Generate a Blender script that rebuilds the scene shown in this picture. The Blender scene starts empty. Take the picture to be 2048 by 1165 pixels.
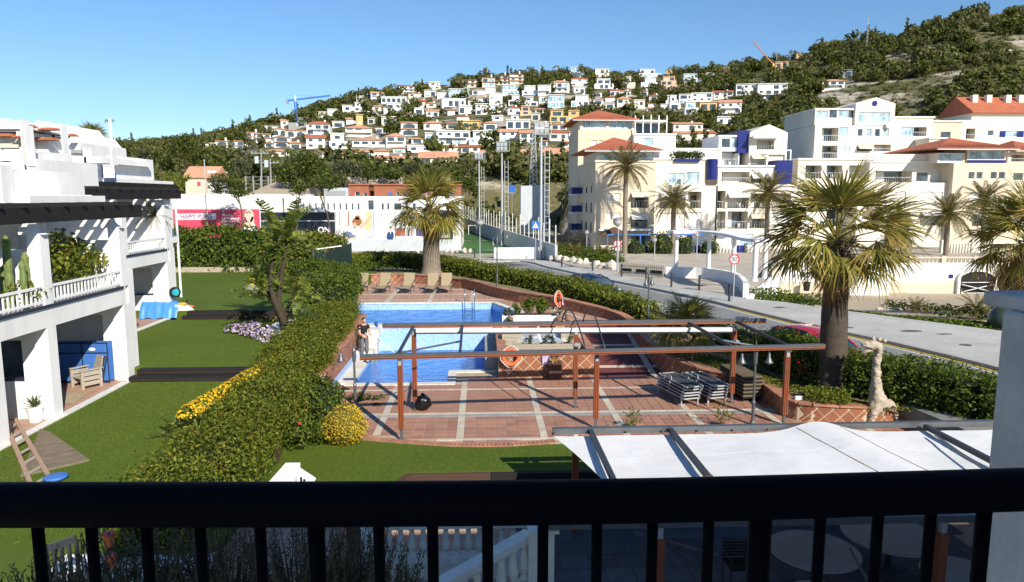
import bpy,bmesh, math,random
import numpy as np
from mathutils import Vector,Matrix,noise
random.seed(7)
RNG=np.random.default_rng(11)
SC=bpy.context.scene
COL=SC.collection
R=math.radians

# camera, sky, sun, exposure
EYE=7.0
FPX,CXP,CYP=1422.0,1024.0,582.5
YAW=math.atan(61/FPX)
PIT=math.atan((CYP-393)/FPX)
cam_data=bpy.data.cameras.new('camera')
cam_data.sensor_width=36.0
cam_data.lens=FPX/2048*36.0
cam_data.clip_start=0.05
cam_data.clip_end=6000
cam=bpy.data.objects.new('camera',cam_data)
COL.objects.link(cam)
cam.location=(0,0,EYE)
cam.rotation_euler=(math.pi/2-PIT,0,-YAW)
SC.camera=cam
SUN_VEC=Vector((0.75,-1.42,1.0)).normalized()
world=bpy.data.worlds.new('World')
SC.world=world
world.use_nodes=True
wn=world.node_tree
wn.nodes.clear()
sky=wn.nodes.new('ShaderNodeTexSky')
sky.sky_type='NISHITA'
sky.sun_disc=False
sky.sun_elevation=math.asin(SUN_VEC.z)
sky.sun_rotation=math.atan2(SUN_VEC.x,SUN_VEC.y)
sky.altitude=0
sky.air_density=1.2
sky.dust_density=0.0
sky.ozone_density=8.5
bg=wn.nodes.new('ShaderNodeBackground')
bg.inputs['Strength'].default_value=0.092
wo=wn.nodes.new('ShaderNodeOutputWorld')
wn.links.new(sky.outputs[0],bg.inputs[0])
wn.links.new(bg.outputs[0],wo.inputs[0])
sun_data=bpy.data.lights.new('sun','SUN')
sun_data.energy=4.6
sun_data.angle=R(0.5)
sun_data.color=(1.0,0.93,0.81)
sun=bpy.data.objects.new('sun',sun_data)
COL.objects.link(sun)
sun.rotation_euler=(-SUN_VEC).to_track_quat('-Z','Y').to_euler()
sun.location=(20,-30,60)
SC.view_settings.view_transform='Standard'
SC.view_settings.look='None'
SC.view_settings.exposure=0.58
SC.view_settings.gamma=1.0
SC.view_settings.use_curve_mapping=False
SC.cycles.max_bounces=6
SC.cycles.diffuse_bounces=3
SC.cycles.glossy_bounces=3
SC.cycles.transmission_bounces=4
SC.cycles.transparent_max_bounces=8

# picture-to-place helpers
_fw=Vector((math.sin(YAW)*math.cos(PIT),math.cos(YAW)*math.cos(PIT),-math.sin(PIT)))
_rt=Vector((math.cos(YAW),-math.sin(YAW), 0))
_up=_rt.cross(_fw)
def ray(x,y):
 return _fw+_rt*((x-CXP)/FPX)+_up*((CYP-y)/FPX)
def P(x,y,z=0.0):
 d=ray(x, y)
 t=(z-EYE)/d.z
 return Vector((d.x*t,d.y*t, z))
def Q(x,y, Y):
 d=ray(x,y)
 t=Y/d.y
 return Vector((d.x*t,Y,EYE+d.z*t))
def XP(x,y,X):
 d=ray(x,y)
 t=X/d.x
 return Vector((X,d.y*t,EYE+d.z*t))
def lerp(a,b,t):
 return a+(b-a)*t
def interp(x,pts):
 if x<=pts[0][0]:
  return pts[0][1]
 for(x0,y0),(x1,y1)in zip(pts,pts[1:]):
  if x<=x1:
   return y0+(y1-y0)*(x-x0)/(x1-x0)
 return pts[-1][1]

 # objects and labels
def tag(o,label=None,cat=None, group=None,kind=None):
 if label:o['label']=label
 if cat:o['category']=cat
 if group:o['group']=group
 if kind:o['kind']=kind
 return o
def thing(name,label,cat,loc=(0,0,0),rz=0.0,group=None):
 o=bpy.data.objects.new(name,None)
 o.empty_display_size=0.3
 COL.objects.link(o)
 o.location=loc
 o.rotation_euler=(0,0,rz)
 tag(o,label,cat,group)
 return o
def attach(o,parent,local=False):
 """parent o; mesh of o is in world coordinates unless local"""
 o.parent=parent
 if not local:
  p,m=parent,Matrix.Identity(4)
  chain=[]
  while p is not None:
   chain.append(p);p=p.parent
  for q in reversed(chain):
   m=m@q.matrix_parent_inverse@(Matrix.Translation(q.location)@q.rotation_euler.to_matrix().to_4x4()@Matrix.Diagonal((*q.scale,1)))
  o.matrix_parent_inverse=m.inverted()
 return o
KIDS={}
def link(name,me,mat=None,parent=None,local=False,smooth=False):
 if mat is not None and not me.materials:
  me.materials.append(mat)
 if smooth:
  me.polygons.foreach_set('use_smooth',[True]*len(me.polygons))
 o=bpy.data.objects.new(name,me)
 COL.objects.link(o)
 if parent is not None:
  attach(o,parent,local)
  KIDS.setdefault(parent.name,[]).append(o)
 return o
def copy_tree(o,parent=None):
 c=o.copy()
 COL.objects.link(c)
 if parent is not None:
  c.parent=parent
  KIDS.setdefault(parent.name,[]).append(c)
 for ch in list(KIDS.get(o.name,[])):
  copy_tree(ch,c)
 return c
class MB:
 def __init__(self):
  self.v=[];self.f=[]
 def quad(self,*p):
  n=len(self.v)
  self.v+=[tuple(q)for q in p]
  self.f.append(tuple(range(n,n+len(p))))
  return self
 def hexa(self,c):
  n=len(self.v)
  self.v+=[tuple(q)for q in c]
  for a in((0,3,2,1),(4,5,6,7),(0,1, 5,4),(1,2,6,5),(2,3, 7,6),(3,0,4,7)):
   self.f.append(tuple(n+i for i in a))
  return self
 def box(self,x0,x1,y0,y1,z0, z1):
  return self.hexa([(x0,y0,z0), (x1,y0,z0),(x1,y1, z0),(x0, y1,z0),(x0,y0,z1), (x1,y0,z1),(x1,y1, z1),(x0, y1,z1)])
 def obox(self,c,s,rz=0.0,rx=0.0,ry=0.0):
  m=Matrix.Translation(c)@Matrix.Rotation(rz, 4,'Z')@Matrix.Rotation(ry,4, 'Y')@Matrix.Rotation(rx,4,'X')
  h=[q/2 for q in s]
  return self.hexa([m@Vector((sx*h[0],sy*h[1],sz*h[2]))for sz in(-1,1)for sx,sy in((-1,-1),(1,-1),(1,1),(-1,1))])
 def bar(self,p0, p1,w,h, up=(0,0,1)):
  p0,p1=Vector(p0),Vector(p1)
  d=(p1-p0).normalized()
  s=d.cross(Vector(up))
  if s.length<1e-4:s=d.cross(Vector((1,0,0)))
  s.normalize();u=s.cross(d)
  c=[]
  for q in(p0, p1):
   for a,b in((-1,-1),(1,-1),(1,1), (-1,1)):
    c.append(q+s*(a*w/2)+u*(b*h/2))
  return self.hexa(c)
 def prism(self,poly,z0,z1):
  n=len(self.v);k=len(poly)
  zz=(lambda z,p:z(p[0],p[1])if callable(z)else z)
  self.v+=[(p[0],p[1],zz(z0,p))for p in poly]+[(p[0],p[1],zz(z1,p))for p in poly]
  self.f.append(tuple(n+i for i in reversed(range(k))))
  self.f.append(tuple(n+k+i for i in range(k)))
  for i in range(k):
   j=(i+1)%k
   self.f.append((n+i,n+j,n+k+j,n+k+i))
  return self
 def tube(self,path,r, n=8,caps=True):
  path=[Vector(p)for p in path]
  rr=r if isinstance(r,(list, tuple))else[r]*len(path)
  base=len(self.v)
  d0=(path[1]-path[0]).normalized()
  u=d0.orthogonal().normalized()
  for i,p in enumerate(path):
   if i==0:d=path[1]-path[0]
   elif i==len(path)-1:d=path[-1]-path[-2]
   else:d=path[i+1]-path[i-1]
   d.normalize()
   u=(u-d*u.dot(d)).normalized()
   w=d.cross(u)
   for k in range(n):
    a=2*math.pi*k/n
    self.v.append(tuple(p+(u*math.cos(a)+w*math.sin(a))*rr[i]))
  for i in range(len(path)-1):
   for k in range(n):
    a=base+i*n+k;b=base+i*n+(k+1)%n
    self.f.append((a,b,b+n,a+n))
  if caps:
   self.f.append(tuple(base+k for k in reversed(range(n))))
   e=base+(len(path)-1)*n
   self.f.append(tuple(e+k for k in range(n)))
  return self
 def cyl(self,p0,p1,r0,r1=None,n=12):
  return self.tube([p0,p1], [r0,r0 if r1 is None else r1],n)
 def lathe(self,c,prof,n=12,axis=None):
  """prof: (radius, height) pairs from bottom to top"""
  base=len(self.v)
  for r,z in prof:
   for k in range(n):
    a=2*math.pi*k/n
    self.v.append((c[0]+r*math.cos(a),c[1]+r*math.sin(a),c[2]+z))
  for i in range(len(prof)-1):
   for k in range(n):
    a=base+i*n+k;b=base+i*n+(k+1)%n
    self.f.append((a,b,b+n,a+n))
  self.f.append(tuple(base+k for k in reversed(range(n))))
  e=base+(len(prof)-1)*n
  self.f.append(tuple(e+k for k in range(n)))
  return self
 def ball(self,c,r,n=12,m=8,sq=(1,1,1)):
  prof=[(max(1e-3,math.sin(math.pi*i/m))*r,-math.cos(math.pi*i/m)*r)for i in range(m+1)]
  b=len(self.v)
  self.lathe((0, 0,0),prof,n)
  for i in range(b,len(self.v)):
   x,y,z=self.v[i]
   self.v[i]=(c[0]+x*sq[0],c[1]+y*sq[1],c[2]+z*sq[2])
  return self
 def torus(self,c, R0,r,n=28,m=10,axis='Y',tilt=None):
  b=len(self.v)
  for i in range(n):
   a=2*math.pi*i/n
   for j in range(m):
    t=2*math.pi*j/m
    p=Vector(((R0+r*math.cos(t))*math.cos(a),r*math.sin(t),(R0+r*math.cos(t))*math.sin(a)))
    if tilt is not None:p=tilt@p
    self.v.append(tuple(Vector(c)+p))
  for i in range(n):
   for j in range(m):
    self.f.append((b+i*m+j,b+i*m+(j+1)%m,b+((i+1)%n)*m+(j+1)%m,b+((i+1)%n)*m+j))
  return self
 def mesh(self,name='m'):
  me=bpy.data.meshes.new(name)
  me.from_pydata(self.v,[],self.f)
  me.update()
  return me
 def build(self,name, mat,parent=None, local=False,smooth=False,bevel=0.0):
  me=self.mesh(name)
  if bevel:
   bm=bmesh.new();bm.from_mesh(me)
   bmesh.ops.bevel(bm, geom=[e for e in bm.edges],offset=bevel, segments=1,affect='EDGES',clamp_overlap=True)
   bm.to_mesh(me);bm.free()
  return link(name, me,mat,parent, local,smooth)
def one(name,mb,mat,label,cat, group=None,smooth=False,bevel=0.0,kind=None):
 return tag(mb.build(name,mat,None,False,smooth,bevel),label,cat,group,kind)
def struct(name,mb,mat,smooth=False):
 return tag(mb.build(name,mat,None,False, smooth),kind='structure')

 # materials
MATS={}
def node(nt,t,**kw):
 n=nt.nodes.new(t)
 for k,v in kw.items():setattr(n,k, v)
 return n
def ramp(nt,fac,stops):
 r=node(nt,'ShaderNodeValToRGB')
 while len(r.color_ramp.elements)<len(stops):r.color_ramp.elements.new(0.5)
 for e,(p,c)in zip(r.color_ramp.elements,stops):
  e.position=p;e.color=(*c,1)
 if fac is not None:nt.links.new(fac,r.inputs[0])
 return r.outputs[0]
def base_mat(name):
 m=bpy.data.materials.new(name)
 m.use_nodes=True
 nt=m.node_tree
 return m,nt,nt.nodes['Principled BSDF'],nt.nodes['Material Output']
def posnode(nt,scale=1.0,obj=False):
 if obj:
  tc=node(nt,'ShaderNodeTexCoord');src=tc.outputs['Object']
 else:
  g=node(nt,'ShaderNodeNewGeometry');src=g.outputs['Position']
 if scale==1.0:return src
 mp=node(nt, 'ShaderNodeMapping')
 s=scale if isinstance(scale,(tuple,list))else(scale,)*3
 mp.inputs['Scale'].default_value=s
 nt.links.new(src,mp.inputs[0])
 return mp.outputs[0]
def noise_tex(nt,vec, scale,detail=4, rough=.55,out='Fac'):
 n=node(nt,'ShaderNodeTexNoise')
 n.inputs['Scale'].default_value=scale
 n.inputs['Detail'].default_value=detail
 n.inputs['Roughness'].default_value=rough
 nt.links.new(vec,n.inputs['Vector'])
 return n.outputs[out]
def mixc(nt, fac,a,b, mode='MIX'):
 mx=node(nt, 'ShaderNodeMix',data_type='RGBA', blend_type=mode)
 for i,s in((0,fac), (6,a), (7,b)):
  if hasattr(s,'is_output'):nt.links.new(s,mx.inputs[i])
  elif i==0:mx.inputs[0].default_value=s
  else:mx.inputs[i].default_value=(*s,1)
 return mx.outputs[2]
def sc(c,k):
 return tuple(max(0,min(1,q*k))for q in c)
def pm(name,col,rough=.7, var=.14,scale=2.0,bump=0.0,bscale=30.0,col2=None, metal=0.0,spec=.4,stretch=None,per_obj=0.0,grime=0.0, coat=0.0):
 """procedural painted/stone/wood surface: two scales of noise in colour, optional bump, streaky dirt and per-object shift"""
 if name in MATS:return MATS[name]
 m,nt,b,out=base_mat(name)
 v=posnode(nt,stretch or 1.0)
 c2=col2 or sc(col,1-2.2*var)
 f=noise_tex(nt,v,scale,6,.62)
 c=ramp(nt,f,[(.3,c2),(.62,col)])
 f2=noise_tex(nt, v,scale*9, 3)
 c=mixc(nt,.5*var*4 if var<.25 else .5,c,mixc(nt,f2, sc(col,.72),sc(col,1.22)),'MIX')
 if grime:
  vs=posnode(nt,(1.3, 1.3,.12))
  g=noise_tex(nt, vs,2.0,5, .7)
  gm=ramp(nt,g,[(.48,(0,0,0)),(.75,(grime,)*3)])
  c=mixc(nt,gm,c,sc(col,.38))
 if per_obj:
  oi=node(nt,'ShaderNodeObjectInfo')
  mr=node(nt,'ShaderNodeMapRange')
  mr.inputs[3].default_value=1-per_obj;mr.inputs[4].default_value=1+per_obj
  nt.links.new(oi.outputs['Random'],mr.inputs[0])
  hs=node(nt, 'ShaderNodeHueSaturation')
  nt.links.new(mr.outputs[0],hs.inputs['Value']);nt.links.new(c,hs.inputs['Color'])
  c=hs.outputs[0]
 nt.links.new(c,b.inputs['Base Color'])
 b.inputs['Roughness'].default_value=rough
 b.inputs['Metallic'].default_value=metal
 b.inputs['Specular IOR Level'].default_value=spec
 if coat:b.inputs['Coat Weight'].default_value=coat
 if bump:
  bp=node(nt,'ShaderNodeBump')
  bp.inputs['Strength'].default_value=bump
  bp.inputs['Distance'].default_value=.02
  nt.links.new(noise_tex(nt,v,bscale,4),bp.inputs['Height'])
  nt.links.new(bp.outputs[0],b.inputs['Normal'])
 MATS[name]=m
 return m
def leafmat(name,stops, rough=.6,trans=.3,spec=.18,nscale=.9,lo=.7, tint=None):
 if name in MATS:return MATS[name]
 m,nt, b,out=base_mat(name)
 g=node(nt,'ShaderNodeNewGeometry')
 c=ramp(nt,g.outputs['Random Per Island'],[(p,(q[0]*1.3,q[1]*1.14,q[2]*.85))for p,q in stops])
 n=noise_tex(nt,g.outputs['Position'],nscale,3)
 c=mixc(nt,n,sc_node(nt, c,lo),c)
 if tint:c=mixc(nt,ramp(nt,noise_tex(nt, g.outputs['Position'],nscale*.6,2, out='Fac'),[(.46,(0,0,0)),(.62,(.75,.75,.75))]),c, tint)
 nt.links.new(c,b.inputs['Base Color'])
 b.inputs['Roughness'].default_value=rough
 b.inputs['Specular IOR Level'].default_value=spec
 tr=node(nt,'ShaderNodeBsdfTranslucent')
 nt.links.new(sc_node(nt,c,1.5),tr.inputs[0])
 mx=node(nt,'ShaderNodeMixShader');mx.inputs[0].default_value=trans
 nt.links.new(b.outputs[0],mx.inputs[1]);nt.links.new(tr.outputs[0],mx.inputs[2])
 nt.links.new(mx.outputs[0],out.inputs[0])
 MATS[name]=m
 return m
def sc_node(nt,c,k):
 return mixc(nt,1.0,c,(k,k,k), 'MULTIPLY')
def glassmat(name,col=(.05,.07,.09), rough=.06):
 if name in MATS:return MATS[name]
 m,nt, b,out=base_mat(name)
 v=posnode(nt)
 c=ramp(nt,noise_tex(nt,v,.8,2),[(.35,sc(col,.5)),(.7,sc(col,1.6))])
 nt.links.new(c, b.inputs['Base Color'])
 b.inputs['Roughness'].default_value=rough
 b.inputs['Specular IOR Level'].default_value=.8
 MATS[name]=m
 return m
M={}
M['white']=pm('white_stucco',(.83,.82,.80), .85,.06,.6, .15,60,grime=.2)
M['white_clean']=pm('white_paint',(.82,.82,.80), .6,.04,1.2)
M['cream']=pm('cream_stucco',(.66, .56,.42),.85,.06,.35,.1, 40,grime=.18)
M['cream2']=pm('pale_stucco',(.75, .69,.58),.85,.06,.35,.1, 40,grime=.18)
M['beige']=pm('beige_stucco',(.70, .60,.46),.85,.07,.35,grime=.15)
M['peach']=pm('peach_stucco',(.72,.45,.30), .85,.08,.3)
M['ochre']=pm('ochre_stucco',(.68, .46,.20),.85,.08,.3)
M['rooftile']=pm('clay_roof',(.44,.13, .06),.8,.16,.8,.6,14, col2=(.30,.09,.05))
M['orange_roof']=pm('orange_clay_roof',(.58,.30,.18),.8,.14,.3,.4,8)
M['brick']=pm('red_brick',(.38,.14, .08),.85,.14,.5,.3,20)
M['blue']=pm('cobalt_tile',(.012, .02,.16),.3,.12,2)
M['bluepaint']=pm('blue_paint',(.05,.16, .48),.5,.08,2,grime=.1)
M['glass']=glassmat('window_glass')
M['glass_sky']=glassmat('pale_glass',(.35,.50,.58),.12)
M['shutter']=pm('white_shutter',(.76,.75,.72),.6,.05,2)
M['dark']=pm('dark_room',(.012,.012,.014),.8,.2,1)
M['black']=pm('black_paint',(.0025,.0025, .005),.6,.2,4,.1,90, spec=.06)
M['blackmatt']=pm('black_timber',(.012,.010, .010),.75,.3,3,.4,30)
M['wood']=pm('red_timber',(.28, .075,.028),.45,.22,6,.35, 40,stretch=(9,9,.8),coat=.25)
M['woodh']=pm('red_timber_beam', (.30,.09,.04),.5,.22,6,.35,40,stretch=(.8,9,9),coat=.2)
M['brownwood']=pm('brown_sleeper',(.085,.042, .028),.7,.25,5,.4,30, stretch=(4,1,8))
M['greywood']=pm('weathered_wood',(.42,.37,.29),.8,.2,5,.4,30,stretch=(6,6,1.2))
M['metal']=pm('grey_metal',(.16,.17,.18),.45,.12,4,metal=.6)
M['darkmetal']=pm('dark_grey_metal',(.055,.062,.07), .45,.12,4, metal=.4)
M['galv']=pm('galvanised_steel',(.52,.54, .55),.45,.1,4,metal=.5)
M['chrome']=pm('stainless_steel',(.62, .63,.64),.22,.05,4,metal=.9)
M['greypanel']=pm('pale_grey_panel',(.50,.54,.56), .6,.08,1)
M['canvas']=pm('white_canvas',(.73, .73,.72),.75,.06,.6,.2, 14,grime=.16)
M['terracotta']=pm('terracotta_tile',(.37, .195,.13),.65,.14,1.6,.2, 40,col2=(.29,.145,.10),per_obj=.16)
M['terracotta_deck']=pm('terracotta_deck', (.37,.195,.13),.65,.14,1.1,.2,40,col2=(.29,.145,.10))
M['cap']=pm('terracotta_cap',(.42,.20,.12),.7,.16,2.2,.2, 30,per_obj=.12)
M['walltile']=pm('red_wall_tile',(.30, .115,.06),.5,.16,2.2,.15, 40,per_obj=.14)
M['grout']=pm('cream_grout',(.56, .45,.32),.8,.15,3)
M['grout_dark']=pm('deck_grout',(.50,.36, .26),.85,.2,3)
M['travertine']=pm('cream_travertine', (.56,.49,.38),.7,.14,2.5,.15,30,per_obj=.08)
M['coping']=pm('white_coping',(.68,.65,.57), .7,.08,1.6, .1,30,per_obj=.05)
M['redramp']=pm('red_ramp',(.15,.038,.034), .8,.14,1.2, .2,60)
M['orange']=pm('orange_plastic',(.72,.14, .045),.45,.1,5)
M['bark2']=pm('dark_palm_bark', (.085,.066,.05),.9,.3,2.2,.9,16,stretch=(1,1,6))
M['bark']=pm('palm_bark',(.25,.20,.15),.9,.3,2.2,.9, 16,stretch=(1,1,6))
M['barkdark']=pm('tree_bark',(.12,.09,.065),.9,.3,4,.8,24)
M['sand']=pm('beach_sand',(.45, .36,.25),.95,.16,.5,.5, 6,col2=(.36,.28,.19))
M['rock']=pm('white_rock',(.60,.54,.46),.9,.25,1.6,.7,7)
M['pebble']=pm('white_pebbles',(.76, .74,.70),.8,.18,12,.9, 30)
M['asphalt']=pm('asphalt', (.25,.247,.235),.9,.18,.35,.35,80,grime=.3)
M['plaza']=pm('beige_plaza',(.50,.44,.35), .9,.14,.4, .3,50,grime=.2)
M['pillar']=pm('pillar_render',(.52,.50,.47), .9,.14,5, .35,40,grime=.25)
M['sidewalk']=pm('concrete_sidewalk',(.49,.475,.43), .9,.16,.3, .3,50,grime=.25)
M['kerb']=pm('kerb_stone',(.42,.41,.38), .85,.14,1.5)
M['yellow']=pm('yellow_road_paint',(.50, .34,.05),.8,.3,5)
M['whiteline']=pm('white_road_paint',(.68,.68, .65),.8,.2,4)
M['earth']=pm('garden_soil', (.22,.185,.09),.95,.3,1.4,.7,24,col2=(.16,.16,.055))
M['concrete']=pm('grey_concrete',(.34,.34,.33),.9,.18,3,.4, 30,grime=.25)
M['patio']=pm('slate_patio',(.10, .105,.12),.6,.22,1.4,.2, 30,per_obj=.25)
M['gold']=leafmat('golden_leaf',[(0,(.42,.33,.03)),(.5,(.62,.50,.07)),(1,(.36, .36,.05))])
M['hedge']=leafmat('hedge_leaf',[(0,(.035,.065, .012)),(.45,(.075,.13,.022)),(.8,(.12,.18,.03)),(1,(.17, .19,.05))])
M['hedge2']=leafmat('shrub_leaf',[(0,(.035,.07, .012)),(.55,(.08,.14,.022)),(1,(.14,.20,.035))])
M['hedge3']=leafmat('olive_hedge_leaf',[(0,(.055,.09,.013)),(.5,(.115,.17,.025)),(.85,(.18,.225,.04)),(.95,(.27, .26,.055)), (1,(.20, .10,.04))])
M['pine']=leafmat('pine_needles',[(0,(.028,.048, .012)),(.6,(.065,.095,.022)),(1,(.13,.15,.045))],trans=.2)
M['hillwood']=leafmat('hillside_foliage',[(0, (.035,.058,.013)),(.6,(.085,.115,.027)),(1,(.16, .175,.055))],trans=.28,nscale=.16,lo=.55,tint=(.16,.15,.065))
M['tree']=leafmat('tree_leaf',[(0,(.028,.05,.012)),(.6,(.06,.095,.02)),(1,(.11,.14,.035))],trans=.2)
M['olive']=leafmat('olive_leaf',[(0, (.035,.05,.03)),(.6,(.06,.085,.05)),(1,(.11, .13,.08))],trans=.1)
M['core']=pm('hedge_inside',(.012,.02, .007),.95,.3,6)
M['frond']=leafmat('palm_frond', [(0,(.11,.13,.025)), (.5,(.19, .205,.05)), (.8,(.30, .27,.085)), (1,(.46, .35,.15))],rough=.5,trans=.3,spec=.3)
M['phoenix']=leafmat('date_palm_frond',[(0, (.065,.07,.018)),(.6,(.135,.13,.04)),(1,(.24, .20,.07))],rough=.5,trans=.2,spec=.3)
M['dead']=leafmat('dry_frond',[(0, (.19,.12,.06)),(.5,(.32,.22,.11)),(1,(.45, .35,.19))],rough=.8,trans=.2)
M['banana']=leafmat('banana_leaf',[(0,(.07,.12,.025)),(.6,(.15,.21,.045)),(1,(.28,.30,.08))],rough=.45,trans=.35,spec=.3)
def lawnmat():
 m,nt, b,out=base_mat('artificial_lawn')
 v=posnode(nt)
 c=ramp(nt,noise_tex(nt,v,.28,4, .6),[(.3,(.062,.115,.010)),(.7,(.115,.175,.018))])
 v2=posnode(nt,(1.2,.35,1))
 c=mixc(nt,ramp(nt,noise_tex(nt,v2,2.2,5,.7),[(.35,(0,0,0)), (.8,(.55, .55,.55))]),c,(.14, .19,.022))
 c=mixc(nt, .5,c,ramp(nt,noise_tex(nt,v,55,3),[(.25,(.026,.05,.006)),(.8,(.125,.165,.02))]))
 nt.links.new(c,b.inputs['Base Color'])
 b.inputs['Roughness'].default_value=.85
 b.inputs['Specular IOR Level'].default_value=.2
 bp=node(nt,'ShaderNodeBump');bp.inputs['Strength'].default_value=.7;bp.inputs['Distance'].default_value=.03
 nt.links.new(noise_tex(nt,v,60,4),bp.inputs['Height']);nt.links.new(bp.outputs[0],b.inputs['Normal'])
 return m
M['lawn']=lawnmat()
def hillmat():
 m,nt, b,out=base_mat('hillside_scrub')
 v=posnode(nt)
 scrub=ramp(nt,noise_tex(nt,v,.06,6, .65),[(.32,(.075,.085,.03)),(.55,(.135,.125,.06)),(.72,(.20, .17,.10))])
 vr=posnode(nt,(.35,.35, 1.6))
 rockm=ramp(nt,noise_tex(nt,vr,.055,7,.72),[(.50,(0,0,0)),(.58,(1,1,1))])
 rockc=ramp(nt,noise_tex(nt, v,.5,5),[(.3,(.30,.26,.19)), (.7,(.56, .51,.42))])
 c=mixc(nt,rockm,scrub,rockc)
 nt.links.new(c,b.inputs['Base Color'])
 b.inputs['Roughness'].default_value=.95
 b.inputs['Specular IOR Level'].default_value=.1
 bp=node(nt,'ShaderNodeBump');bp.inputs['Strength'].default_value=1;bp.inputs['Distance'].default_value=1.5
 nt.links.new(noise_tex(nt,v,.25,6,.7),bp.inputs['Height']);nt.links.new(bp.outputs[0],b.inputs['Normal'])
 return m
M['hill']=hillmat()
def watermat():
 m,nt,b, out=base_mat('pool_water')
 nt.nodes.remove(b)
 v=posnode(nt,(1.0, 2.2,1))
 h=noise_tex(nt, v,1.9,4, .6)
 bp=node(nt,'ShaderNodeBump');bp.inputs['Strength'].default_value=.8;bp.inputs['Distance'].default_value=.16
 nt.links.new(h,bp.inputs['Height'])
 rf=node(nt,'ShaderNodeBsdfRefraction');rf.inputs['IOR'].default_value=1.2;rf.inputs['Roughness'].default_value=.0
 rf.inputs['Color'].default_value=(.5, .84,1,1)
 tp=node(nt,'ShaderNodeBsdfTransparent');tp.inputs['Color'].default_value=(.45,.80,1,1)
 mx0=node(nt,'ShaderNodeMixShader');mx0.inputs[0].default_value=.18
 gl=node(nt,'ShaderNodeBsdfGlossy');gl.inputs['Roughness'].default_value=.03
 fr=node(nt,'ShaderNodeFresnel');fr.inputs['IOR'].default_value=1.2
 for q in(rf,gl,fr):nt.links.new(bp.outputs[0],q.inputs['Normal'])
 nt.links.new(tp.outputs[0],mx0.inputs[1]);nt.links.new(rf.outputs[0],mx0.inputs[2])
 mx=node(nt,'ShaderNodeMixShader')
 nt.links.new(fr.outputs[0],mx.inputs[0]);nt.links.new(mx0.outputs[0],mx.inputs[1]);nt.links.new(gl.outputs[0],mx.inputs[2])
 nt.links.new(mx.outputs[0], out.inputs[0])
 return m
M['water']=watermat()
def poolmat():
 m, nt,b,out=base_mat('blue_pool_mosaic')
 v=posnode(nt)
 br=node(nt,'ShaderNodeTexVoronoi');br.distance='CHEBYCHEV';br.inputs['Scale'].default_value=12;br.inputs['Randomness'].default_value=0.0
 nt.links.new(v,br.inputs['Vector'])
 c=ramp(nt,br.outputs['Color'],[(0,(.20,.40, .80)),(.5,(.28,.50,.86)),(1,(.40,.60,.90))])
 c=mixc(nt,ramp(nt, noise_tex(nt,v, 1.3,3),[(.35,(0,0,0)),(.7,(.6,.6,.6))]),c, (.42,.56,.86))
 nt.links.new(c,b.inputs['Base Color'])
 b.inputs['Roughness'].default_value=.35
 return m
M['pool']=poolmat()

# foliage helpers
def quads_mesh(name,V,F):
 me=bpy.data.meshes.new(name)
 nv,nf,k=len(V),len(F),F.shape[1]
 me.vertices.add(nv);me.loops.add(nf*k);me.polygons.add(nf)
 me.vertices.foreach_set('co',np.ascontiguousarray(V,dtype=np.float32).ravel())
 me.loops.foreach_set('vertex_index',np.ascontiguousarray(F,dtype=np.int32).ravel())
 me.polygons.foreach_set('loop_start',np.arange(0,nf*k,k,dtype=np.int32))
 me.update(calc_edges=True)
 return me
def leaf_quads(pts,nrm,size, aspect=.5,jitter=.7,bend=.15,rng=RNG):
 """one folded rhombus per point, roughly facing nrm; size in metres (length)"""
 n=len(pts)
 d=nrm+rng.normal(0,jitter,(n,3))
 d/=np.linalg.norm(d,axis=1,keepdims=True)+1e-9
 t=rng.normal(0,1,(n,3))
 t-=d*(t*d).sum(1, keepdims=True)
 t/=np.linalg.norm(t,axis=1, keepdims=True)+1e-9
 s=np.cross(d,t)
 L=(size*rng.uniform(.6,1.35,n))[:,None]if np.isscalar(size)else(size*rng.uniform(.7,1.3,n))[:,None]
 a=pts-t*L*.5
 c=pts+t*L*.5-d*L*bend
 b1=pts+s*L*aspect*.5+d*L*bend*.5
 b2=pts-s*L*aspect*.5+d*L*bend*.5
 V=np.stack([a,b1,c,b2],1).reshape(-1,3)
 F=np.arange(4*n).reshape(n,4)
 return V,F
def ell_points(n,c,r,shell=.35, rng=RNG):
 d=rng.normal(0,1,(n, 3));d/=np.linalg.norm(d,axis=1,keepdims=True)
 k=1-shell*rng.random(n)**1.5
 return np.array(c)+d*k[:, None]*np.array(r),d
def crown_leaves(blobs,per,size,aspect=.5, shell=.4,jitter=.7,rng=RNG):
 PT,NM=[],[]
 for(c,r)in blobs:
  rr=r if isinstance(r, (tuple,list))else(r,r,r)
  area=(rr[0]*rr[1]+rr[1]*rr[2]+rr[0]*rr[2])/3*12.5
  p,d=ell_points(max(8,int(per*area)),c,rr,shell,rng)
  PT.append(p);NM.append(d)
 return leaf_quads(np.concatenate(PT),np.concatenate(NM),size, aspect,jitter,rng=rng)

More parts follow.
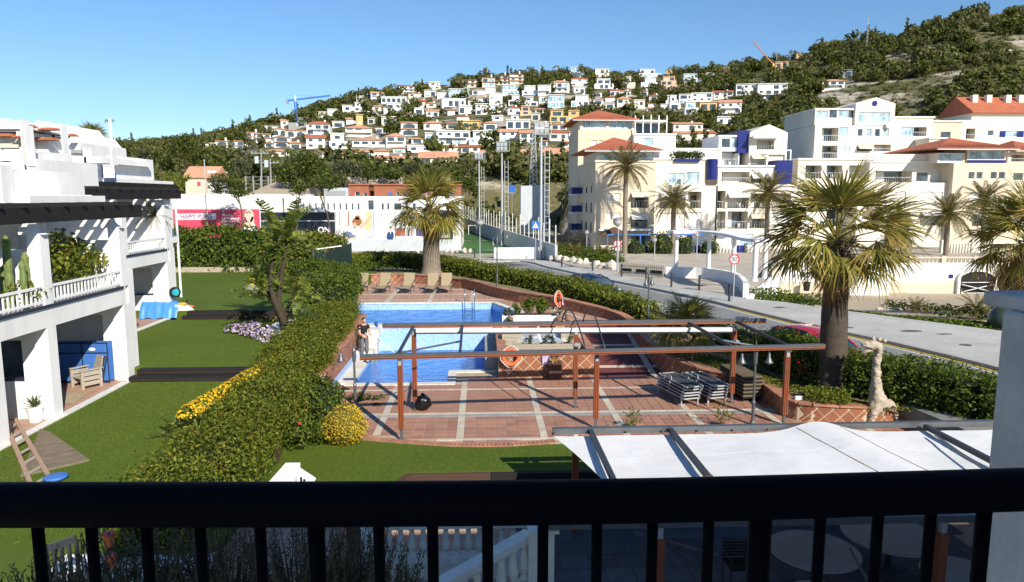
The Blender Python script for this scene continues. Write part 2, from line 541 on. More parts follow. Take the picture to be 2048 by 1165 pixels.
 # terrain
def zbase(Y):
 return interp(Y,[(42,.6),(90,-.8),(120,-.9)])
RIDGE=[(-600,300,800), (0,300,800),(270,288, 760),(400, 281,700),(480,268,560), (560,250,520),(640,219, 500),(750, 192,500),(860,176,510), (930,166,520),(1050,152, 540),(1140, 146,560),(1290,152,560), (1400,146,540),(1500,132, 520),(1580, 118,500),(1640,97,480), (1700,84,470),(1800,68, 450),(1860, 47,440),(1930,27,440), (2000,24,440),(2100,20, 440),(2500, 8,440),(3200,40,460)]
def upx(X,Y):
 return CXP+FPX*math.tan(max(-1.2, min(1.2,math.atan2(X,max(Y,1))-YAW)))/math.cos(PIT)
def hill(X,Y):
 px=upx(X, Y)
 py=interp(px,[(a,b)for a, b,c in RIDGE]);D=interp(px,[(a, c)for a, b,c in RIDGE])
 zr=Q(px,py,D).z
 s=interp(px,[(200,0),(520, 1)])
 z0=zbase(Y)
 z175,z230=lerp(1.5,7.5,s), lerp(5,17.5, s)
 if Y<132 or(Y<192 and 885<px<1135):return z0
 if Y<175:return lerp(-.9,z175,((Y-132)/43)**1.3)
 if Y<230:return lerp(z175,z230,(Y-175)/55)
 nz=noise.noise(Vector((X*.012,Y*.012,0)))*7+noise.noise(Vector((X*.05, Y*.05,3)))*2
 if Y<D:
  t=(Y-230)/(D-230)
  return lerp(z230, zr,t**1.08)+nz*min(1, t*3)*(1-.75*t)
 return max(0, zr+nz*.25-(Y-D)*.3)
def hit(px,py,y0=120,y1=800):
 d=ray(px, py)
 Y=y0
 while Y<y1:
  t=Y/d.y
  if EYE+d.z*t<hill(d.x*t,Y):
   return Vector((d.x*t,Y, hill(d.x*t,Y)))
  Y+=1.5
 return None
def PG(x,y):
 """point of the street terrain under a picture point"""
 z=.6
 for _ in range(12):
  p=P(x, y,z);z=zbase(p.y)
 return p
KERB=[Vector((20.3,-20,.6)),Vector((20.2,5,.6)),Vector((19.9,18,.6))]+[PG(x,y)for x, y in((2000,745),(1776, 690),(1612, 654),(1440, 611),(1306, 581),(1220, 564),(1100, 538),(1040, 525))]+[Vector((-4,80,zbase(80))),Vector((-22, 88,zbase(88))),Vector((-70,100,zbase(100)))]
def smooth_path(pts,n=6):
 out=[]
 for i in range(len(pts)-1):
  p0=pts[max(i-1,0)];p1=pts[i];p2=pts[i+1];p3=pts[min(i+2,len(pts)-1)]
  for k in range(n):
   t=k/n
   out.append(.5*((2*p1)+(p2-p0)*t+(2*p0-5*p1+4*p2-p3)*t*t+(3*p1-p0-3*p2+p3)*t**3))
 out.append(pts[-1].copy())
 return out
def offset_path(path,d):
 out=[]
 for i, p in enumerate(path):
  a=path[max(i-1,0)];b=path[min(i+1,len(path)-1)]
  t=(b-a);t.z=0;t.normalize()
  nrm=Vector((-t.y, t.x,0))
  out.append(p+nrm*d)
 return out
KP=smooth_path(KERB)
ROADL=offset_path(KP,6.6)
def xroad(Y):
 best=None
 pts=[(p.y,p.x)for p in ROADL if p.x>-30]
 return interp(Y,sorted(pts))
BW=[Vector((16.6,42.6,0)),Vector((24,57,0)),Vector((32, 74.5,0)), Vector((60,73.6,0)),Vector((120,71,0))]
SWOUT=[Vector((27,-20,.6)),Vector((26.5,20,.6)),Vector((24.4, 31.5,.55)), Vector((19.3,38.8,.5)),Vector((16.4,42.4,.5))]
def in_beach(X,Y):
 xo=interp(Y, [(p.y, p.x)for p in SWOUT])
 if Y<42.5:return X>xo
 xb=interp(Y, [(p.y, p.x)for p in BW[:3]])
 if X>31:return Y<76.4-(X-32)*.035
 return X>xb-1.3 and Y<76.4
def sand_z(X,Y):
 return interp(Y,[(20, .1),(38, .15),(44, -.5),(56,-2.2),(70,-3.2),(76,-3.3)])+noise.noise(Vector((X*.3,Y*.3,5)))*.09-max(0,X-40)*.012
def ground_z(X,Y):
 if in_beach(X,Y):return sand_z(X,Y)
 if Y<64 and X<xroad(Y)-.25:return-2.6
 return(hill(X,Y)if Y>130 else zbase(Y))-.02
ys=list(np.arange(-30,132,1.5))+list(np.arange(132,240,3))
y=240
while y<1700:
 ys.append(y);y*=1.013
us=np.linspace(-1.25,1.75,300)
gv,gf=[],[]
for j,y in enumerate(ys):
 for u in us:
  x=u*(y+50)
  gv.append((x,y,ground_z(x,y)))
W=len(us)
for j in range(len(ys)-1):
 for i in range(W-1):
  gf.append((j*W+i, j*W+i+1,(j+1)*W+i+1, (j+1)*W+i))
me=bpy.data.meshes.new('ground')
me.from_pydata(gv,[],gf)
me.materials.append(M['hill']);me.materials.append(M['sand'])
mi=[]
for f in gf:
 c=[sum(gv[i][k]for i in f)/4 for k in range(3)]
 mi.append(1 if(in_beach(c[0], c[1])or(c[0]>15 and 40<c[1]<82))else 0)
me.polygons.foreach_set('material_index',mi)
me.polygons.foreach_set('use_smooth',[True]*len(gf))
tag(link('terrain', me),kind='structure')

# hillside houses
def zz5(l):return[(380+a/3.938,120+b/3.938,380+c/3.938,120+d/3.938,k)for a,b,c,d,k in l]
def zz6(l):return[(860+a/3.883,100+b/3.883,860+c/3.883,100+d/3.883,k)for a, b,c,d, k in l]
def zz7(l):return[(1340+a/2.893,b/2.893,1340+c/2.893, d/2.893,k)for a,b,c,d,k in l]
HOUSES=zz5([(555,515, 690,555,'wa'),(430,560,530,640,'wa'),(510,572,620,650,'wa'),(640, 535,745,600, 'wa'),(750, 548,900,612, 'wa'),(660, 597,775,690, 'wa'),(195, 632,288,715, 'wa'),(292, 627,410,715, 'wa'),(115, 662,192,715, 'c'),(920, 490,1095,590, 'wt'),(910, 600,1050,700, 'wt'),(1090, 588,1225,705, 'w'),(1220, 522,1420,610, 'ctb'),(1275, 622,1530,690, 'ctb'),(1540, 588,1690,690, 'wt'),(775, 462,990,535, 'k'),(1300, 440,1350,520, 'o'),(1225, 460,1295,512, 'wt'),(1510, 455,1620,520, 'c'),(1660, 475,1785,600, 'wa'),(1520, 345,1670,425, 'w'),(1510, 297,1700,340, 'w'),(1200, 365,1275,415, 'w'),(1280, 340,1350,412, 'w'),(1310, 290,1365,340, 'c'),(1420, 255,1525,312, 'wt'),(1640, 200,1785,255, 'wt'),(1875, 180,1970,235, 'c'),(1855, 395,1950,450, 'wt'),(1845, 487,1975,555, 'ct'),(1935, 565,2040,660, 'w'),(1700, 680,1890,730, 'w'),(590, 712,760,765, 'ct'),(770, 647,855,703, 'ct'),(1030, 728,1230,800, 'ct'),(1245, 715,1425,790, 'ct'),(1435, 710,1560,765, 'ct'),(1600, 690,1695,735, 'ct'),(1455, 762,1720,810, 'r'),(1810, 732,2010,812, 'r')])+zz6([(255,222, 360,295,'b'),(405,202,503,290,'b'),(507,187,612,275,'b'),(618, 177,725,270, 'b'),(1095, 138,1200,212, 'g'),(1100, 217,1228,285, 'wt'),(1282, 155,1390,225, 'c'),(1282, 230,1428,305, 'w'),(1495, 212,1600,300, 'c'),(1620, 155,1795,216, 'w'),(1640, 222,1765,290, 'w'),(1835, 158,1900,206, 'o'),(1800, 212,1925,308, 'p'),(945, 242,1085,335, 'wt'),(845, 282,940,358, 'w'),(718, 284,835,355, 'w'),(560, 284,685,350, 'g'),(462, 348,560,428, 'w'),(615, 357,712,433, 'w'),(722, 370,840,440, 'w'),(920, 362,1045,460, 'g'),(1105, 360,1240,445, 'w'),(365, 367,450,402, 'wt'),(360, 427,452,505, 'w'),(220, 442,320,500, 'w'),(145, 312,300,378, 'g'),(85, 387,265,448, 'w'),(465, 437,592,488, 'w'),(602, 442,692,505, 'wt'),(700, 442,785,515, 'p'),(930, 472,1060,560, 'o'),(1065, 476,1180,560, 'o'),(0, 562,80,625, 'wt'),(225, 557,320,625, 'o'),(322, 557,385,620, 'o'),(415, 562,515,625, 'wt'),(600, 552,780,620, 'w'),(810, 567,935,620, 'ct'),(942, 572,1060,622, 'ct'),(40, 637,295,735, 'w'),(310, 637,500,742, 'w'),(545, 627,675,720, 'wt'),(705, 632,840,730, 'wt'),(925, 630,1065,712, 'ctb'),(95, 747,240,800, 'ct'),(245, 745,390,800, 'ct'),(0, 257,75,303, 'c'),(1460, 367,1560,450, 'ct'),(1565, 397,1670,455, 'c'),(1845, 357,1935,428, 'w'),(1800, 430,1950,465, 'w'),(1945, 352,2015,420, 'w'),(700, 780,900,850, 'r'),(905, 772,1115,852, 'r'),(400, 785,670,845, 'r'),(40, 802,200,880, 'r')])+zz7([(75,432, 185,480,'g'),(395,492,505,550,'w'),(515,492,680,580,'w'),(262, 527,370,575, 'ct'),(135, 542,252,590, 'w'),(62, 552,125,600, 'w'),(0, 557,55,640, 'w'),(90, 592,168,662, 'w'),(178, 597,275,642, 'o'),(297, 582,420,660, 'wt'),(275, 682,370,732, 'w'),(20, 712,190,760, 'ct'),(25, 765,140,815, 'ct'),(150, 765,262,815, 'ct'),(895, 462,1015,520, 'wt'),(970, 412,1060,452, 'k'),(620, 362,690,400, 'k2'),(740, 312,800,330, 'o'),(215, 427,258,465, 'g'),(300, 395,345,420, 'p')])
rx_=random.Random(77)
tries=0
while tries<6000 and len(HOUSES)<275:
 tries+=1
 px=rx_.uniform(470,1400);w=rx_.uniform(13, 27);hh=rx_.uniform(8,15)
 lo=interp(px,[(470,268),(600,245), (700,215), (850,185), (1000,185), (1400,190)])
 py=rx_.uniform(lo,296 if px<1140 else 225)
 if any(px+w>a-2 and px<c+2 and py-hh<d+1 and py>b-1 for a,b,c,d,k in HOUSES):continue
 HOUSES.append((px,py-hh,px+w, py,rx_.choice(('w','w','wt', 'wt','ct','c', 'wa','ct'))))
U_WIN=MB().box(-.5, .5,-.5,.5,-.5,.5).mesh('window')
_a=MB();_n=8
_poly=[(-.5,-.5), (.5,-.5)]+[(.5*math.cos(math.pi*i/_n),.12+.38*math.sin(math.pi*i/_n))for i in range(_n+1)]
_a.v=[(x,-.5,z)for x,z in _poly]+[(x,.5,z)for x,z in _poly]
_k=len(_poly)
_a.f=[tuple(range(_k)),tuple(reversed(range(_k,2*_k)))]+[(i,i+_k, (i+1)%_k+_k,(i+1)%_k)for i in range(_k)]
U_ARCH=_a.mesh('arched_window')
for u_ in(U_WIN,U_ARCH):u_.materials.append(M['glass'])
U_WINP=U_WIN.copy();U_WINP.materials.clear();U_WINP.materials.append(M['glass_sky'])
U_SHUT=U_WIN.copy();U_SHUT.materials.clear();U_SHUT.materials.append(M['shutter'])
def unit(name,me,parent,loc,scale,rz=0):
 o=bpy.data.objects.new(name,me)
 COL.objects.link(o)
 o.parent=parent
 o.location=loc;o.scale=scale;o.rotation_euler=(0,0,rz)
 KIDS.setdefault(parent.name,[]).append(o)
 return o
def roof_mb(w,d,z,h, over=.5,gable=False):
 m=MB()
 a, b=w/2+over,d/2+over
 m.box(-a,a,-b, b,z-.12, z)
 if gable:
  m.prism([(-a,0)],0,0)if False else None
  n=len(m.v)
  m.v+=[(-a, -b,z+.003),(a,-b,z+.003),(a,b,z+.003),(-a,b,z+.003),(-a,0,z+h),(a,0,z+h)]
  m.f+=[(n,n+1,n+5,n+4),(n+2,n+3,n+4, n+5),(n,n+4,n+3),(n+1,n+2,n+5)]
 else:
  r=max(0,a-b)if a>b else 0
  n=len(m.v)
  m.v+=[(-a,-b,z+.003),(a,-b,z+.003),(a,b,z+.003),(-a,b,z+.003),(-r,0,z+h),(r,0,z+h)]
  m.f+=[(n,n+1,n+5,n+4),(n+1,n+2,n+5),(n+2,n+3,n+4, n+5),(n+3,n,n+4)]
 return m
ORD=['','first','second','third','fourth','fifth','sixth', 'seventh','eighth','ninth', 'tenth','eleventh','twelfth', 'thirteenth','fourteenth','fifteenth', 'sixteenth','seventeenth','eighteenth', 'nineteenth','twentieth','twenty-first', 'twenty-second','twenty-third','twenty-fourth', 'twenty-fifth','twenty-sixth','twenty-seventh', 'twenty-eighth','twenty-ninth','thirtieth', 'thirty-first','thirty-second','thirty-third', 'thirty-fourth','thirty-fifth','thirty-sixth', 'thirty-seventh','thirty-eighth','thirty-ninth', 'fortieth']
KIND={'w':('white','white flat-roofed villa'),'wa':('white', 'white house with dark arched terraces'),'wt':('white','white house with clay tile roof'),'c':('cream2','cream flat-roofed house'),'ct':('cream2','cream house with clay tile roof'), 'ctb':('cream2','cream block with long balconies'),'o':('ochre', 'ochre yellow house'),'p':('peach','salmon pink house'),'b':('beige','brown stepped terrace house'),'g':('white','white villa with wide glass front'), 'k':('concrete','unfinished grey concrete building'),'k2':('peach', 'unfinished pink and white building'),'r':('cream2','low house under a long orange roof')}
ROWS=[(0,186,'top row'),(186, 218,'upper row'),(218,246,'middle row'), (246,268,'lower row'),(268,292, 'bottom row'),(292, 400,'foot row')]
rank={}
for lo,hi,nm in ROWS:
 for k,h in enumerate(sorted([h for h in HOUSES if lo<=h[3]<hi], key=lambda h:h[0]+h[2])):
  rank[h]=(k+1,nm)
FOOT=[]
rh=random.Random(3)
for h in HOUSES:
 x0, y0,x1,y1, k=h
 p=hit((x0+x1)/2,y1)
 if p is None:continue
 s=p.y/FPX
 w,ht=(x1-x0)*s,(y1-y0)*s
 d=min(max(w*.7,6),10)
 matn,desc=KIND[k]
 n_,row=rank[h]
 rz=-math.atan2(p.x,p.y)*.6+rh.uniform(-.16,.16)
 t=thing('hillside_house','%s, %s from left in hillside %s'%(desc, ORD[n_]if n_<len(ORD)else str(n_)+'th',row),'house',(p.x,p.y+d/2,p.z),rz,'houses on the hillside')
 FOOT.append((p.x,p.y+d/2,max(w,d)*.5+1.0,p.y,w*.5,p.z))
 ns=max(1,round(ht/3.1))
 sh=ht/ns
 tiled=k in('wt','ct', 'ctb','r','b', 'wa')
 body=MB()
 rooftop=ht-(min(1.4, ht*.2)if tiled else 0)
 if k=='r':
  rooftop=ht*.45
 lv=[]
 if k in('b','wa')and ns>=2:
  for i in range(ns):
   back=d*.45*i/ns
   body.box(-w/2,w/2, -d/2+back,d/2,-4 if i==0 else i*rooftop/ns,(i+1)*rooftop/ns)
   lv.append((i*rooftop/ns,(i+1)*rooftop/ns,-d/2+back,-w/2,w/2))
 elif ns>=2 and rh.random()<.6 and not tiled:
  c=rh.uniform(-.12,.12)*w;w2=w*rh.uniform(.55,.75)
  z1=rooftop*(ns-1)/ns
  body.box(-w/2,w/2,-d/2,d/2, -4,z1)
  body.box(c-w2/2,c+w2/2,-d/2+1.6,d/2+.01,z1+.001,rooftop)
  for i in range(ns-1):lv.append((i*rooftop/ns,(i+1)*rooftop/ns,-d/2, -w/2,w/2))
  lv.append((z1,rooftop,-d/2+1.6,c-w2/2, c+w2/2))
 else:
  body.box(-w/2,w/2,-d/2,d/2,-4,rooftop)
  for i in range(ns):lv.append((i*rooftop/ns,(i+1)*rooftop/ns,-d/2,-w/2,w/2))
 body.build('wall', M[matn],t,True)
 if tiled:
  if k in('b','wa'):
   for(za, zb,yf,xa, xb)in lv:
    MB().box(xa-.2,xb+.2,yf-.7,yf+.5,zb-.05, zb+.22).build('roof',M['orange_roof' if k=='wa' else 'brick'],t,True)
  else:
   roof_mb(w,d,rooftop+.002,ht-rooftop+.4,.5,rh.random()<.4 or k=='r').build('roof',M['orange_roof' if(k=='r' or rh.random()<.6)else 'rooftile'],t,True)
  if rh.random()<.5:MB().box(w*.2,w*.2+.8,.2,.9, ht-.8,ht+.9).build('chimney', M['white_clean'],t,True)
 else:
  m=MB()
  zt,yf,xa,xb=lv[-1][1],lv[-1][2], lv[-1][3],lv[-1][4]
  m.box(xa-.25, xb+.25,yf-.5,d/2+.3,zt+.002,zt+.28)
  m.build('roof',M['white_clean' if matn=='white' else matn],t,True)
 for(za, zb,yf,xa, xb)in lv:
  ww=xb-xa
  hh=zb-za
  if k=='ctb':
   MB().box(xa,xb,yf-1.3,yf-.002, za-.1,za+.12).build('balcony', M['white_clean'],t,True)
   MB().box(xa,xb,yf-1.3,yf-1.18,za+.121,za+.9).build('parapet',M['ochre' if rh.random()<.4 else 'cream2'],t,True)
  if k=='g':
   nw=max(2,int(ww/2.4))
   for q in range(nw):
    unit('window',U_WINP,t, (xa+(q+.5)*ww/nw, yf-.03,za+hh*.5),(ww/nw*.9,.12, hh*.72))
   continue
  nw=max(1,int(ww/(3.4 if k in('wa','b')else 3.0)))
  for q in range(nw):
   if rh.random()<.12:continue
   cx=xa+(q+.5)*ww/nw
   big=rh.random()<.45
   if k=='wa':
    unit('arched_window',U_ARCH,t,(cx,yf-.03,za+hh*.44),(ww/nw*.72,.14, hh*.72))
   else:
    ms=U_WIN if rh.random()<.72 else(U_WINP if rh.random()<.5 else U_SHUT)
    unit('window',ms,t,(cx,yf-.03,za+hh*(.42 if big else .55)),(ww/nw*(.68 if big else .4),.12,hh*(.66 if big else .42)))
  if k in('w','wt')and ww>7 and rh.random()<.5:
   MB().box(xa+.1*ww, xb-.1*ww, yf-1.4,yf-.002,za-.14,za+.10).build('balcony',M['white_clean'],t,True)

   # hillside vegetation (one mass of pines and scrub)
def tree_template(kind,rng):
 if kind==0:
  blobs=[((rng.normal(0,.28),rng.normal(0,.28),.55+rng.normal(0, .16)),(.42,.42,.34))for _ in range(4)]
 elif kind==1:
  blobs=[((rng.normal(0,.4),rng.normal(0,.4),.22),(.36, .36,.26))for _ in range(3)]
 else:
  blobs=[((0,0,.35+.38*i),(.2-.03*i,.2-.03*i,.34))for i in range(4)]
 n={0:34,1:20,2:18}[kind]
 PT,NM=[],[]
 for c,r in blobs:
  p,d=ell_points(n, c,r,.35, rng);PT.append(p);NM.append(d)
 V, F=leaf_quads(np.concatenate(PT),np.concatenate(NM),.23, .75,.55,.2, rng)
 return V,F
rt=np.random.default_rng(5)
TPL=[[tree_template(k,rt)for _ in range(5)]for k in range(3)]
VV,FF,nv=[],[], 0
cnt=0
rv=random.Random(21)
while cnt<7000:
 px=rv.uniform(230, 2150)
 t_=rv.random()
 D=interp(px,[(a,c)for a,b,c in RIDGE])
 Y=150+(D+25-150)*t_**.8
 d=ray(px,393)
 X=d.x/d.y*Y
 if px>1460 and Y<200:continue
 if Y<185 and 640<px<1180:continue
 if 440<px<1180 and 230<Y<470 and rv.random()<.45:continue
 nzv=noise.noise(Vector((X*.02,Y*.02,9)))+.5*noise.noise(Vector((X*.06,Y*.06,2)))
 bare=interp(px,[(1480,-.3),(1700,-.14)])
 if nzv<bare and rv.random()<.4:continue
 if any((X-a)**2+(Y-b)**2<(r+.5)**2 or(abs(X-a)<r and-9<Y-b<0)for a,b,r, *_ in FOOT):continue
 z=hill(X,Y)
 u=rv.random()
 if rv.random()<.95:
  blk=False
  for a,b,r, hy,hw,hz in FOOT:
   if Y<hy and hy-Y<130:
    xs=X*hy/Y
    if abs(xs-a)<hw+1.5 and EYE+(z+4.5-EYE)*hy/Y>hz+.8:blk=True;break
  if blk:continue
 if nzv<bare or u<.3:k,s,sz=1, rv.uniform(1.8, 3.6),rv.uniform(.6,1.0)
 elif u<.97:k,s,sz=0, rv.choice((rv.uniform(3,5),rv.uniform(4.5, 8))),rv.uniform(.65,1.15)
 else:k,s,sz=2,rv.uniform(4.5,7), 1.0
 V,F=TPL[k][rv.randrange(5)]
 a=rv.uniform(0,6.28)
 ca,sa=math.cos(a)*s,math.sin(a)*s
 VV.append(np.stack([V[:, 0]*ca-V[:,1]*sa+X,V[:, 0]*sa+V[:,1]*ca+Y,V[:, 2]*s*sz+z-.2],1))
 FF.append(F+nv);nv+=len(V)
 cnt+=1
o=link('hillside_woodland',quads_mesh('hillside_woodland',np.concatenate(VV),np.concatenate(FF)),M['hillwood'])
tag(o,'dark green pines and scrub covering the hillside between the houses','woodland',kind='stuff')

# street, kerbs, pavements
def strip(left,right,dz=0.0,skirt=0.0):
 m=MB()
 for i in range(len(left)-1):
  a, b,c,d=left[i],left[i+1],right[i+1],right[i]
  m.quad(*[Vector((p.x,p.y, p.z+dz))for p in(d,c,b,a)])
 if skirt:
  for i in range(len(left)-1):
   for l in(left,right):
    a,b=l[i],l[i+1]
    m.quad((a.x,a.y,a.z+dz),(b.x, b.y,b.z+dz),(b.x,b.y, b.z+dz-skirt),(a.x,a.y,a.z+dz-skirt))
 return m
def zfix(path,dz=0.0):
 return[Vector((p.x,p.y,zbase(p.y)+dz))for p in path]
KPz=zfix(KP)
struct('road',strip(zfix(ROADL),KPz,.03,1.2),M['asphalt'])
struct('kerb',strip(zfix(offset_path(KP, -.002)),zfix(offset_path(KP,-.3)),.17,.3),M['kerb'])
near=[p for p in KP if p.y<41]
struct('yellow_kerb_line', strip(zfix(offset_path(near,.26)),zfix(offset_path(near,.02)),.036),M['yellow'])
struct('edge_line',strip(zfix(offset_path(KP,.50)), zfix(offset_path(KP, .38)),.036),M['whiteline'])
struct('lane_line',strip(zfix(offset_path(KP,3.4)),zfix(offset_path(KP,3.28)),.035),M['whiteline'])
outer=[]
for p in KP:
 if p.y<42.4:
  outer.append(Vector((interp(p.y+6*0,[(q.y,q.x)for q in SWOUT])if p.y<20 else interp(p.y,[(20, 26.5),(26, 25.2),(31.5, 24.4),(38.8, 19.3),(42.4, 17.2)]),p.y,0)))
 else:
  outer.append(offset_path(KP, -2.6)[KP.index(p)])
struct('pavement',strip(zfix(offset_path(KP,-.31)),zfix(outer),.165,1.0), M['sidewalk'])
for k in range(3,len(KP)-10,2):
 a,b=KPz[k],zfix(outer)[k]
Mst=pm('tar_stain',(.11,.108,.10),.85,.3,3)
for px,py,w,d in((1822,662,1.3,.35),(1890,668,.9,.2),(1700, 655,.5,.2),(1560,615,.8,.3),(1930, 690,.7,.25)):
 c=P(px,py,.78);pl=[(c.x+w*.5*math.cos(6.283*k/14)*random.uniform(.6,1.1),c.y+d*math.sin(6.283*k/14)*random.uniform(.6, 1.1))for k in range(14)]
 struct('tar_patch', MB().prism(pl,zbase(c.y)+.15,zbase(c.y)+.169), Mst)
for px,py,w,d in((1700,700,1.6,2.2),(1380,612,1.2,3.0),(1880,740, 1.0,1.6),(1150,556,1.0,4.0)):
 c=PG(px,py);struct('road_patch',MB().obox((c.x,c.y,c.z+.027),(w,d,.014),.35),pm('newer_asphalt',(.17,.168,.16), .9,.15,1.2, .4,80))
for nm,(px,py)in(('manhole_cover',(1484,637)),('manhole_cover',(1097, 541))):
 c=PG(px, py)
 one(nm,MB().lathe((c.x,c.y,c.z+.03),[(.36, 0),(.36, .012),(.3, .018)],20),M['darkmetal'],'round iron manhole cover in the road %s'%('beside the speed sign' if px>1300 else 'far up the street'),'manhole')
poly=[(16.6,42.8), (24,57.2), (31.8,74.8), (60,73.9), (120,71.3), (160,71), (160,131), (8,131), (9.0,78), (10.8,66), (11.6,60), (13.2,53)]
struct('promenade',MB().prism(poly, -5,lambda x,y:zbase(y)+.12),M['plaza'])
bw=thing('beach_wall','long white beach wall with sandy base band and balustrade along the promenade','wall', (50,73.8,-3.3))
wpts=[Vector((16.55,42.55,0))]+smooth_path(BW[1:], 1)
for i in range(len(wpts)-1):
 a,b=wpts[i],wpts[i+1]
 n=Vector((b-a).to_2d().orthogonal().to_3d()).normalized()
 if n.y>0:n=-n
 m=MB()
 za, zb=zbase(a.y),zbase(b.y)
 m.hexa([(a.x, a.y,-5),(b.x, b.y,-5),(b.x-n.x*.35,b.y-n.y*.35,-5),(a.x-n.x*.35,a.y-n.y*.35,-5),(a.x,a.y,za+.25),(b.x,b.y,zb+.25),(b.x-n.x*.35, b.y-n.y*.35,zb+.25),(a.x-n.x*.35,a.y-n.y*.35,za+.25)])
 m.build('wall',M['white'], bw)
 m=MB()
 o_=n*.012
 ba, bb=-2.15,-2.15
 if i<1:continue
 m.quad((a.x+o_.x,a.y+o_.y,-4),(b.x+o_.x,b.y+o_.y,-4),(b.x+o_.x,b.y+o_.y,bb),(a.x+o_.x,a.y+o_.y,ba))
 m.build('painted_band',M['cream'],bw)
 L=(b-a).length
 N=int(L/3.4)
 bal=MB()
 for k in range(N):
  for q in range(8):
   t=(k+(q+.5)/8)/N
   p=a.lerp(b,t);z=lerp(za, zb,t)
   bal.lathe((p.x-n.x*.18,p.y-n.y*.18,z+.25),[(.09,0),(.06,.06),(.10,.2), (.05,.42), (.09,.5)],6)
  p=a.lerp(b,k/N);z=lerp(za,zb,k/N)
  MB().box(p.x-.22,p.x+.22,p.y-.05, p.y+.40, z+.2,z+1.0).build('post', M['cream'],bw)
 tag(bal.build('balusters',M['cream'],bw),kind='stuff')
 m=MB()
 m.hexa([(a.x+n.x*.05,a.y+n.y*.05,za+.75), (b.x+n.x*.05,b.y+n.y*.05,zb+.75),(b.x-n.x*.4,b.y-n.y*.4,zb+.75),(a.x-n.x*.4,a.y-n.y*.4,za+.75),(a.x+n.x*.05,a.y+n.y*.05,za+.9), (b.x+n.x*.05,b.y+n.y*.05,zb+.9),(b.x-n.x*.4,b.y-n.y*.4,zb+.9),(a.x-n.x*.4,a.y-n.y*.4,za+.9)])
 m.build('handrail',M['cream'],bw)
def wallY(x):return 74.5-(x-32)*.032
c=Q(1950,585,wallY(54))
g=thing('boathouse_arch','dark arched boathouse doorway with red and white barrier in the beach wall', 'doorway',(c.x,c.y,-3.3))
yw=c.y-.05
poly=[(c.x-1.9,-3.6),(c.x+1.9,-3.6)]+[(c.x+1.9*math.cos(math.pi*i/12),-1.7+.75*math.sin(math.pi*i/12))for i in range(13)]
m=MB();m.v=[(x, yw-.0,z)for x,z in poly];m.f=[tuple(range(len(poly)))]
m.build('opening_shade', M['dark'],g)  # flat near-black face stands in for shade inside the doorway
m=MB()
for i in range(12):
 a0,a1=math.pi*i/12, math.pi*(i+1)/12
 m.bar((c.x+2.0*math.cos(a0),yw-.1,-1.7+.85*math.sin(a0)), (c.x+2.0*math.cos(a1),yw-.1,-1.7+.85*math.sin(a1)),.3,.2,(0,1,0))
m.box(c.x-2.15, c.x-1.9, yw-.25,yw+.1,-3.6,-1.7);m.box(c.x+1.9,c.x+2.15,yw-.25,yw+.1,-3.6,-1.7)
m.build('arch_frame',M['white'],g)
for a,b in(((-1.8,-3.2),(1.8,-2.35)),((-1.8,-2.35),(1.8,-3.2)), ((-1.8,-2.15),(1.8,-2.15)),((-1.8,-3.3),(1.8,-3.3))):
 MB().bar((c.x+a[0],yw-.3,a[1]),(c.x+b[0],yw-.3,b[1]), .06,.1,(0,1,0)).build('barrier_bar',M['white_clean'],g)
for px,py in((1606,550),(1629,550)):
 c=Q(px, py,wallY(36)-.06)
 m=MB();m.v=[(c.x-.3,c.y-.02,c.z),(c.x,c.y-.02,c.z-.32),(c.x+.3,c.y-.02,c.z), (c.x,c.y-.02,c.z+.32),(c.x-.3,c.y+.03,c.z),(c.x, c.y+.03, c.z-.32),(c.x+.3,c.y+.03, c.z),(c.x,c.y+.03,c.z+.32)]
 m.f=[(0,1,2,3),(0,4,5,1),(1,5, 6,2),(2,6,7,3),(3,7, 4,0)]
 one('wall_plaque',m, M['dark'],'dark diamond plaque on beach wall, %s one beside the big palm'%('left' if px<1610 else 'right'),'plaque','diamond plaques on the beach wall')
c=Q(1902,553,wallY(50)-.06)
one('wall_plaque', MB().prism([(c.x-.22,c.y-.04),(c.x+.22,c.y-.04),(c.x+.22,c.y),(c.x-.22,c.y)],c.z-.2,c.z+.2),M['blue'],'small blue plaque on beach wall left of the arch','plaque','diamond plaques on the beach wall')
st=thing('beach_stairs','white sloping stair wall going down from promenade to the beach','stairs',(42,72,-3.3))
a,b=Q(1695,586,72.3),Q(1775,545,72.3)
MB().hexa([(a.x,71.8,-3.6),(b.x, 71.8,-3.6), (b.x,72.1,-3.6),(a.x,72.1,-3.6),(a.x, 71.8,a.z+.9),(b.x,71.8,b.z+.2),(b.x,72.1,b.z+.2),(a.x,72.1,a.z+.9)]).build('parapet',M['white'], st)
for k in range(14):
 t0=k/14
 MB().box(lerp(a.x,b.x,t0),lerp(a.x,b.x,t0+1/14)-.004, 72.11,73.6,-3.7,lerp(-3.2,b.z-.4,t0)).build('step',M['cream'],st)
c=Q(1613, 573,wallY(36)-1)
bn=thing('litter_bin','black litter bin standing on the sand by the beach wall','bin',(c.x,c.y,c.z-.5))
MB().lathe((c.x,c.y,c.z-.5),[(.24,0),(.3,.1),(.34,.9)],10).build('drum',M['dark'],bn)
MB().lathe((c.x,c.y,c.z+.4),[(.36,0),(.36,.06), (.2,.1)],10).build('rim',M['blackmatt'],bn)

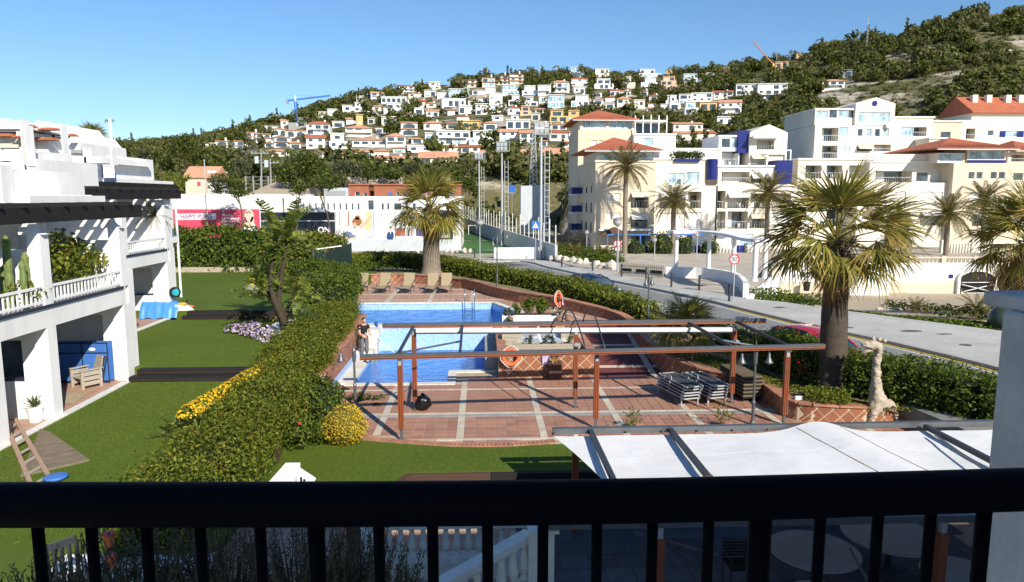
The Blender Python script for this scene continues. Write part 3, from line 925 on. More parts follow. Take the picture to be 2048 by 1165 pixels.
# facades
def wall_holes(mb,X0,X1, Z0,Z1,Y, th,holes):
 xs=sorted({X0,X1,*[min(max(v,X0), X1)for h in holes for v in(h[0],h[2])]})
 for i in range(len(xs)-1):
  a,b=xs[i],xs[i+1]
  if b-a<1e-4:continue
  hz=sorted([(max(h[1], Z0),min(h[3],Z1))for h in holes if h[0]<=a+1e-5 and h[2]>=b-1e-5])
  z=Z0
  for l, u in hz:
   if l>z+1e-4:mb.box(a,b,Y,Y+th,z,l)
   z=max(z,u)
  if Z1>z+1e-4:mb.box(a,b, Y,Y+th, z,Z1)
def block(t,conv,Y,rect,base, mat,openings,depth=12,name='wall',roof=None,rail='galv'):
 """a piece of a building whose front stands at distance Y; openings: (x0,y0,x1,y1,kind) in picture units of conv
 kinds: w window, s closed shutter, l loggia with glass at its back, p pale glazing"""
 x0,y0,x1,y1=rect
 a=Q(*conv(x0,y0),Y);b=Q(*conv(x1,y1),Y)
 X0,X1,Z1=a.x,b.x,a.z
 Z0=base if base is not None else b.z
 hs=[]
 for(u0, v0,u1,v1, k)in openings:
  p=Q(*conv(u0,v0), Y);q=Q(*conv(u1,v1),Y)
  hs.append((p.x,q.z,q.x,p.z,k))
 m=MB()
 wall_holes(m,X0,X1,Z0, Z1,Y,.3, hs)
 deep=1.9
 m.box(X0,X0+.3,Y+.301,Y+depth, Z0,Z1);m.box(X1-.3, X1,Y+.301, Y+depth,Z0, Z1)
 m.box(X0+.301,X1-.301,Y+deep, Y+depth,Z0, Z1)
 m.box(X0+.301,X1-.301,Y+.301, Y+deep-.001, Z1-.25,Z1-.001)
 zs=sorted({round(h[1],2)for h in hs if h[4]in 'l'})
 for z in zs:m.box(X0+.301,X1-.301,Y+.301, Y+deep-.001, z-.2,z)
 for h in hs:
  if h[4]=='l':
   for xx in(h[0]-.14,h[2]+.02):
    if X0+.35<xx<X1-.45:m.box(xx,xx+.12,Y+.302,Y+deep-.002,h[1]+.002,h[3]+.3)
 m.build(name,M[mat], t)
 for(xa,za,xb,zb,k)in hs:
  cx,cz,w,h=(xa+xb)/2,(za+zb)/2,xb-xa,zb-za
  L=t.location
  if k in 'wsp':
   me={'w':U_WIN,'s':U_SHUT, 'p':U_WINP}[k]
   unit('shutter' if k=='s' else 'window',me,t, Vector((cx,Y+.2,cz))-L,(w,.06, h))
   if k!='s':
    fr=MB()
    fr.box(xa,xb,Y+.1,Y+.16,za,za+.07).box(xa,xb,Y+.1,Y+.16,zb-.07,zb)
    n=max(1,round(w/1.3))
    for i in range(n+1):fr.box(xa+(w-.07)*i/n,xa+(w-.07)*i/n+.07,Y+.101,Y+.159,za+.071,zb-.071)
    fr.build('window_frame',M['white_clean'],t)
   else:
    MB().box(xa-.08,xb+.08, Y-.1,Y-.002,za-.1,za-.002).build('sill',M['white_clean'],t)
  else:
   unit('glass_door',U_WIN if random.random()<.6 else U_SHUT,t,Vector((cx+w*.05,Y+deep-.06,cz))-L,(w*.7,.08,h*.9))
   if w>2.2 and random.random()<.3:MB().hexa([(xa,Y-.9,zb-.75),(xb,Y-.9,zb-.75),(xb,Y-.002,zb-.1),(xa, Y-.002,zb-.1),(xa,Y-.9,zb-.7),(xb,Y-.9,zb-.7),(xb,Y-.002,zb-.04),(xa, Y-.002,zb-.04)]).build('awning',M['canvas' if random.random()<.6 else 'beige'], t)
   if random.random()<.35:MB().box(xb-.95,xb-.15,Y+1.2,Y+1.55,za+.1,za+.75).build('air_conditioner',M['greypanel'],t)
   if random.random()<.5:unit('curtain',U_SHUT,t, Vector((cx-w*.2,Y+deep-.12,cz))-L,(w*.22,.04,h*.85))
   r=MB();hr=min(1.0,h*.42)
   r.box(xa,xb,Y+.05,Y+.1, za+hr,za+hr+.06)
   n=max(2,int(w/.35))
   for i in range(n+1):r.box(xa+w*i/n-.015,xa+w*i/n+.015,Y+.06,Y+.09,za,za+hr-.001)
   r.build('railing',M[rail],t)
 if roof=='flat':
  MB().box(X0-.15,X1+.15,Y-.2,Y+depth+.1,Z1+.002,Z1+.22).build('cornice',M['white_clean'],t)
 return X0,X1,Z0,Z1
def hip(t,conv,Y,ex0, ex1,ey,ax, ay,depth,mat='rooftile'):
 a=Q(*conv(ex0, ey),Y);b=Q(*conv(ex1,ey),Y);z=a.z
 w=b.x-a.x;cx=(a.x+b.x)/2
 h=Q(*conv(ax, ay),Y+depth/2).z-z
 m=roof_mb(w-1,depth,0, h,.5)
 m.v=[(x+cx,y+Y+depth/2-.4,zz+z)for x, y,zz in m.v]
 r=m.build('roof', M[mat],t)
 rm=MB()
 n=int(w/.45)
 for i in range(n+1):
  x=a.x+w*i/n
  f=max(0.0,1-abs(x-cx)/(w/2))
  top=Vector((x,Y-.9+(depth/2+.5)*min(1,f*(w/depth)),z+h*min(1,f*(w/(depth+1)))))
  rm.tube([(x,Y-.92,z+.03),top+Vector((0,0,.03))],.055,5)
 tag(rm.build('tile_ridges',M[mat],r),kind='stuff')
 MB().box(a.x+.1,b.x-.1,Y-.8,Y-.5,z-.28,z-.125).build('eaves',M['white_clean'],t)
def CA(x,y):return(1100+x/2.912,200+y/2.912)
def CB(x,y):return(1540+x/2.648,180+y/2.648)
G0=-.75
t=thing('apartment_tower','tall cream apartment tower with red hipped roof behind the front tower','building',Vector(Q(1215,500, 113))*1)
block(t,CA,113,(165,175,495,500),G0,'cream',[(240, 235,270,300, 's'),(283, 235,310,300, 's')],12)
block(t,CA,113.3,(175,118,488,176),None,'cream2',[(192, 122,327,172, 'p'),(343, 122,478,172, 'p')],11, 'penthouse')
hip(t,CA,113,125,512,112,310, 62,13)
block(t,CA,112,(490,205,730,300),None,'white',[(540,222, 600,268,'p'),(612,222,690,268,'s')], 10,'terrace_floor','flat')
for k in range(5):
 c=Q(*CA(495+k*46, 205),112.2)
 MB().box(c.x-.07,c.x+.07,112.2, 112.34,c.z, c.z+3.0 if k<5 else c.z+1).build('terrace_post',M['white_clean'],t)
c0,c1=Q(*CA(490,122), 112.2),Q(*CA(682,118), 112.2)
MB().box(c0.x,c1.x,112, 115.5,c0.z-.1,c0.z+.1).build('terrace_canopy',M['white_clean'],t)
c0,c1=Q(*CA(492,128),115.6),Q(*CA(640,200), 115.6)
MB().box(c0.x,c1.x,115.6, 115.8,c1.z, c0.z).build('glazing',M['glass'],t)
t=thing('apartment_block','cream apartment block with red hipped roof and pale blue glazed top floor','building',Vector(Q(1250, 512,96))*1)
X0,X1,Z0,Z1=block(t,CA,96,(265,362,605,760),G0,'cream',[(327,545,360, 590,'s'),(373,545,410,590,'s'),(327, 658,360,703, 's'),(373, 658,410,703, 's'),(472, 535,570,630, 'l'),(472, 665,566,745, 'l'),(470, 790,590,850, 'w')],17)
MB().box(X0-.12,X1+.12,95.85,113,Z1+.002,Z1+.2).build('cornice',M['cream2'],t)
block(t,CA,96.4,(268,302,602,355),None,'cream2',[(288,305, 365,352,'p'),(370,305,440,352,'p'),(445,305,520,352,'p'),(525, 305,600,352, 'p')],12, 'penthouse')
hip(t,CA,95.6,193,648,290,425, 220,13.5)
for r in range(3):
 for q in range(3):
  z=Z1-3.4-r*2.75;y_=99+q*4.5
  unit('window', U_WIN,t,Vector((X0-.02,y_, z))-t.location,(.1,.8, 1.4))
for r in range(3):
 z=Z1-4.2-r*2.75
 MB().box(X0-1.5,X0-.002,109,112.9,z-.2,z).build('balcony',M['white_clean'],t)
 MB().box(X0-1.5,X0-1.42,109, 112.9,z+.001, z+1).build('balcony_parapet',M['blue'],t)
 MB().box(X0-1.42,X0-.002,109, 109.08,z+.001, z+1).build('balcony_parapet',M['blue'],t)
c0, c1=Q(*CA(280,752),95.5),Q(*CA(592,760),95.5)
MB().box(c0.x,c1.x,94.4,95.99,c1.z,c0.z).build('canopy_slab',M['white_clean'],t)
t=thing('apartment_block','white apartment block with deep shaded balconies between the two date palms','building',Vector(Q(1390,512,100))*1)
X0, X1,Z0,Z1=block(t,CA,100,(606,500,968,760),G0,'cream2',[(640,535, 790,632,'l'),(805,535,880,632,'l'),(640,660,718,750,'s'),(730, 660,785,750, 's'),(800, 655,880,752, 's'),(640, 790,760,850, 's'),(795, 780,830,850, 'w'),(850, 790,940,850, 's')],15)
block(t,CA,101,(606,348,905,500),None,'cream2',[(690, 425,783,495, 'p'),(792, 420,866,495, 'p')],13, 'upper_floor','flat')
c0,c1=Q(*CA(722,345), 101),Q(*CA(868,362), 101)
MB().box(c0.x,c1.x,100.6, 100.98,c1.z, c0.z).build('planter_trough',M['blue'],t)
V, F=crown_leaves([((lerp(c0.x, c1.x,k/5),100.9,c0.z+.5),(.8,.5,.6))for k in range(6)],30,.35)
link('roof_plants', quads_mesh('roof_plants',V, F),M['tree'],t)
block(t,CA,104, (640,290,990,350),None,'white',[(730,300, 800,345,'w')],9,'roof_storey','flat')
c=Q(*CA(945,465),100.5);c2=Q(*CA(945,345),100.5);r_=Q(*CA(978, 400),100.5).x-c.x
MB().cyl((c.x,100.8,c.z),(c.x,100.8,c2.z),r_,n=24).build('blue_tiled_turret',M['blue'],t,smooth=False)
t=thing('apartment_block','white apartment block with blue tiled wing and gabled top storey','building',Vector(Q(1500, 512,100))*1)
block(t,CA,100,(969,492,1445,760),G0,'cream2',[(976,530,1020,635,'l'),(1035, 538,1155,632, 'l'),(1170, 545,1280,632, 'l'),(1295, 545,1400,632, 'l'),(976, 650,1020,750, 'l'),(1035, 650,1150,752, 'l'),(1165, 660,1262,750, 'l'),(1290, 660,1390,750, 's'),(985, 790,1060,850, 's'),(1100, 780,1180,850, 'p'),(1220, 790,1300,850, 's')],15)
block(t,CA,101.5,(980,390,1320,492),None,'cream2',[(1000, 420,1160,482, 'l'),(1172, 428,1290,482, 'l')],13, 'upper_floor','flat')
X0,X1,Z0,Z1=block(t,CA, 104,(1165,190,1375,392),None,'cream2',[(1205, 235,1305,290, 'l'),(1155+15,315,1265,385,'l')],10, 'gabled_storey')
m=MB();ap=Q(*CA(1265,143),104).z
m.v=[(X0,104,Z1), (X1,104,Z1),((X0+X1)/2,104,ap),(X0,114, Z1),(X1, 114,Z1),((X0+X1)/2,114,ap)]
m.f=[(0,1,2), (3,5,4),(0,2, 5,3),(1,4,5,2)]
m.build('gable',M['cream2'],t)
c=Q(*CA(1262, 175),103.98);m=MB().lathe((0,0,0),[(.5,0),(.5,.06)],16);m.v=[(x+c.x,103.99-z, y+c.z)for x,y,z in m.v];m.build('round_vent', M['beige'],t)
c0,c1=Q(*CA(1100, 178),104.5), Q(*CA(1164,290),104.5)
MB().box(c0.x,c1.x,104.5,112,c1.z-.5,c0.z).build('blue_tiled_panel',M['blue'],t)
c0,c1=Q(*CA(1180,212),103),Q(*CA(1335,225), 103)
MB().box(c0.x,c1.x,102.6, 103.99,c1.z, c0.z).build('awning',M['canvas'],t)
block(t,CA,105,(985,215,1100,392),None,'white',[(1000,225,1050, 280,'w'),(1060,220,1095,280,'p'),(1000, 300,1095,380, 'l')],8, 'terrace_storey','flat')
c0,c1=Q(*CA(1322,352), 101),Q(*CA(1411,425), 101)
MB().box(c0.x,c1.x,101, 106,c1.z-2,c0.z).build('blue_tiled_panel',M['blue'],t)
c0,c1=Q(*CA(1255,292),103.5),Q(*CA(1392,385),103.5)
m=MB();m.box(c0.x,c1.x,102.9,103.1,c0.z-.15,c0.z)
for xx in(c0.x,c1.x-.15):m.box(xx,xx+.15, 102.9,103.1,c1.z,c0.z-.151)
m.build('terrace_frame',M['white_clean'], t)
t=thing('apartment_block','large cream apartment block with arched gable window near the hilltop pines','building',Vector(Q(1700, 505,118))*1)
X0,X1,Z0,Z1=block(t,CB,118,(240,188,655,480),G0,'cream2',[(276,200,360, 272,'l'),(366,197,410,245,'p'),(276, 295,355,365, 'l'),(392, 300,422,332, 'p'),(465, 207,490,246, 'w'),(513, 207,537,248, 'p'),(557, 207,582,248, 'w'),(602, 205,628,248, 'p'),(462, 290,540,326, 'l'),(550, 290,638,326, 'l'),(290, 390,360,450, 'l'),(470, 390,530,450, 'w')],22)
block(t,CB,118.4,(240,105,455,188),None,'cream2',[(245, 112,305,150, 'p'),(315, 105,355,150, 'w'),(362, 108,410,150, 'p'),(415, 108,445,150, 'w')],12, 'terrace_storey','flat')
xa,xb,za,zb=block(t,CB, 117.9,(456,72,657,188),None,'cream2',[(472, 118,632,178, 'p')],12, 'gabled_storey')
m=MB();ap=Q(*CB(556,40),117.9).z
m.v=[(xa,117.9,zb), (xb,117.9,zb),((xa+xb)/2,117.9,ap),(xa,130, zb),(xb, 130,zb),((xa+xb)/2,130,ap)]
m.f=[(0,1,2), (3,5,4),(0,2, 5,3),(1,4,5,2)];m.build('gable',M['cream2'], t)
c=Q(*CB(555, 72),117.85);m=MB().lathe((0,0,0),[(.45,0),(.45,.06)],16);m.v=[(x+c.x,117.88-z, y+c.z)for x,y,z in m.v];m.build('round_vent', M['blue'],t)
for q, (yy,zz)in enumerate(((121, 4.5),(127, 4.5),(121, 8.5),(127, 8.5),(133, 8.5))):
 unit('window',U_WIN, t,Vector((X0-.02,yy,zz))-t.location,(.1,1.2,1.8))
c=Q(*CB(630,188), 117.5)
m=MB().ball((c.x,c.y,c.z),.55,12,6,(1,.25,1));m.build('satellite_dish',M['white_clean'],t)
t=thing('apartment_block', 'plain cream apartment block with flat roof and wide balcony beside the arched gable','building',Vector(Q(1825,505,120))*1)
block(t,CB,120,(657,148,846,420),G0,'cream2',[(697,197, 760,246,'p'),(762,197,828,246,'l'),(740,290,822,348,'l')],14, 'wall','flat')
block(t,CB,124,(846,170,1000,420),G0,'cream',[(905,222, 955,270,'w')],12,'rear_wing','flat')
block(t, CB,116,(845,260,925,420),G0,'cream2',[(855,285,905,330,'l')],8, 'stair_wing','flat')
t=thing('apartment_block','low white apartment front with arched parapet behind the big fan palm','building',Vector(Q(1830,505,104))*1)
X0, X1,Z0,Z1=block(t,CB,106,(530,385,975,492),None,'cream2',[(560,430, 750,490,'l'),(776,435,836,488,'w'),(850,440,915,488,'s')],12, 'upper_floor','flat')
cx=Q(*CB(738,380),106).x;za=Q(*CB(738,350),106).z-Z1
m=MB();pl=[(cx+5.6*math.cos(math.pi*i/14),Z1+.25+za*math.sin(math.pi*i/14))for i in range(15)]
m.v=[(x,105.9,z)for x, z in pl]+[(x,106.3, z)for x, z in pl];m.f=[tuple(range(15)), tuple(reversed(range(15,30)))]+[(i,i+15,i+16,i+1)for i in range(14)]
m.build('arched_parapet',M['cream2'],t)
block(t, CB,104,(470,492,1000,740),G0,'cream2',[(590,540,716,622,'s'),(795, 540,912,602, 's'),(490, 540,560,620, 'l'),(490, 640,600,720, 'l'),(620, 645,740,725, 'l'),(800, 640,930,725, 'l')],14)
block(t,CB,107,(150,370,530,740),G0,'cream2',[(190, 400,270,470, 'l'),(300, 400,380,470, 'l'),(420, 400,500,470, 'l'),(190, 520,270,600, 'l'),(300, 520,380,600, 'l'),(420, 520,500,600, 's'),(190, 640,270,720, 's'),(300, 640,380,720, 'l'),(420, 640,500,720, 'l')],12, 'left_wing','flat')
t=thing('apartment_tower','cream corner tower with red hipped roof and glazed lookout by right edge palms','building',Vector(Q(1970,505,103))*1)
X0, X1,Z0,Z1=block(t,CB,103,(975,388,1255,740),G0,'cream',[(1053,435, 1082,473,'w'),(1095,435,1124,473,'w'),(1170,435,1200,473,'w'),(1213, 435,1243,473, 'w'),(1060, 540,1110,590, 's'),(1130, 540,1190,590, 's'),(1075, 648,1190,722, 'l')],14)
block(t,CB,103.4,(1048,312,1246,388),None,'cream2',[(1060, 322,1236,367, 'p')],10, 'penthouse')
c0, c1=Q(*CB(1050,372),103.2),Q(*CB(1246,388),103.2);MB().box(c0.x,c1.x,103.2,103.39,c1.z,c0.z).build('blue_tiled_band',M['blue'],t)
block(t,CB,103.6, (890,335,1030,388),None,'cream2',[(900,338, 1020,380,'p')],9,'glazed_terrace')
hip(t,CB, 102.4,868,1308, 308,1080,256, 13)
t=thing('apartment_block','white apartment block with long red tiled roof and blue shutters at the right edge','building',Vector(Q(2010, 505,124))*1)
X0,X1,Z0,Z1=block(t,CB,128,(985,160,1480,420),G0,'cream2',[(1040,205,1084, 260,'l'),(1155,215,1183,243,'w'),(1247, 218,1315,250, 'p'),(1380, 215,1440,260, 'l')],14)
for u0,u1 in((1220,1246),(1317,1343)):
 a,b=Q(*CB(u0,218),127.9), Q(*CB(u1,250),127.9);MB().box(a.x,b.x, 127.9,127.98,b.z,a.z).build('blue_shutter',M['blue'],t)
a,b=Q(*CB(1100,115),130),Q(*CB(1480,115),130)
m=roof_mb(b.x-a.x, 10,0,3.4, .4,True);m.v=[(x+(a.x+b.x)/2,y+136,z+a.z)for x,y, z in m.v];m.build('roof',M['rooftile'], t)
MB().box(a.x,b.x,131.5, 141,Z1+.003, a.z-.13).build('attic_wall',M['cream2'],t)
for u0 in(1085,1160,1262,1330):
 a=Q(*CB(u0,90),134);MB().box(a.x-.5,a.x+.5,134,135,a.z-1,a.z+2.2).build('chimney',M['cream2'],t)
block(t, CB,112,(1262,325,1480,740),G0,'cream',[(1280,345,1345,380,'l'),(1290, 440,1340,480, 'w')],12, 'side_wing')
hip(t,CB,111.6,1284,1500,318,1390, 270,10)
fw=thing('garden_wall','cream garden wall with slotted openings in front of the apartments','wall',tuple(Q(1400,505,94)))
def front_fence(px0,px1,Y):
 a,b=Q(px0,496,Y),Q(px1,512, Y)
 MB().box(a.x,b.x,Y, Y+.25,b.z-.6,b.z+.25).build('plinth',M['cream2'],fw)
 MB().box(a.x,b.x,Y,Y+.25,a.z,a.z+.12).build('coping',M['cream2'],fw)
 n=int((b.x-a.x)/.42)
 for i in range(n+1):
  x=a.x+(b.x-a.x-.16)*i/n
  MB().box(x,x+.16,Y+.04, Y+.2,b.z+.251,a.z-.001).build('upright',M['cream2'],fw)
for p in((1222,1280),(1312,1372), (1408,1468), (1490,1535)):front_fence(p[0],p[1],93)
for p0, p1 in((1283,1309),(1375, 1400),(1470, 1488)):
 a,b=Q(p0,491,93),Q(p1,507,93)
 gt=thing('garden_gate','cobalt blue metal garden gate, %s along the garden wall'%{1283:'left one',1375:'middle one',1470:'right one'}[p0],'gate',(a.x,93,b.z),0,'blue gates in the garden wall')
 MB().box(a.x,(a.x+b.x)/2-.02,92.9,92.96,b.z,a.z).build('leaf',M['blue'],gt);MB().box((a.x+b.x)/2+.02,b.x,92.9,92.96,b.z,a.z).build('leaf',M['blue'],gt)
 for xx in(a.x-.3,b.x+.02):MB().box(xx,xx+.28,92.85,93.15,b.z-.3,a.z+.25).build('gate_post',M['cream2'], gt)
for p0,p1,lab in((1760,1815,'left'),(1890,1942, 'middle'),(1958, 2040,'right')):
 a,b=Q(p0,488,91),Q(p1,506, 91)
 pw=thing('terrace_wall','short cream balustrade wall with square end posts behind the promenade, %s'%lab,'wall',(a.x,91,b.z),0,'short walls behind the promenade')
 m=MB();n=int((b.x-a.x)/.4)
 MB().box(a.x,b.x,91,91.3, a.z,a.z+.15).build('coping',M['cream2'], pw)
 for i in range(n):MB().box(a.x+.4*i+.1,a.x+.4*i+.25, 91.05,91.25,b.z-.4,a.z-.001).build('upright',M['cream2'],pw)
 for xx in(a.x-.5,b.x):MB().box(xx, xx+.5,90.9, 91.4,b.z-.5,a.z+.5).build('post',M['cream2'],pw)
a,b=Q(1215,471,92.5), Q(1345,500, 92.5)
pg=thing('blue_pergola','thin blue metal pergola frame in front of the cream apartment block','pergola',(a.x,92.5,b.z))
for k in range(5):
 x=lerp(a.x,b.x,k/4);MB().box(x-.06,x+.06,92.4,92.52, b.z-.4, a.z).build('post',M['bluepaint'],pg)
MB().box(a.x,b.x+4, 92.38,92.54,a.z+.001,a.z+.16).build('beam',M['bluepaint'],pg)
c=Q(1231,455,93.6)
one('garden_tent',MB().hexa([(c.x-2,93.8, c.z-1.0),(c.x+2,93.8,c.z-1.0),(c.x+2,95.2,c.z-1.0),(c.x-2,95.2, c.z-1.0),(c.x-.15,94.4,c.z),(c.x+.15,94.4,c.z),(c.x+.15,94.6,c.z),(c.x-.15,94.6,c.z)]),M['brownwood'],'dark brown pointed gazebo roof beside the front tower','gazebo')

# lettering
def text_mesh(name, s,size,p, mat,parent,align='LEFT',rot=(math.pi/2,0,0),extrude=.006,sx=1.0):
 cu=bpy.data.curves.new(name,'FONT')
 cu.body=s;cu.size=size;cu.extrude=extrude;cu.offset=size*.02;cu.align_x=align;cu.align_y='CENTER'
 o=bpy.data.objects.new(name,cu)
 COL.objects.link(o)
 me=bpy.data.meshes.new_from_object(o.evaluated_get(bpy.context.evaluated_depsgraph_get()))
 bpy.data.objects.remove(o)
 me.transform(Matrix.Translation(p)@Matrix.Rotation(rot[2],4,'Z')@Matrix.Rotation(rot[0],4,'X')@Matrix.Diagonal((sx,1,1,1)))
 me.materials.clear()
 return link(name,me,mat,parent)
M['red_board']=pm('crimson_board',(.62,.07, .12),.5,.05,1)
M['text_dark']=pm('dark_print', (.06,.03,.06),.5,.05,1)
M['print_white']=pm('white_print',(.80,.80,.80),.5,.03,1)
M['print_skin']=pm('skin_print',(.62,.42, .30),.5,.1,3)
M['print_hair']=pm('hair_print', (.34,.14,.05),.5,.3,5)
M['print_grey']=pm('grey_print',(.50,.48,.46),.5,.2,5)
M['print_navy']=pm('navy_print',(.02,.05, .16),.5,.1,3)
M['print_jeans']=pm('denim_print', (.16,.22,.38),.5,.3,6)
M['print_sand']=pm('sand_print',(.70,.55,.30),.5,.1,2)
M['navyboard']=pm('navy_board',(.018,.024, .035),.4,.1,2)
YB=104.0
def bq(px,py,Y=YB):return Q(px,py,Y)
def board(name,label,x0,y0,x1, y1,mat,Y=YB-.25):
 a,b=bq(x0,y0,Y),bq(x1,y1,Y)
 t=thing(name,label,'billboard',(a.x,Y,b.z))
 MB().box(a.x,b.x,Y, Y+.12,b.z,a.z).build('panel',mat,t)
 return t, a,b
def flat(t,name, mat,pts,Y, k=1):
 """flat printed shape on a board"""
 m=MB();m.v=[tuple(bq(x, y,Y-.006*k))for x, y in pts];m.f=[tuple(range(len(pts)))]
 return m.build(name,mat,t)
def oval(cx,cy,rx,ry,n=14):return[(cx+rx*math.cos(2*math.pi*i/n),cy+ry*math.sin(2*math.pi*i/n))for i in range(n)]
t=thing('sports_hall','long low white sports hall behind the row of billboards', 'building',tuple(bq(620,500)))
op=[(592+12.2*i,407,597.5+12.2*i,421, 'w')for i in range(11)]+[(735,401, 748,421,'w'),(762,407,768,421,'w'),(773,407,779,421,'w'),(787, 407,803,421, 'w'),(810, 407,816,421, 'w'),(824, 407,832,421, 'w'),(850, 407,858,421, 'w'),(890, 406,896,420, 'w'),(905, 406,911,420, 'w'),(875, 407,881,421, 'w')]
ID=lambda x,y:(x,y)
block(t,ID,YB,(568,396,922,500),-1.2, 'white',op,18, 'front_wall')
a, b=bq(330, 392),bq(567.8,500)
MB().box(a.x,b.x,YB, YB+20,-1.2,a.z).build('long_wall',M['white'],t)
MB().box(a.x-.1,b.x, YB-.1,YB+20.1,a.z+.002,a.z+.25).build('coping',M['white_clean'],t)
a,b=bq(568,396),bq(922,396)
MB().box(a.x-.1,b.x+.1,YB-.1,YB+18,a.z+.002,a.z+.2).build('coping',M['white_clean'],t)
a,b=bq(672,480,YB-.4),bq(908,500,YB-.4)
MB().box(a.x,b.x, YB-.4,YB-.05,b.z-.6,a.z-.01).build('plinth',M['greypanel'],t)
c=bq(413,405,YB-.5)
one('rain_pole',MB().cyl((c.x,c.y,-1),(c.x, c.y,c.z+6),.07, n=8),M['galv'],'thin pale pole in front of the red billboard','pole')
t,a, b=board('billboard', 'crimson billboard with white lettering and a portrait of a blonde woman',336,419, 521,478,M['red_board'])
flat(t,'name_strip',M['print_white'],[(353,428),(432,427),(432,439.5), (353,440.5)],YB-.25)
c=bq(392,434,YB-.28);text_mesh('lettering','HAPPY PUPES',.86, c,pm('mauve_print', (.30,.10,.22),.5,.05,1),t,'CENTER',sx=.86)
for i,s in enumerate(('“',"There’s a",'big difference','between style','home and')):
 c=bq(444,(425.5,431,437,443,449)[i],YB-.28);text_mesh('lettering',s,.5 if i else .9,c,M['print_white'],t,sx=.9)
flat(t, 'white_blouse',M['print_white'],[(482,462),(488,452), (496,447), (508,447), (515,455), (520,478), (480,478)],YB-.25,1)
flat(t,'blonde_hair',pm('blonde_print',(.72,.66,.52),.5,.2,4),oval(498,433,9.5, 14),YB-.25,2)
flat(t,'blonde_hair',pm('blonde_print',(.72,.66,.52),.5,.2,4),[(489,434),(507.5,434),(509,454), (500,460), (490,455)],YB-.25,2)
flat(t,'neck',M['print_skin'],[(494,440),(500,440),(502,452),(493, 452)],YB-.25,3)
flat(t,'face',pm('light_skin_print',(.70,.55, .45),.5,.05,3),oval(497,433.5,6,9),YB-.25,4)
for ex in(494.2,499.6):flat(t,'eye',M['text_dark'],oval(ex, 431.8,1.0,.55, 8),YB-.25,5)
flat(t,'mouth',pm('lip_print',(.55,.18,.18),.5,.05,3),oval(497,438.3,1.9,.6,8),YB-.25,5)
flat(t,'nose',M['print_skin'],[(496.6,432.5),(497.6,432.5),(498,435.6),(496, 435.6)],YB-.25,5)
flat(t,'fringe',M['print_hair'],[(491, 430),(492.5, 424.5),(497, 422.5),(502, 424.5),(503, 430),(500.5, 426.5),(496, 425.5)],YB-.25,5)
t,a,b=board('billboard','black billboard with thin white line behind the hedge',521.4,425,671,485,M['navyboard'])
MB().box(a.x,b.x,YB-.27,YB-.252,bq(0,443).z-.05,bq(0, 443).z+.05).build('white_line',M['print_white'],t)
c=bq(648, 460.5,YB-.28);text_mesh('lettering','ON', 1.1,c,M['print_white'],t,'CENTER')
flat(t,'red_mark',M['red_board'],[(654,465),(659,466),(659,469),(654, 468)],YB-.25,2)
t,a,b=board('billboard','billboard showing a smiling person in jeans with arms spread wide',671.6,422,747,480.3,M['print_white'])
flat(t,'wall_print',M['print_sand'],[(717,423),(744.5,423),(744.5,462), (733,462), (719,440)],YB-.25,1)
flat(t,'curtain',pm('cream_print',(.85,.80,.68),.5,.05,2),[(720,423),(733,423),(731,445),(722, 442)],YB-.25,2)
flat(t,'window_bar',M['brick'],[(695.5, 423),(698.5, 423),(699, 452),(696, 452)],YB-.25,2)
flat(t,'window_bar',M['print_hair'],[(678, 423),(679.5, 423),(680, 452),(678.5, 452)],YB-.25,2)
flat(t,'floor_print',pm('floor_print',(.55,.46, .34),.5,.1,3),[(674,474),(713, 474),(711, 480),(674, 480)],YB-.25,1)
flat(t,'left_arm',M['print_skin'],[(678, 438),(680, 437.5),(697, 452.5),(695.5, 455.5)],YB-.25,3)
flat(t,'right_arm',M['print_skin'],[(744, 434),(742, 431),(718, 455),(722, 460),(733, 448)],YB-.25,3)
flat(t,'jeans',M['print_jeans'],[(685, 468),(694, 463),(708, 466),(712, 474),(700, 476),(688, 473)],YB-.25,3)
flat(t,'vest',pm('vest_print',(.72,.76, .80),.5,.1,4),[(699,461),(709, 456),(722, 459),(716, 470),(706, 470)],YB-.25,4)
flat(t,'hair',M['print_hair'],oval(714, 444,10,9),YB-.25,5)
flat(t,'topknot',M['print_hair'],oval(714.5,435.5,5, 4.5),YB-.25,5)
flat(t,'face',M['print_skin'],oval(709.3,452,4.4,6.4),YB-.25,6)
flat(t,'mouth',M['text_dark'],oval(709.8,455.6,1.4,1.3, 8),YB-.25,7)
for ex in(707.6,711):flat(t,'eye',M['text_dark'],oval(ex,450,.8, .4,8),YB-.25,7)
flat(t,'shoe_sole',M['print_grey'],oval(677.3,465,4,7),YB-.25,3)
flat(t,'shoe_sole',M['print_grey'],[(674,471),(681,471),(681,478),(674, 478)],YB-.25,3)
flat(t,'white_corner',M['print_white'],[(712, 474),(729, 463),(746.5, 464),(746.5, 480),(715, 480)],YB-.25,8)
for q,cc in enumerate(((.75,.25,.3),(.2, .3,.7),(.75,.2,.2))):flat(t,'round_icon',pm('icon_%d'%q, cc,.5,.05, 3),oval(734.6+q*4.2,474.6, 1.8,1.8),YB-.25,9)
for yy in(427,430.3):flat(t,'small_print',M['print_grey'],[(674.5,yy),(706,yy), (706,yy+.7),(674.5,yy+.7)],YB-.25,3)
t, a,b=board('billboard','white billboard with pale lettering and a man in a navy suit, arms folded',747.4,422,790,480.3,M['print_white'])
c=bq(749,428.5,YB-.28);text_mesh('lettering','living away',.62,c, M['print_grey'],t)
for yy in(434.4,442.5,447,449.5,455,459, 463,468):flat(t,'small_print',M['print_grey']if yy<436 else pm('faint_print', (.66,.67,.67),.5,.02,2),[(749.5,yy),(784 if yy<436 else 768,yy),(784 if yy<436 else 768,yy+.55),(749.5,yy+.55)],YB-.25, 2)
flat(t,'suit',M['print_navy'],[(772.5,474),(775,466),(778,463), (784,463), (787,466), (788,472), (786,480), (775,480)],YB-.25,2)
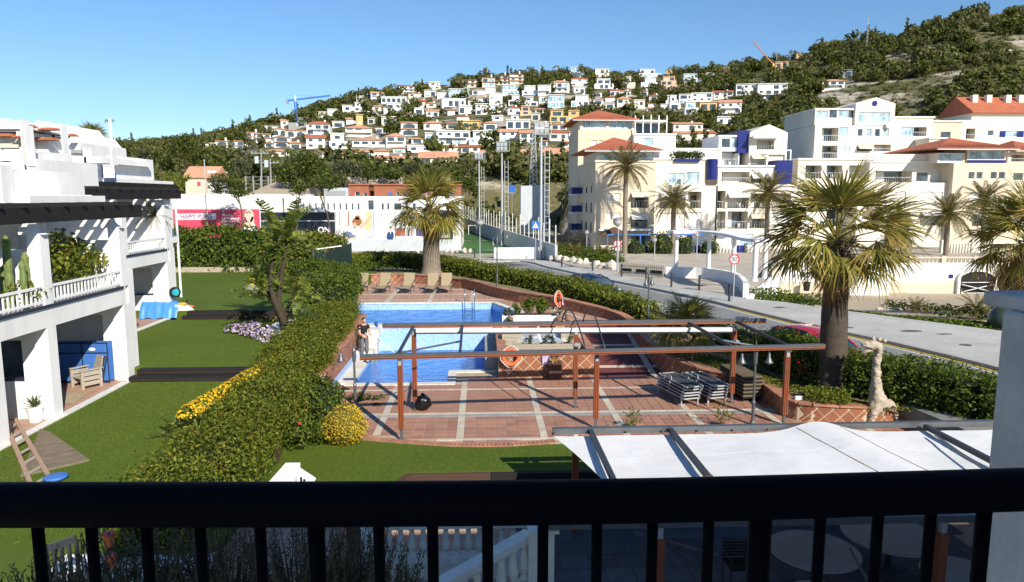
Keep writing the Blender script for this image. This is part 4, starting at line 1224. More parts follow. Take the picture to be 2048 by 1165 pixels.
flat(t,'shirt',M['print_white'],[(779.3,463),(782.6,463),(781.2,470)],YB-.25,3)
flat(t,'head',M['print_skin'],oval(781, 457.8,2.5,4),YB-.25,3)
flat(t,'hair',M['text_dark'],oval(781,454.6,2.6, 1.6),YB-.25,4)
flat(t,'folded_arms',pm('suit_fold',(.035,.08,.22),.5,.1,3),[(774,472),(787,470.5),(786,473.5), (775,475)],YB-.25,3)
t,a,b=board('billboard','white billboard with a strip of three small photographs', 790.4,422,856, 480.3,M['print_white'])
for x0, x1,mt in((791.5,810.5,pm('food_print',(.45,.16, .10),.5,.5,1.4)),(812,828,M['print_grey']),(832,847.5, pm('violet_print',(.16,.15,.34),.5,.4,1.6))):
 flat(t, 'photo_panel',mt,[(x0,458),(x1,458),(x1, 473),(x0, 473)],YB-.25,2)
flat(t,'portrait',M['print_skin'],oval(820, 464.5,3.4,5),YB-.25,3)
flat(t,'portrait_hair',M['text_dark'],[(815,473),(816,461),(819,458.6),(822, 459),(818.5, 463),(818, 473)],YB-.25,4)
flat(t,'strip',M['text_dark'],[(790.6, 456.6),(849, 456.6),(849, 457.6),(790.6, 457.6)],YB-.25,2)
t,a,b=board('billboard','black billboard showing a pale car right of the far palm trunk',856.4,422,906,478.6,M['navyboard'])
flat(t,'car_print',M['print_grey'],[(872,476),(875,471),(884,470), (888,467), (896,467.5), (900,472), (899,476)],YB-.25,2)
flat(t,'car_window',M['text_dark'],[(886,470.5),(889,468.2),(895,468.6),(897, 471)],YB-.25,3)
t=thing('changing_rooms','low red brick changing rooms with blue doors and windows', 'building',tuple(Q(836,396,150)))
ops=[]
for i,k in enumerate('dwdwdwdwd'):
 x=777+i*15.2
 ops.append((x,385 if k=='d' else 385,x+7.5, 395 if k=='d' else 392.5,'w' if k=='w' else 'p'))
block(t,ID,150,(748,371.5,922,404),None,'brick',ops,10)
for i in range(0,9,2):
 a,b=Q(777+i*15.2,385,149.95),Q(784.5+i*15.2, 395,149.95);MB().box(a.x,b.x,149.9,149.96,b.z, a.z).build('blue_door',M['bluepaint'],t)
a, b=Q(747, 371,149.7),Q(923,371,149.7);MB().box(a.x,b.x,149.7,160,a.z,a.z+.3).build('roof_slab',M['brick'],t)
t=thing('changing_rooms', 'smaller red brick building beside the grey depot door','building',tuple(Q(715,396,150)))
block(t,ID,150,(697,371.5,738,404),None,'brick',[(710,384,720, 393,'w'),(727,386,735,394,'w')],9)
a,b=Q(701,388,149.9),Q(708,393, 149.9);MB().box(a.x, b.x,149.9, 149.97,b.z, a.z).build('red_panel',M['red_board'],t)
a, b=Q(696, 371,149.7),Q(739,371,149.7);MB().box(a.x,b.x,149.7,159,a.z,a.z+.3).build('roof_slab',M['brick'],t)
a,b=Q(647,376,149), Q(696.5,404, 149)
t=thing('depot','pale grey metal depot with wide shutter door beside the brick building','building',(a.x,149,b.z))
MB().box(a.x,b.x,149,157,b.z,a.z).build('wall',M['greypanel'],t)
for k in range(6):MB().box(a.x+.4,b.x-.4, 148.93,148.99,lerp(b.z,a.z-.5,k/6),lerp(b.z, a.z-.5, (k+1)/6)-.06).build('shutter_slat',M['galv'],t)
a, b=Q(690, 354,176),Q(900,369,176)
one('stone_wall',MB().box(a.x,b.x,176,177,b.z-3,a.z), pm('rubble_stone',(.42,.37,.30),.95,.3,1.2,.9, 6),'long grey rubble stone retaining wall above the brick changing rooms','wall')
t=thing('utility_hut','small cream hut with clay roof and red poster on its wall','building',tuple(Q(400,385, 125)))
a,b=Q(370,357,125),Q(414,388,125)
MB().box(a.x,b.x,125,131,b.z-3,a.z).build('wall', M['cream'],t)
m=roof_mb(b.x-a.x+1.5,6,0, 2.0,.3,True);m.v=[(x+(a.x+b.x)/2+.7,y+128,z+a.z+.15)for x,y,z in m.v];m.build('roof', M['orange_roof'],t)
a,b=Q(394,364,124.9),Q(401,372,124.9);MB().box(a.x, b.x,124.9, 124.97,b.z, a.z).build('red_poster',M['red_board'],t)
a, b=Q(415, 342,126),Q(433,388,126);MB().box(a.x,b.x,126,132,b.z-3,a.z).build('side_wing',M['white'],t)
bank=MB()
a,b=Q(478,395,128), Q(585,395, 128)
bank.hexa([(a.x,127,-1), (b.x,127,-1),(b.x,150,-1),(a.x, 150,-1), (a.x,131,7.2),(b.x,131,7.0), (b.x,150,9.6),(a.x,150,9.9)])
struct('sandy_bank', bank,M['sand'])
t=thing('wire_fence','grey wire mesh fence with concrete posts above the sandy bank','fence',tuple(Q(520,376, 148)))
for k in range(5):
 c=Q(492+k*15,375,148);MB().box(c.x-.12,c.x+.12,148,148.2,c.z-1, c.z+2.2).build('post',M['concrete'],t)
 if k<4:
  for zz in(0,.7,1.4,2.1):
   d=Q(492+(k+1)*15,375,148);MB().box(c.x,d.x,148.08,148.12,c.z+zz-.02, c.z+zz+.02).build('wire', M['galv'],t)
for px, y0,y1,lab in((522,299, 356,'taller'),(540.5,318,352,'shorter')):
 c=Q(px,y1,165);d=Q(px,y0,165)
 t=thing('utility_pole','%s pale utility pole with transformer boxes among the trees'%lab,'pole',tuple(c),0,'utility poles')
 MB().cyl((c.x,c.y,c.z-4),(d.x,d.y,d.z),.22,.14, 8).build('shaft',M['concrete'],t)
 MB().box(c.x-1.1,c.x-.3, c.y-.4, c.y+.2, lerp(c.z, d.z,.5),lerp(c.z, d.z,.5)+1.6).build('transformer',M['greypanel'],t)
 MB().box(c.x-2,c.x+2, c.y-.1, c.y+.1, d.z-1, d.z-.8).build('crossarm',M['concrete'],t)
 for q in(-1.8,-.9,.9, 1.8):MB().lathe((c.x+q,c.y, d.z-.8),[(.08,0),(.16,.12), (.06,.3)],8).build('insulator',M['glass_sky'],t)

 # football ground
def SW(Y):return lerp(8.6,-5.8,(Y-83)/102)
zf=-.93
pl=[(-26,100),(SW(98)-.6,98),(SW(190)-.6,190),(-60,190),(-60,126),(-3.7,126),(-3.7,104)]
struct('football_pitch',MB().prism([(-3.6,98),(SW(98)-.4,98),(SW(189)-.4,189),(-12,189)],-1.5,zf+.1), pm('artificial_turf',(.045,.13,.022),.9,.15,.2,.2, 30))
ln=MB()
for y0 in(104, 127):ln.box(-8 if y0>110 else-3.5, SW(y0)-.8,y0,y0+.22, zf+.101,zf+.107)
struct('pitch_line',ln,M['whiteline'])
t=thing('pitch_side_wall','long pale grey wall with white fence posts along the football pitch','wall',(SW(83),83, -.9))
m=MB();m.hexa([(SW(83),83,-1.5),(SW(83)+.3,83,-1.5),(SW(188)+.3,188,-1.5),(SW(188),188,-1.5), (SW(83), 83,1.35),(SW(83)+.3, 83,1.35),(SW(188)+.3, 188,1.9),(SW(188),188, 1.9)])
m.build('wall',M['greypanel'],t)
for k in range(34):
 y0=83.3+k*3.05;x=SW(y0)+.15;z=lerp(1.35,1.9,(y0-83)/105)
 MB().cyl((x,y0,z), (x,y0,z+(2.9 if k%2 else 2.3)),.055,n=6).build('fence_post',M['white_clean'],t)
for zz in(1.0,2.1):
 MB().tube([(SW(83.3)+.15,83.3,1.35+zz),(SW(187)+.15,187,1.9+zz)],.02,4).build('fence_wire',M['galv'],t)
t=thing('end_wall','low cream wall facing the street at the near end of the pitch','wall',tuple(PG(1048,517)))
a,b=PG(988,517),PG(1108,518)
MB().hexa([(a.x,a.y,a.z-.5),(b.x,b.y,b.z-.5),(b.x,b.y+.3, b.z-.5),(a.x,a.y+.3,a.z-.5),(a.x,a.y, a.z+1.35),(b.x,b.y,b.z+1.45),(b.x,b.y+.3, b.z+1.45),(a.x,a.y+.3,a.z+1.35)]).build('wall',M['white'],t)
for(px,pyb,pyt, Y,lab)in((1022,493,468, 112,'nearer'),(945,467,444,146,'farther')):
 a=Q(px-8,pyb,Y);w=16*Y/FPX;h=(pyb-pyt)*Y/FPX*.85
 g=thing('football_goal', 'small white football goal, %s one against the side wall'%lab,'goal', (a.x,Y,zf),0,'football goals')
 for xx in(a.x,a.x+w):MB().cyl((xx,Y,zf),(xx,Y,zf+h),.07,n=8).build('post',M['white_clean'],g)
 MB().cyl((a.x,Y, zf+h),(a.x+w,Y,zf+h),.07,n=8).build('crossbar',M['white_clean'],g)
 for xx in(a.x,a.x+w):MB().tube([(xx,Y,zf+h),(xx, Y+1.2,zf)],.03,5).build('stay',M['white_clean'],g)
for px,py0,Y, lab in((1082,268,88,'nearest'),(1004,302,118,'middle'),(958.5, 318,150,'farthest')):
 x=Q(px,400,Y).x;zt=Q(px,py0,Y).z
 f=thing('floodlight_mast','tall pale floodlight mast with ladder tower, %s of three beside the pitch'%lab,'floodlight',(x,Y,-.9),0,'floodlight masts')
 MB().cyl((x,Y,-.9),(x,Y,zt),.22,.13,10).build('pole',M['galv'],f)
 lx=x+.75
 m=MB()
 for q in(-.28,.28):
  m.box(lx+q-.04,lx+q+.04,Y+.1,Y+.18,-.9,zt-1.6)
 for k in range(int((zt-1)/.8)):m.box(lx-.239,lx+.239,Y+.1,Y+.18,-.3+k*.8,-.24+k*.8)
 m.build('ladder_tower', M['galv'],f)
 MB().box(x-.9,x+1.2,Y-.5, Y+.5,zt-.12,zt-.02).build('platform',M['galv'],f)
 for q in range(3):
  for w in range(2):MB().obox((x-.6+q*.6,Y-.5, zt+.35+w*.65),(.5,.25,.5),0,.4).build('lamp',M['greypanel'],f)
 m=MB()
 for q in(-.9,1.2):m.box(x+q-.03,x+q+.03,Y-.3,Y-.24,zt,zt+1.4)
 m.box(x-.9,x+1.2,Y-.3,Y-.24,zt+1.401,zt+1.46).build('frame',M['galv'],f)
x=Q(1068,370,125).x;z0,z1=Q(1068,372,125).z,Q(1068, 262,125).z
t=thing('lattice_mast','slim grey lattice mast on a pale box behind the floodlights','mast',(x,125,z0))
MB().box(x-2.3,x+2.3,125,128,z0-8,z0).build('base_cabin',M['greypanel'], t)
for q,w in((-.7,-.4), (.7,-.4),(0,.7)):MB().cyl((x+q,126.4+w,z0),(x+q*.3,126.4+w*.3,z1), .09,n=5).build('leg',M['galv'],t)
m=MB()
for k in range(12):
 t0,t1=k/12, (k+1)/12
 m.tube([(x-.7*(1-.7*t0), 126,lerp(z0, z1,t0)), (x+.7*(1-.7*t1), 126,lerp(z0, z1,t1))],.05,4);m.tube([(x+.7*(1-.7*t0),126,lerp(z0,z1,t0)),(x-.7*(1-.7*t1), 126,lerp(z0, z1,t1))],.05,4)
tag(m.build('bracing',M['galv'],t),kind='stuff')
c=hit(593, 252);s=c.y/FPX
t=thing('tower_crane','blue tower crane standing on the hillside above the white houses', 'crane',tuple(c))
H_=46*s
m=MB()
for q, w in((-.6,-.6),(.6,-.6),(.6,.6),(-.6,.6)):m.box(c.x+q-.14,c.x+q+.14,c.y+w-.14,c.y+w+.14, c.z-2, c.z+H_)
for k in range(int(H_/1.6)):
 z=c.z+k*1.6
 m.bar((c.x-.6, c.y-.6, z),(c.x+.6,c.y-.6,z+1.6),.16,.16,(0,1,0))
tag(m.build('tower',M['bluepaint'], t),kind='stuff')
zt=c.z+H_
MB().bar((c.x-17*s,c.y,zt+.2),(c.x+66*s,c.y, zt+3.2),.7,.9).build('jib',M['bluepaint'],t)
MB().cyl((c.x, c.y,zt),(c.x,c.y,zt+3.5),.7,.15,6).build('tower_head',M['white_clean'],t)
MB().box(c.x-18*s, c.x-14*s,c.y-.7,c.y+.7, zt-1.6,zt+.3).build('counterweight', M['concrete'],t)
MB().tube([(c.x,c.y,zt+3.5),(c.x+40*s,c.y,zt+2.6)],.06,4).build('tie_cable',M['metal'],t)
c=hit(1548,134);s=c.y/FPX
t=thing('mobile_crane','orange mobile crane with raised boom on the skyline','crane',tuple(c))
MB().bar((c.x,c.y,c.z+1),(c.x-44*s,c.y,c.z+48*s), .6,.6,(0,1,0)).build('boom',pm('crane_orange',(.5,.15,.05),.5,.1,2),t)
MB().box(c.x-1.5,c.x+4,c.y-1.2,c.y+1.2,c.z-.5, c.z+2.2).build('carrier',pm('crane_yellow',(.6,.35, .04),.5,.1,2),t)
for px,y0, y1,lab in((1732,32,120, 'tall thin antenna mast on the bare right hill'),(1079, 122,152,'thin antenna on the ridge above the brown terraces'),(1553,103,128,'short antenna beside the mobile crane')):
 c=hit(px,y1)or Q(px, y1,500);s=c.y/FPX
 t=thing('antenna_mast', lab,'antenna',tuple(c))
 hh=(y1-y0)*s
 for q in(-.45,.45):MB().cyl((c.x+q,c.y,c.z-1),(c.x+q*.3,c.y,c.z+hh),.16,.08,5).build('leg',M['galv'],t)
 m=MB()
 for k in range(int(hh/2)):m.box(c.x-.4,c.x+.4,c.y-.05,c.y+.05,c.z+2*k,c.z+2*k+.12)
 tag(m.build('rungs',M['galv'],t),kind='stuff')

 # trees behind the street
def mid_tree(label,crown,Y, trunk=None,leaf=.42,per=5.0,mat='tree',name='tree', z0=None,group='trees behind the street',sub=11,rr=.45,cat='tree', flat_=1.0):
 rng=np.random.default_rng(int(crown[0][0]*7+crown[0][1]))
 cx,cy=crown[0][0],crown[0][1]+crown[0][3]
 tx=trunk[0]if trunk else(crown[0][0],cy+10)
 b=Q(tx[0],tx[1],Y)
 zb=z0 if z0 is not None else(hill(b.x,Y)if Y>130 else zbase(Y))
 t=thing(name,label,cat, (b.x,Y,zb),0,group)
 blobs=[]
 for(x,y,rx,ry)in crown:
  c=Q(x,y,Y);RX,RY=rx*Y/FPX,ry*Y/FPX
  for k in range(sub):
   while True:
    v=rng.uniform(-1,1,3)
    if(v**2).sum()<1:break
   r=rr*rng.uniform(.7,1.15)
   blobs.append(((c.x+v[0]*RX*(1-r*.6),Y+v[1]*RX*(1-r*.6),c.z+v[2]*RY*(1-r*.6)),(RX*r,RX*r,RY*r*flat_)))
 V,F=crown_leaves(blobs,per,leaf, .6,.5,.7, rng)
 link('crown',quads_mesh('crown',V,F),M[mat],t)
 c0=Q(crown[0][0],crown[0][1],Y)
 rt_=max(.12,crown[0][2]*Y/FPX*.05)
 if trunk:
  pts=[Q(x,y,Y)for x,y in trunk]
  pts=[Vector((pts[0].x,Y,zb-.3))]+pts[1:]if len(pts)>1 else[Vector((b.x, Y,zb-.3)),c0]
 else:
  pts=[Vector((b.x,Y,zb-.3)), Vector((b.x*.5+c0.x*.5,Y,(zb+c0.z)/2)),c0]
 m=MB().tube(pts,[rt_*(1-.45*i/(len(pts)-1))for i in range(len(pts))],7)
 tr=m.build('trunk',M['barkdark'],t,smooth=True)
 for q in range(4):
  e=blobs[q*2%len(blobs)][0]
  MB().tube([pts[-1]*.35+pts[-2]*.65,(Vector(e)+pts[-1])/2,e], [rt_*.5,rt_*.3,rt_*.1],5).build('limb',M['barkdark'],t)
 return t
mid_tree('umbrella pine with leaning trunk in front of the crimson billboard',[(452,370,40,22),(482,388, 26,10),(432,378,18,12)],97,[(489,470),(483,420),(476, 392)],.3, 9,'pine','pine_tree')
mid_tree('umbrella pine with bare curved trunk in front of the black billboard',[(650,368,36, 18),(672, 362,24,12)],97,[(668,490),(655, 430),(640, 392)],.3, 9,'pine','pine_tree')
mid_tree('small dark pine with straight reddish trunk left of the curved pine',[(598,374,24, 20),(612, 362,18,12)],98,[(592,460),(592, 400)],.3, 9,'pine','pine_tree')
mid_tree('large dark evergreen tree rising behind the umbrella pines',[(608,330,46, 34),(640, 345,30,26),(575,350,26,24)],140, None,.5,4.5)
mid_tree('broad rounded evergreen behind the white terraces on the left',[(225,306,38, 27),(250, 300,18,18)],100,None,.36,7,'tree')
mid_tree('bushy light tree beside the hut with clay roof',[(350,360,28,16)],92,None,.32,7,'hedge3')
mid_tree('tall dark pine left of the utility poles',[(372,298,38,28),(400,312,22,20)],150, None,.5,4.5, 'pine','pine_tree')
for i,(x, y,rx,ry, Y,lab)in enumerate(((285,312,24,22,150, 'thin olive tree right of the broad rounded evergreen'),(318, 322,26,22, 155,'pale scrubby tree below the distant left houses'),(436,334,30,18,160,'low dark tree behind the hut'),(478,336,26,18,165,'olive tree just left of the tall utility pole'),(505,336,22,18,168,'small tree between tall pine and utility poles'),(560,340,22,20,168,'small dark tree right of the utility poles'),(690,338,34,22,168,'dark tree right of the large evergreen'),(735,342,32,20,170,'tree above the stone wall, left of the far palm'),(780,345,30,18,172,'tree above the stone wall behind the far palm'),(825,344,28,20,174,'tree above the stone wall right of the far palm'),(905,352,36,34,180,'big dark tree left of the floodlight masts'),(938,372,26,26,182,'dark tree directly behind farthest floodlight'),(985,365,30,28,196,'dark tree behind the middle floodlight'),(1035,368,32,30,198,'dark tree between floodlight masts'),(1100,365,30,30,198,'dark tree left of the cream tower'),(1125,390,26,26,170,'brownish tree against the cream tower side'),(1045,405,28,22,195,'bushy tree at the far end of the pitch'),(1000,405,20,14,192,'low bush beside the far pitch corner'))):
 mid_tree(lab, [(x,y, rx,ry),(x+rx*.5,y+ry*.4,rx*.6,ry*.6)],Y,None,.5, 4.2,'tree' if i%3 else 'olive','tree',sub=9)
a,b=Q(236,338,92),Q(292,362, 92)
def hedge_points(n,sampler,rng=RNG):
 u,v,w=rng.random(n),rng.random(n),rng.random(n)
 return sampler(u,v, w)
def box_leaves(x0,x1,y0,y1,z0,z1, dens,size,mat, name,parent=None, rough=.12,faces='tflr',aspect=.5,rng=RNG):
 PT,NM=[],[]
 def add(n,fx,nm):
  if n<1:return
  u,v=rng.random(n),rng.random(n)
  p=np.stack(fx(u,v),1)+rng.normal(0,rough,(n,3));PT.append(p);NM.append(np.tile(nm,(n,1)).astype(float))
 if 't' in faces:add(int((x1-x0)*(y1-y0)*dens), lambda u,v:(lerp(x0,x1, u),lerp(y0,y1,v),np.full_like(u,z1)),(0,0, 1))
 if 'f' in faces:add(int((x1-x0)*(z1-z0)*dens),lambda u,v:(lerp(x0,x1,u), np.full_like(u, y0),lerp(z0,z1,v)), (0,-1, 0.2))
 if 'l' in faces:add(int((y1-y0)*(z1-z0)*dens),lambda u,v:(np.full_like(u,x0), lerp(y0,y1, u),lerp(z0,z1,v)), (-1,0, .2))
 if 'r' in faces:add(int((y1-y0)*(z1-z0)*dens),lambda u,v:(np.full_like(u,x1), lerp(y0,y1, u),lerp(z0,z1,v)), (1,0,.2))
 V,F=leaf_quads(np.concatenate(PT),np.concatenate(NM),size,aspect, .6,rng=rng)
 return link(name,quads_mesh(name,V, F),mat,parent)
hd=thing('clipped_hedge','clipped dark green hedge under the broad rounded evergreen','hedge',(a.x,92,b.z))
box_leaves(a.x,b.x,92,95,-.5,a.z,22,.32,M['hedge2'],'foliage',hd)
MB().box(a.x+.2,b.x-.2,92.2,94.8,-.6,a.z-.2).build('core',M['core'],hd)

# palms
def fan_frond_mesh(name,mat,Lp=1.2,Lb=1.35,n=26,spread=1.95, droop=.35,seed=0,ragged=.25):
 r=random.Random(seed)
 m=MB()
 m.tube([(0,0,0),(Lp*.5,0,-.02),(Lp,0,-.06)],[.04, .022,.016],5)
 d=2*spread/n
 for i in range(n):
  a=-spread+d*(i+.5)
  L=Lb*(.72+.28*math.cos(a*.7))*r.uniform(1-ragged,1.05)
  dr=droop*r.uniform(.6,1.5)*Lb
  fold=.10*abs(math.sin(a))
  rs=[.04,.25,.50,.75, 1.0]
  hw=[.008,.5*d*.25*Lb*1.0,.5*d*.50*Lb*.95,.5*d*.75*Lb*.38,.003]
  dx,dy=math.cos(a),math.sin(a)
  b=len(m.v)
  tw=r.uniform(-.4,.4)
  for q,h in zip(rs, hw):
   x,y=Lp+dx*q*L,dy*q*L
   z=-.06-dr*q**3.2-fold*q*L+(.02*(i%2)if q>.2 else 0)
   m.v.append((x-dy*h,y+dx*h,z-h*tw));m.v.append((x+dy*h,y-dx*h,z+h*tw))
  for k in range(4):m.f.append((b+2*k,b+2*k+1,b+2*k+3,b+2*k+2))
 me=m.mesh(name);me.materials.append(mat)
 return me
FAN=[fan_frond_mesh('frond',M['frond'],1.15,1.35,34, 1.75,.25,1),fan_frond_mesh('frond',M['frond'],1.25,1.3, 32,1.7,.34, 2),fan_frond_mesh('frond',M['frond'],1.1,1.45,32,1.35, .16,3),fan_frond_mesh('frond',M['frond'],1.2,1.3,32, 1.7,.5,4)]
FAND=[fan_frond_mesh('dry_frond',M['dead'],1.0,1.15,20, 1.2,.75,5, .45),fan_frond_mesh('dry_frond',M['dead'],.9,1.0,16,.9, .9,6,.5)]
def phoenix_frond_mesh(name,mat,L=3.2,droop=.42,n=34,seed=0):
 r=random.Random(seed)
 m=MB()
 def pt(t):return Vector((L*t*(1-.16*t),0,L*(.10*t-droop*t*t)))
 m.tube([pt(i/8)for i in range(9)],[.035*(1-.85*i/8)+.004 for i in range(9)], 4)
 for i in range(n):
  t=.12+.88*i/n
  p=pt(t);q=pt(min(1,t+.02));d=(q-p).normalized()
  ln_=L*.17*(math.sin(math.pi*min(1,t*.92+.12))**.6)*r.uniform(.8,1.1)
  for s in(-1, 1):
   dirv=(d*.75+Vector((0,s*.8,0))+Vector((0,0,r.uniform(-.15,.35)))).normalized()
   up=Vector((0,0,1));w=dirv.cross(up).normalized()*.022
   b=len(m.v)
   m.v+=[tuple(p),tuple(p+dirv*ln_*.45+w),tuple(p+dirv*ln_+Vector((0, 0,-ln_*.3))),tuple(p+dirv*ln_*.45-w)]
   m.f.append((b, b+1,b+2,b+3))
 me=m.mesh(name);me.materials.append(mat)
 return me
PHX=[phoenix_frond_mesh('frond',M['phoenix'],3.2,.30, 34,1),phoenix_frond_mesh('frond',M['phoenix'],3.2,.45,34, 2),phoenix_frond_mesh('frond',M['phoenix'],3.0,.62,34,3)]
PHXN=[phoenix_frond_mesh('frond',M['phoenix'],3.2,.30,60, 5)]
def put_frond(me,parent, p,az,el, s,roll=0.0, name='frond'):
 o=bpy.data.objects.new(name,me)
 COL.objects.link(o)
 o.parent=parent
 o.location=Vector(p)-parent.location
 o.rotation_euler=(Matrix.Rotation(az,3,'Z')@Matrix.Rotation(-el,3,'Y')@Matrix.Rotation(roll,3, 'X')).to_euler()
 o.scale=(s,s,s)
 KIDS.setdefault(parent.name,[]).append(o)
def ringed_trunk(p0,p1, r0,r1,n=22,rings=16,flare=1.35,seed=0):
 r=random.Random(seed)
 m=MB();p0, p1=Vector(p0),Vector(p1)
 pts,rr=[], []
 for i in range(rings+1):
  t=i/rings
  pts.append(p0.lerp(p1,t)+Vector((r.uniform(-.02,.02),r.uniform(-.02,.02), 0)))
  f=lerp(r0,r1,min(1,t*1.1))*(1+(flare-1)*max(0,1-t*6)**2)*r.uniform(.97,1.03)
  rr.append(f)
 return m.tube(pts,rr,n)
def fan_palm(label,base,top,r0,r1,s,n=34,nd=26,seed=1,group='fan palms', skirt=True,ds=1.0,bark='bark'):
 r=random.Random(seed)
 t=thing('fan_palm',label,'palm',tuple(base),0,group)
 ringed_trunk(base-Vector((0, 0,.3)), top,r0,r1, seed=seed).build('trunk',M[bark],t,smooth=True)
 if skirt:
  m=MB()
  for k in range(90):
   a=r.uniform(0,6.28);z=r.uniform(-1.0,.25)*s*.9
   rr=r1*r.uniform(.9,1.15)
   c=Vector((top.x+rr*math.cos(a),top.y+rr*math.sin(a),top.z+z))
   o=Vector((math.cos(a),math.sin(a),0))
   m.bar(c, c+(o*r.uniform(.1,.3)+Vector((0,0,r.uniform(.05, .35))))*s,.09*s,.02*s,o)
  tag(m.build('boot_stubs',M['barkdark'],t),kind='stuff')
 head=top+Vector((0,0,.15*s))
 ga=2.39996
 for k in range(n):
  f=k/(n-1)
  el=lerp(1.4,-.38,f**.8)+r.uniform(-.12,.12)
  az=k*ga+r.uniform(-.2,.2)
  put_frond(FAN[r.choice((0,2))if f<.45 else r.choice((1, 3,0))],t,head+Vector((0,0,.2*s*(1-f))),az,el, s*r.uniform(.88,1.08),r.uniform(-.5,.5))
 for k in range(nd):
  el=r.uniform(-1.0,-.3)
  put_frond(r.choice(FAND),t,head-Vector((0,0,r.uniform(0, .5)*s)),k*ga+1, el,s*ds*r.uniform(.7,1.0),r.uniform(-.6,.6),'dry_frond')
 return t
def date_palm(label,base,top,r,s, n=46,seed=1,group='date palms',droopy=1.0,me=None):
 q=random.Random(seed)
 t=thing('date_palm',label, 'palm',tuple(base),0,group)
 if(top-base).length>.5:
  ringed_trunk(base-Vector((0,0,.3)), top,r,r*.85,12,14,1.2,seed).build('trunk',M['bark'],t,smooth=True)
  m=MB().lathe((top.x,top.y,top.z-.6),[(r*.8,0),(r*1.35,.4),(r*1.2,.9), (r*.4,1.3)],12);m.build('crown_shaft',M['barkdark'],t)
 for k in range(n):
  f=k/(n-1)
  el=lerp(1.25,-.55*droopy, f**.9)+q.uniform(-.1,.1)
  put_frond((me or PHX)[0 if me else(0 if f<.35 else q.choice((1,2)))],t,top+Vector((0,0,.3)),k*2.39996, el,s*q.uniform(.85,1.08), q.uniform(-.3,.3))
 return t
def PZ(px,py,Y):return Q(px, py,Y)
b=P(1667,775,.75);fan_palm('big fan palm with thick trunk standing in the raised bed beside the statue',b,Q(1672, 500,b.y),.46,.36,1.14, 32,34,3, ds=.66,bark='bark2')
b=P(863,548,1.45);fan_palm('fan palm with swollen grey trunk behind the tan sun loungers',b, Q(862,430, b.y),.70,.52,1.36,32, 32,5,ds=.66)
b=Vector((32.3,42.5,.1));fan_palm('fan palm cut off by the right edge of the picture, above the beach', b,Q(2062, 500,42.5),.5,.42,1.75,36, 26,8)
c=Q(187,300,102);fan_palm('distant fan palm above the white terraces on the left',Vector((c.x,102,-.9)),Vector((c.x,102,Q(187, 285,102).z)),.4,.32, 1.1,30,26, 9)
b=P(1372,704,.95);fan_palm('low bushy fan palm behind the pergola, growing in the raised bed',b,b+Vector((0,0,.75)), .24,.22,.64, 30,5,12, skirt=False)
for k,(px, pyb,pyc,Y, rad,lab)in enumerate(((1249,510,335,91,3.3, 'tall date palm in front of the cream block with blue glazing'),(1345, 505,403,91, 3.3,'date palm left of the white apartment balconies'),(1533,490,388,90,3.5,'date palm half hidden behind the big fan palm'),(1893,492,428,86,3.4,'date palm in front of the cream corner tower'),(1966,486,402,93,3.2,'paler date palm beside the right edge fan palm'))):
 bz=zbase(Y);a=Q(px,pyb,Y)
 date_palm(lab,Vector((a.x,Y, bz)),Q(px+3,pyc+5,Y),.34,rad/2.55,58,20+k)
a=Q(1806,500,84);date_palm('dense dark date palm just right of the big fan palm',Vector((a.x,84, zbase(84))),Q(1806,470, 84),.35,.85,50,31,droopy=.7)
for k,(px,py,s,lab)in enumerate(((1952,622,.55,'young date palm on the grass strip by the beach'),(1832, 616,.32,'tiny date palm on the sand left of the young one'))):
 a=P(px,py+12,.1);date_palm(lab,a,a+Vector((0,0,.05)),.1,s,30,40+k,'young date palms by the beach', .5)
for k,(px,py, Y,s,lab)in enumerate(((1206,528,70,.75, 'bushy fan plant behind the white boulders, nearest the sign'),(1150, 522,74,.7, 'spiky green plant behind the boulders, middle of the bed'),(1123, 516,78,.7, 'spiky green plant at the left end of the boulder bed'))):
 a=PG(px, py);date_palm(lab,a,a+Vector((0,0,.4)),.12,s,34,50+k,'plants behind the boulders', .5)

 # boulders, bollards, lamps, signs, railings
def rock_mesh(seed,s=1.0):
 bm=bmesh.new()
 bmesh.ops.create_icosphere(bm,subdivisions=2,radius=1)
 r=random.Random(seed);off=Vector((r.uniform(0,50),r.uniform(0,50),0))
 for v in bm.verts:
  n=noise.noise(v.co*1.3+off)*.5+noise.noise(v.co*3+off)*.18
  v.co*=1+n
  v.co.z*=.75
 me=bpy.data.meshes.new('boulder');bm.to_mesh(me);bm.free();me.materials.append(M['rock'])
 return me
ROCKS=[rock_mesh(i)for i in range(5)]
rlist=[(1105,523,.75),(1118, 524,.9),(1132,526,.9), (1147,529,.85),(1160,532, .9),(1172, 532,.85),(1193,536,.9), (1205,540,.8),(1224,542, 1.05),(893, 506,.6),(904,506,.6), (913,506,.5),(928,506, .7),(940, 506,.6),(755,507,.7), (772,508,.7),(835,509, .6)]
rd=random.Random(4)
for i,(px,py,s)in enumerate(rlist):
 a=PG(px, py)
 o=tag(link('boulder',ROCKS[i%5]), 'white boulder in the street edge row, %s from left'%ORD[sorted(rlist).index((px,py,s))+1],'boulder','white boulders along the street')
 o.location=(a.x,a.y+.3,a.z+s*.35);o.scale=(s*.55, s*.5,s*rd.uniform(.6,.85));o.rotation_euler=(0,0,rd.uniform(0,6))
bl=[(949,518,502),(994,525,506), (1123.5,538,517),(1185,546, 526),(1243, 557.6,532),(1292,566,530), (1342.5,579,557),(1398,586, 560),(1458, 608,583)]
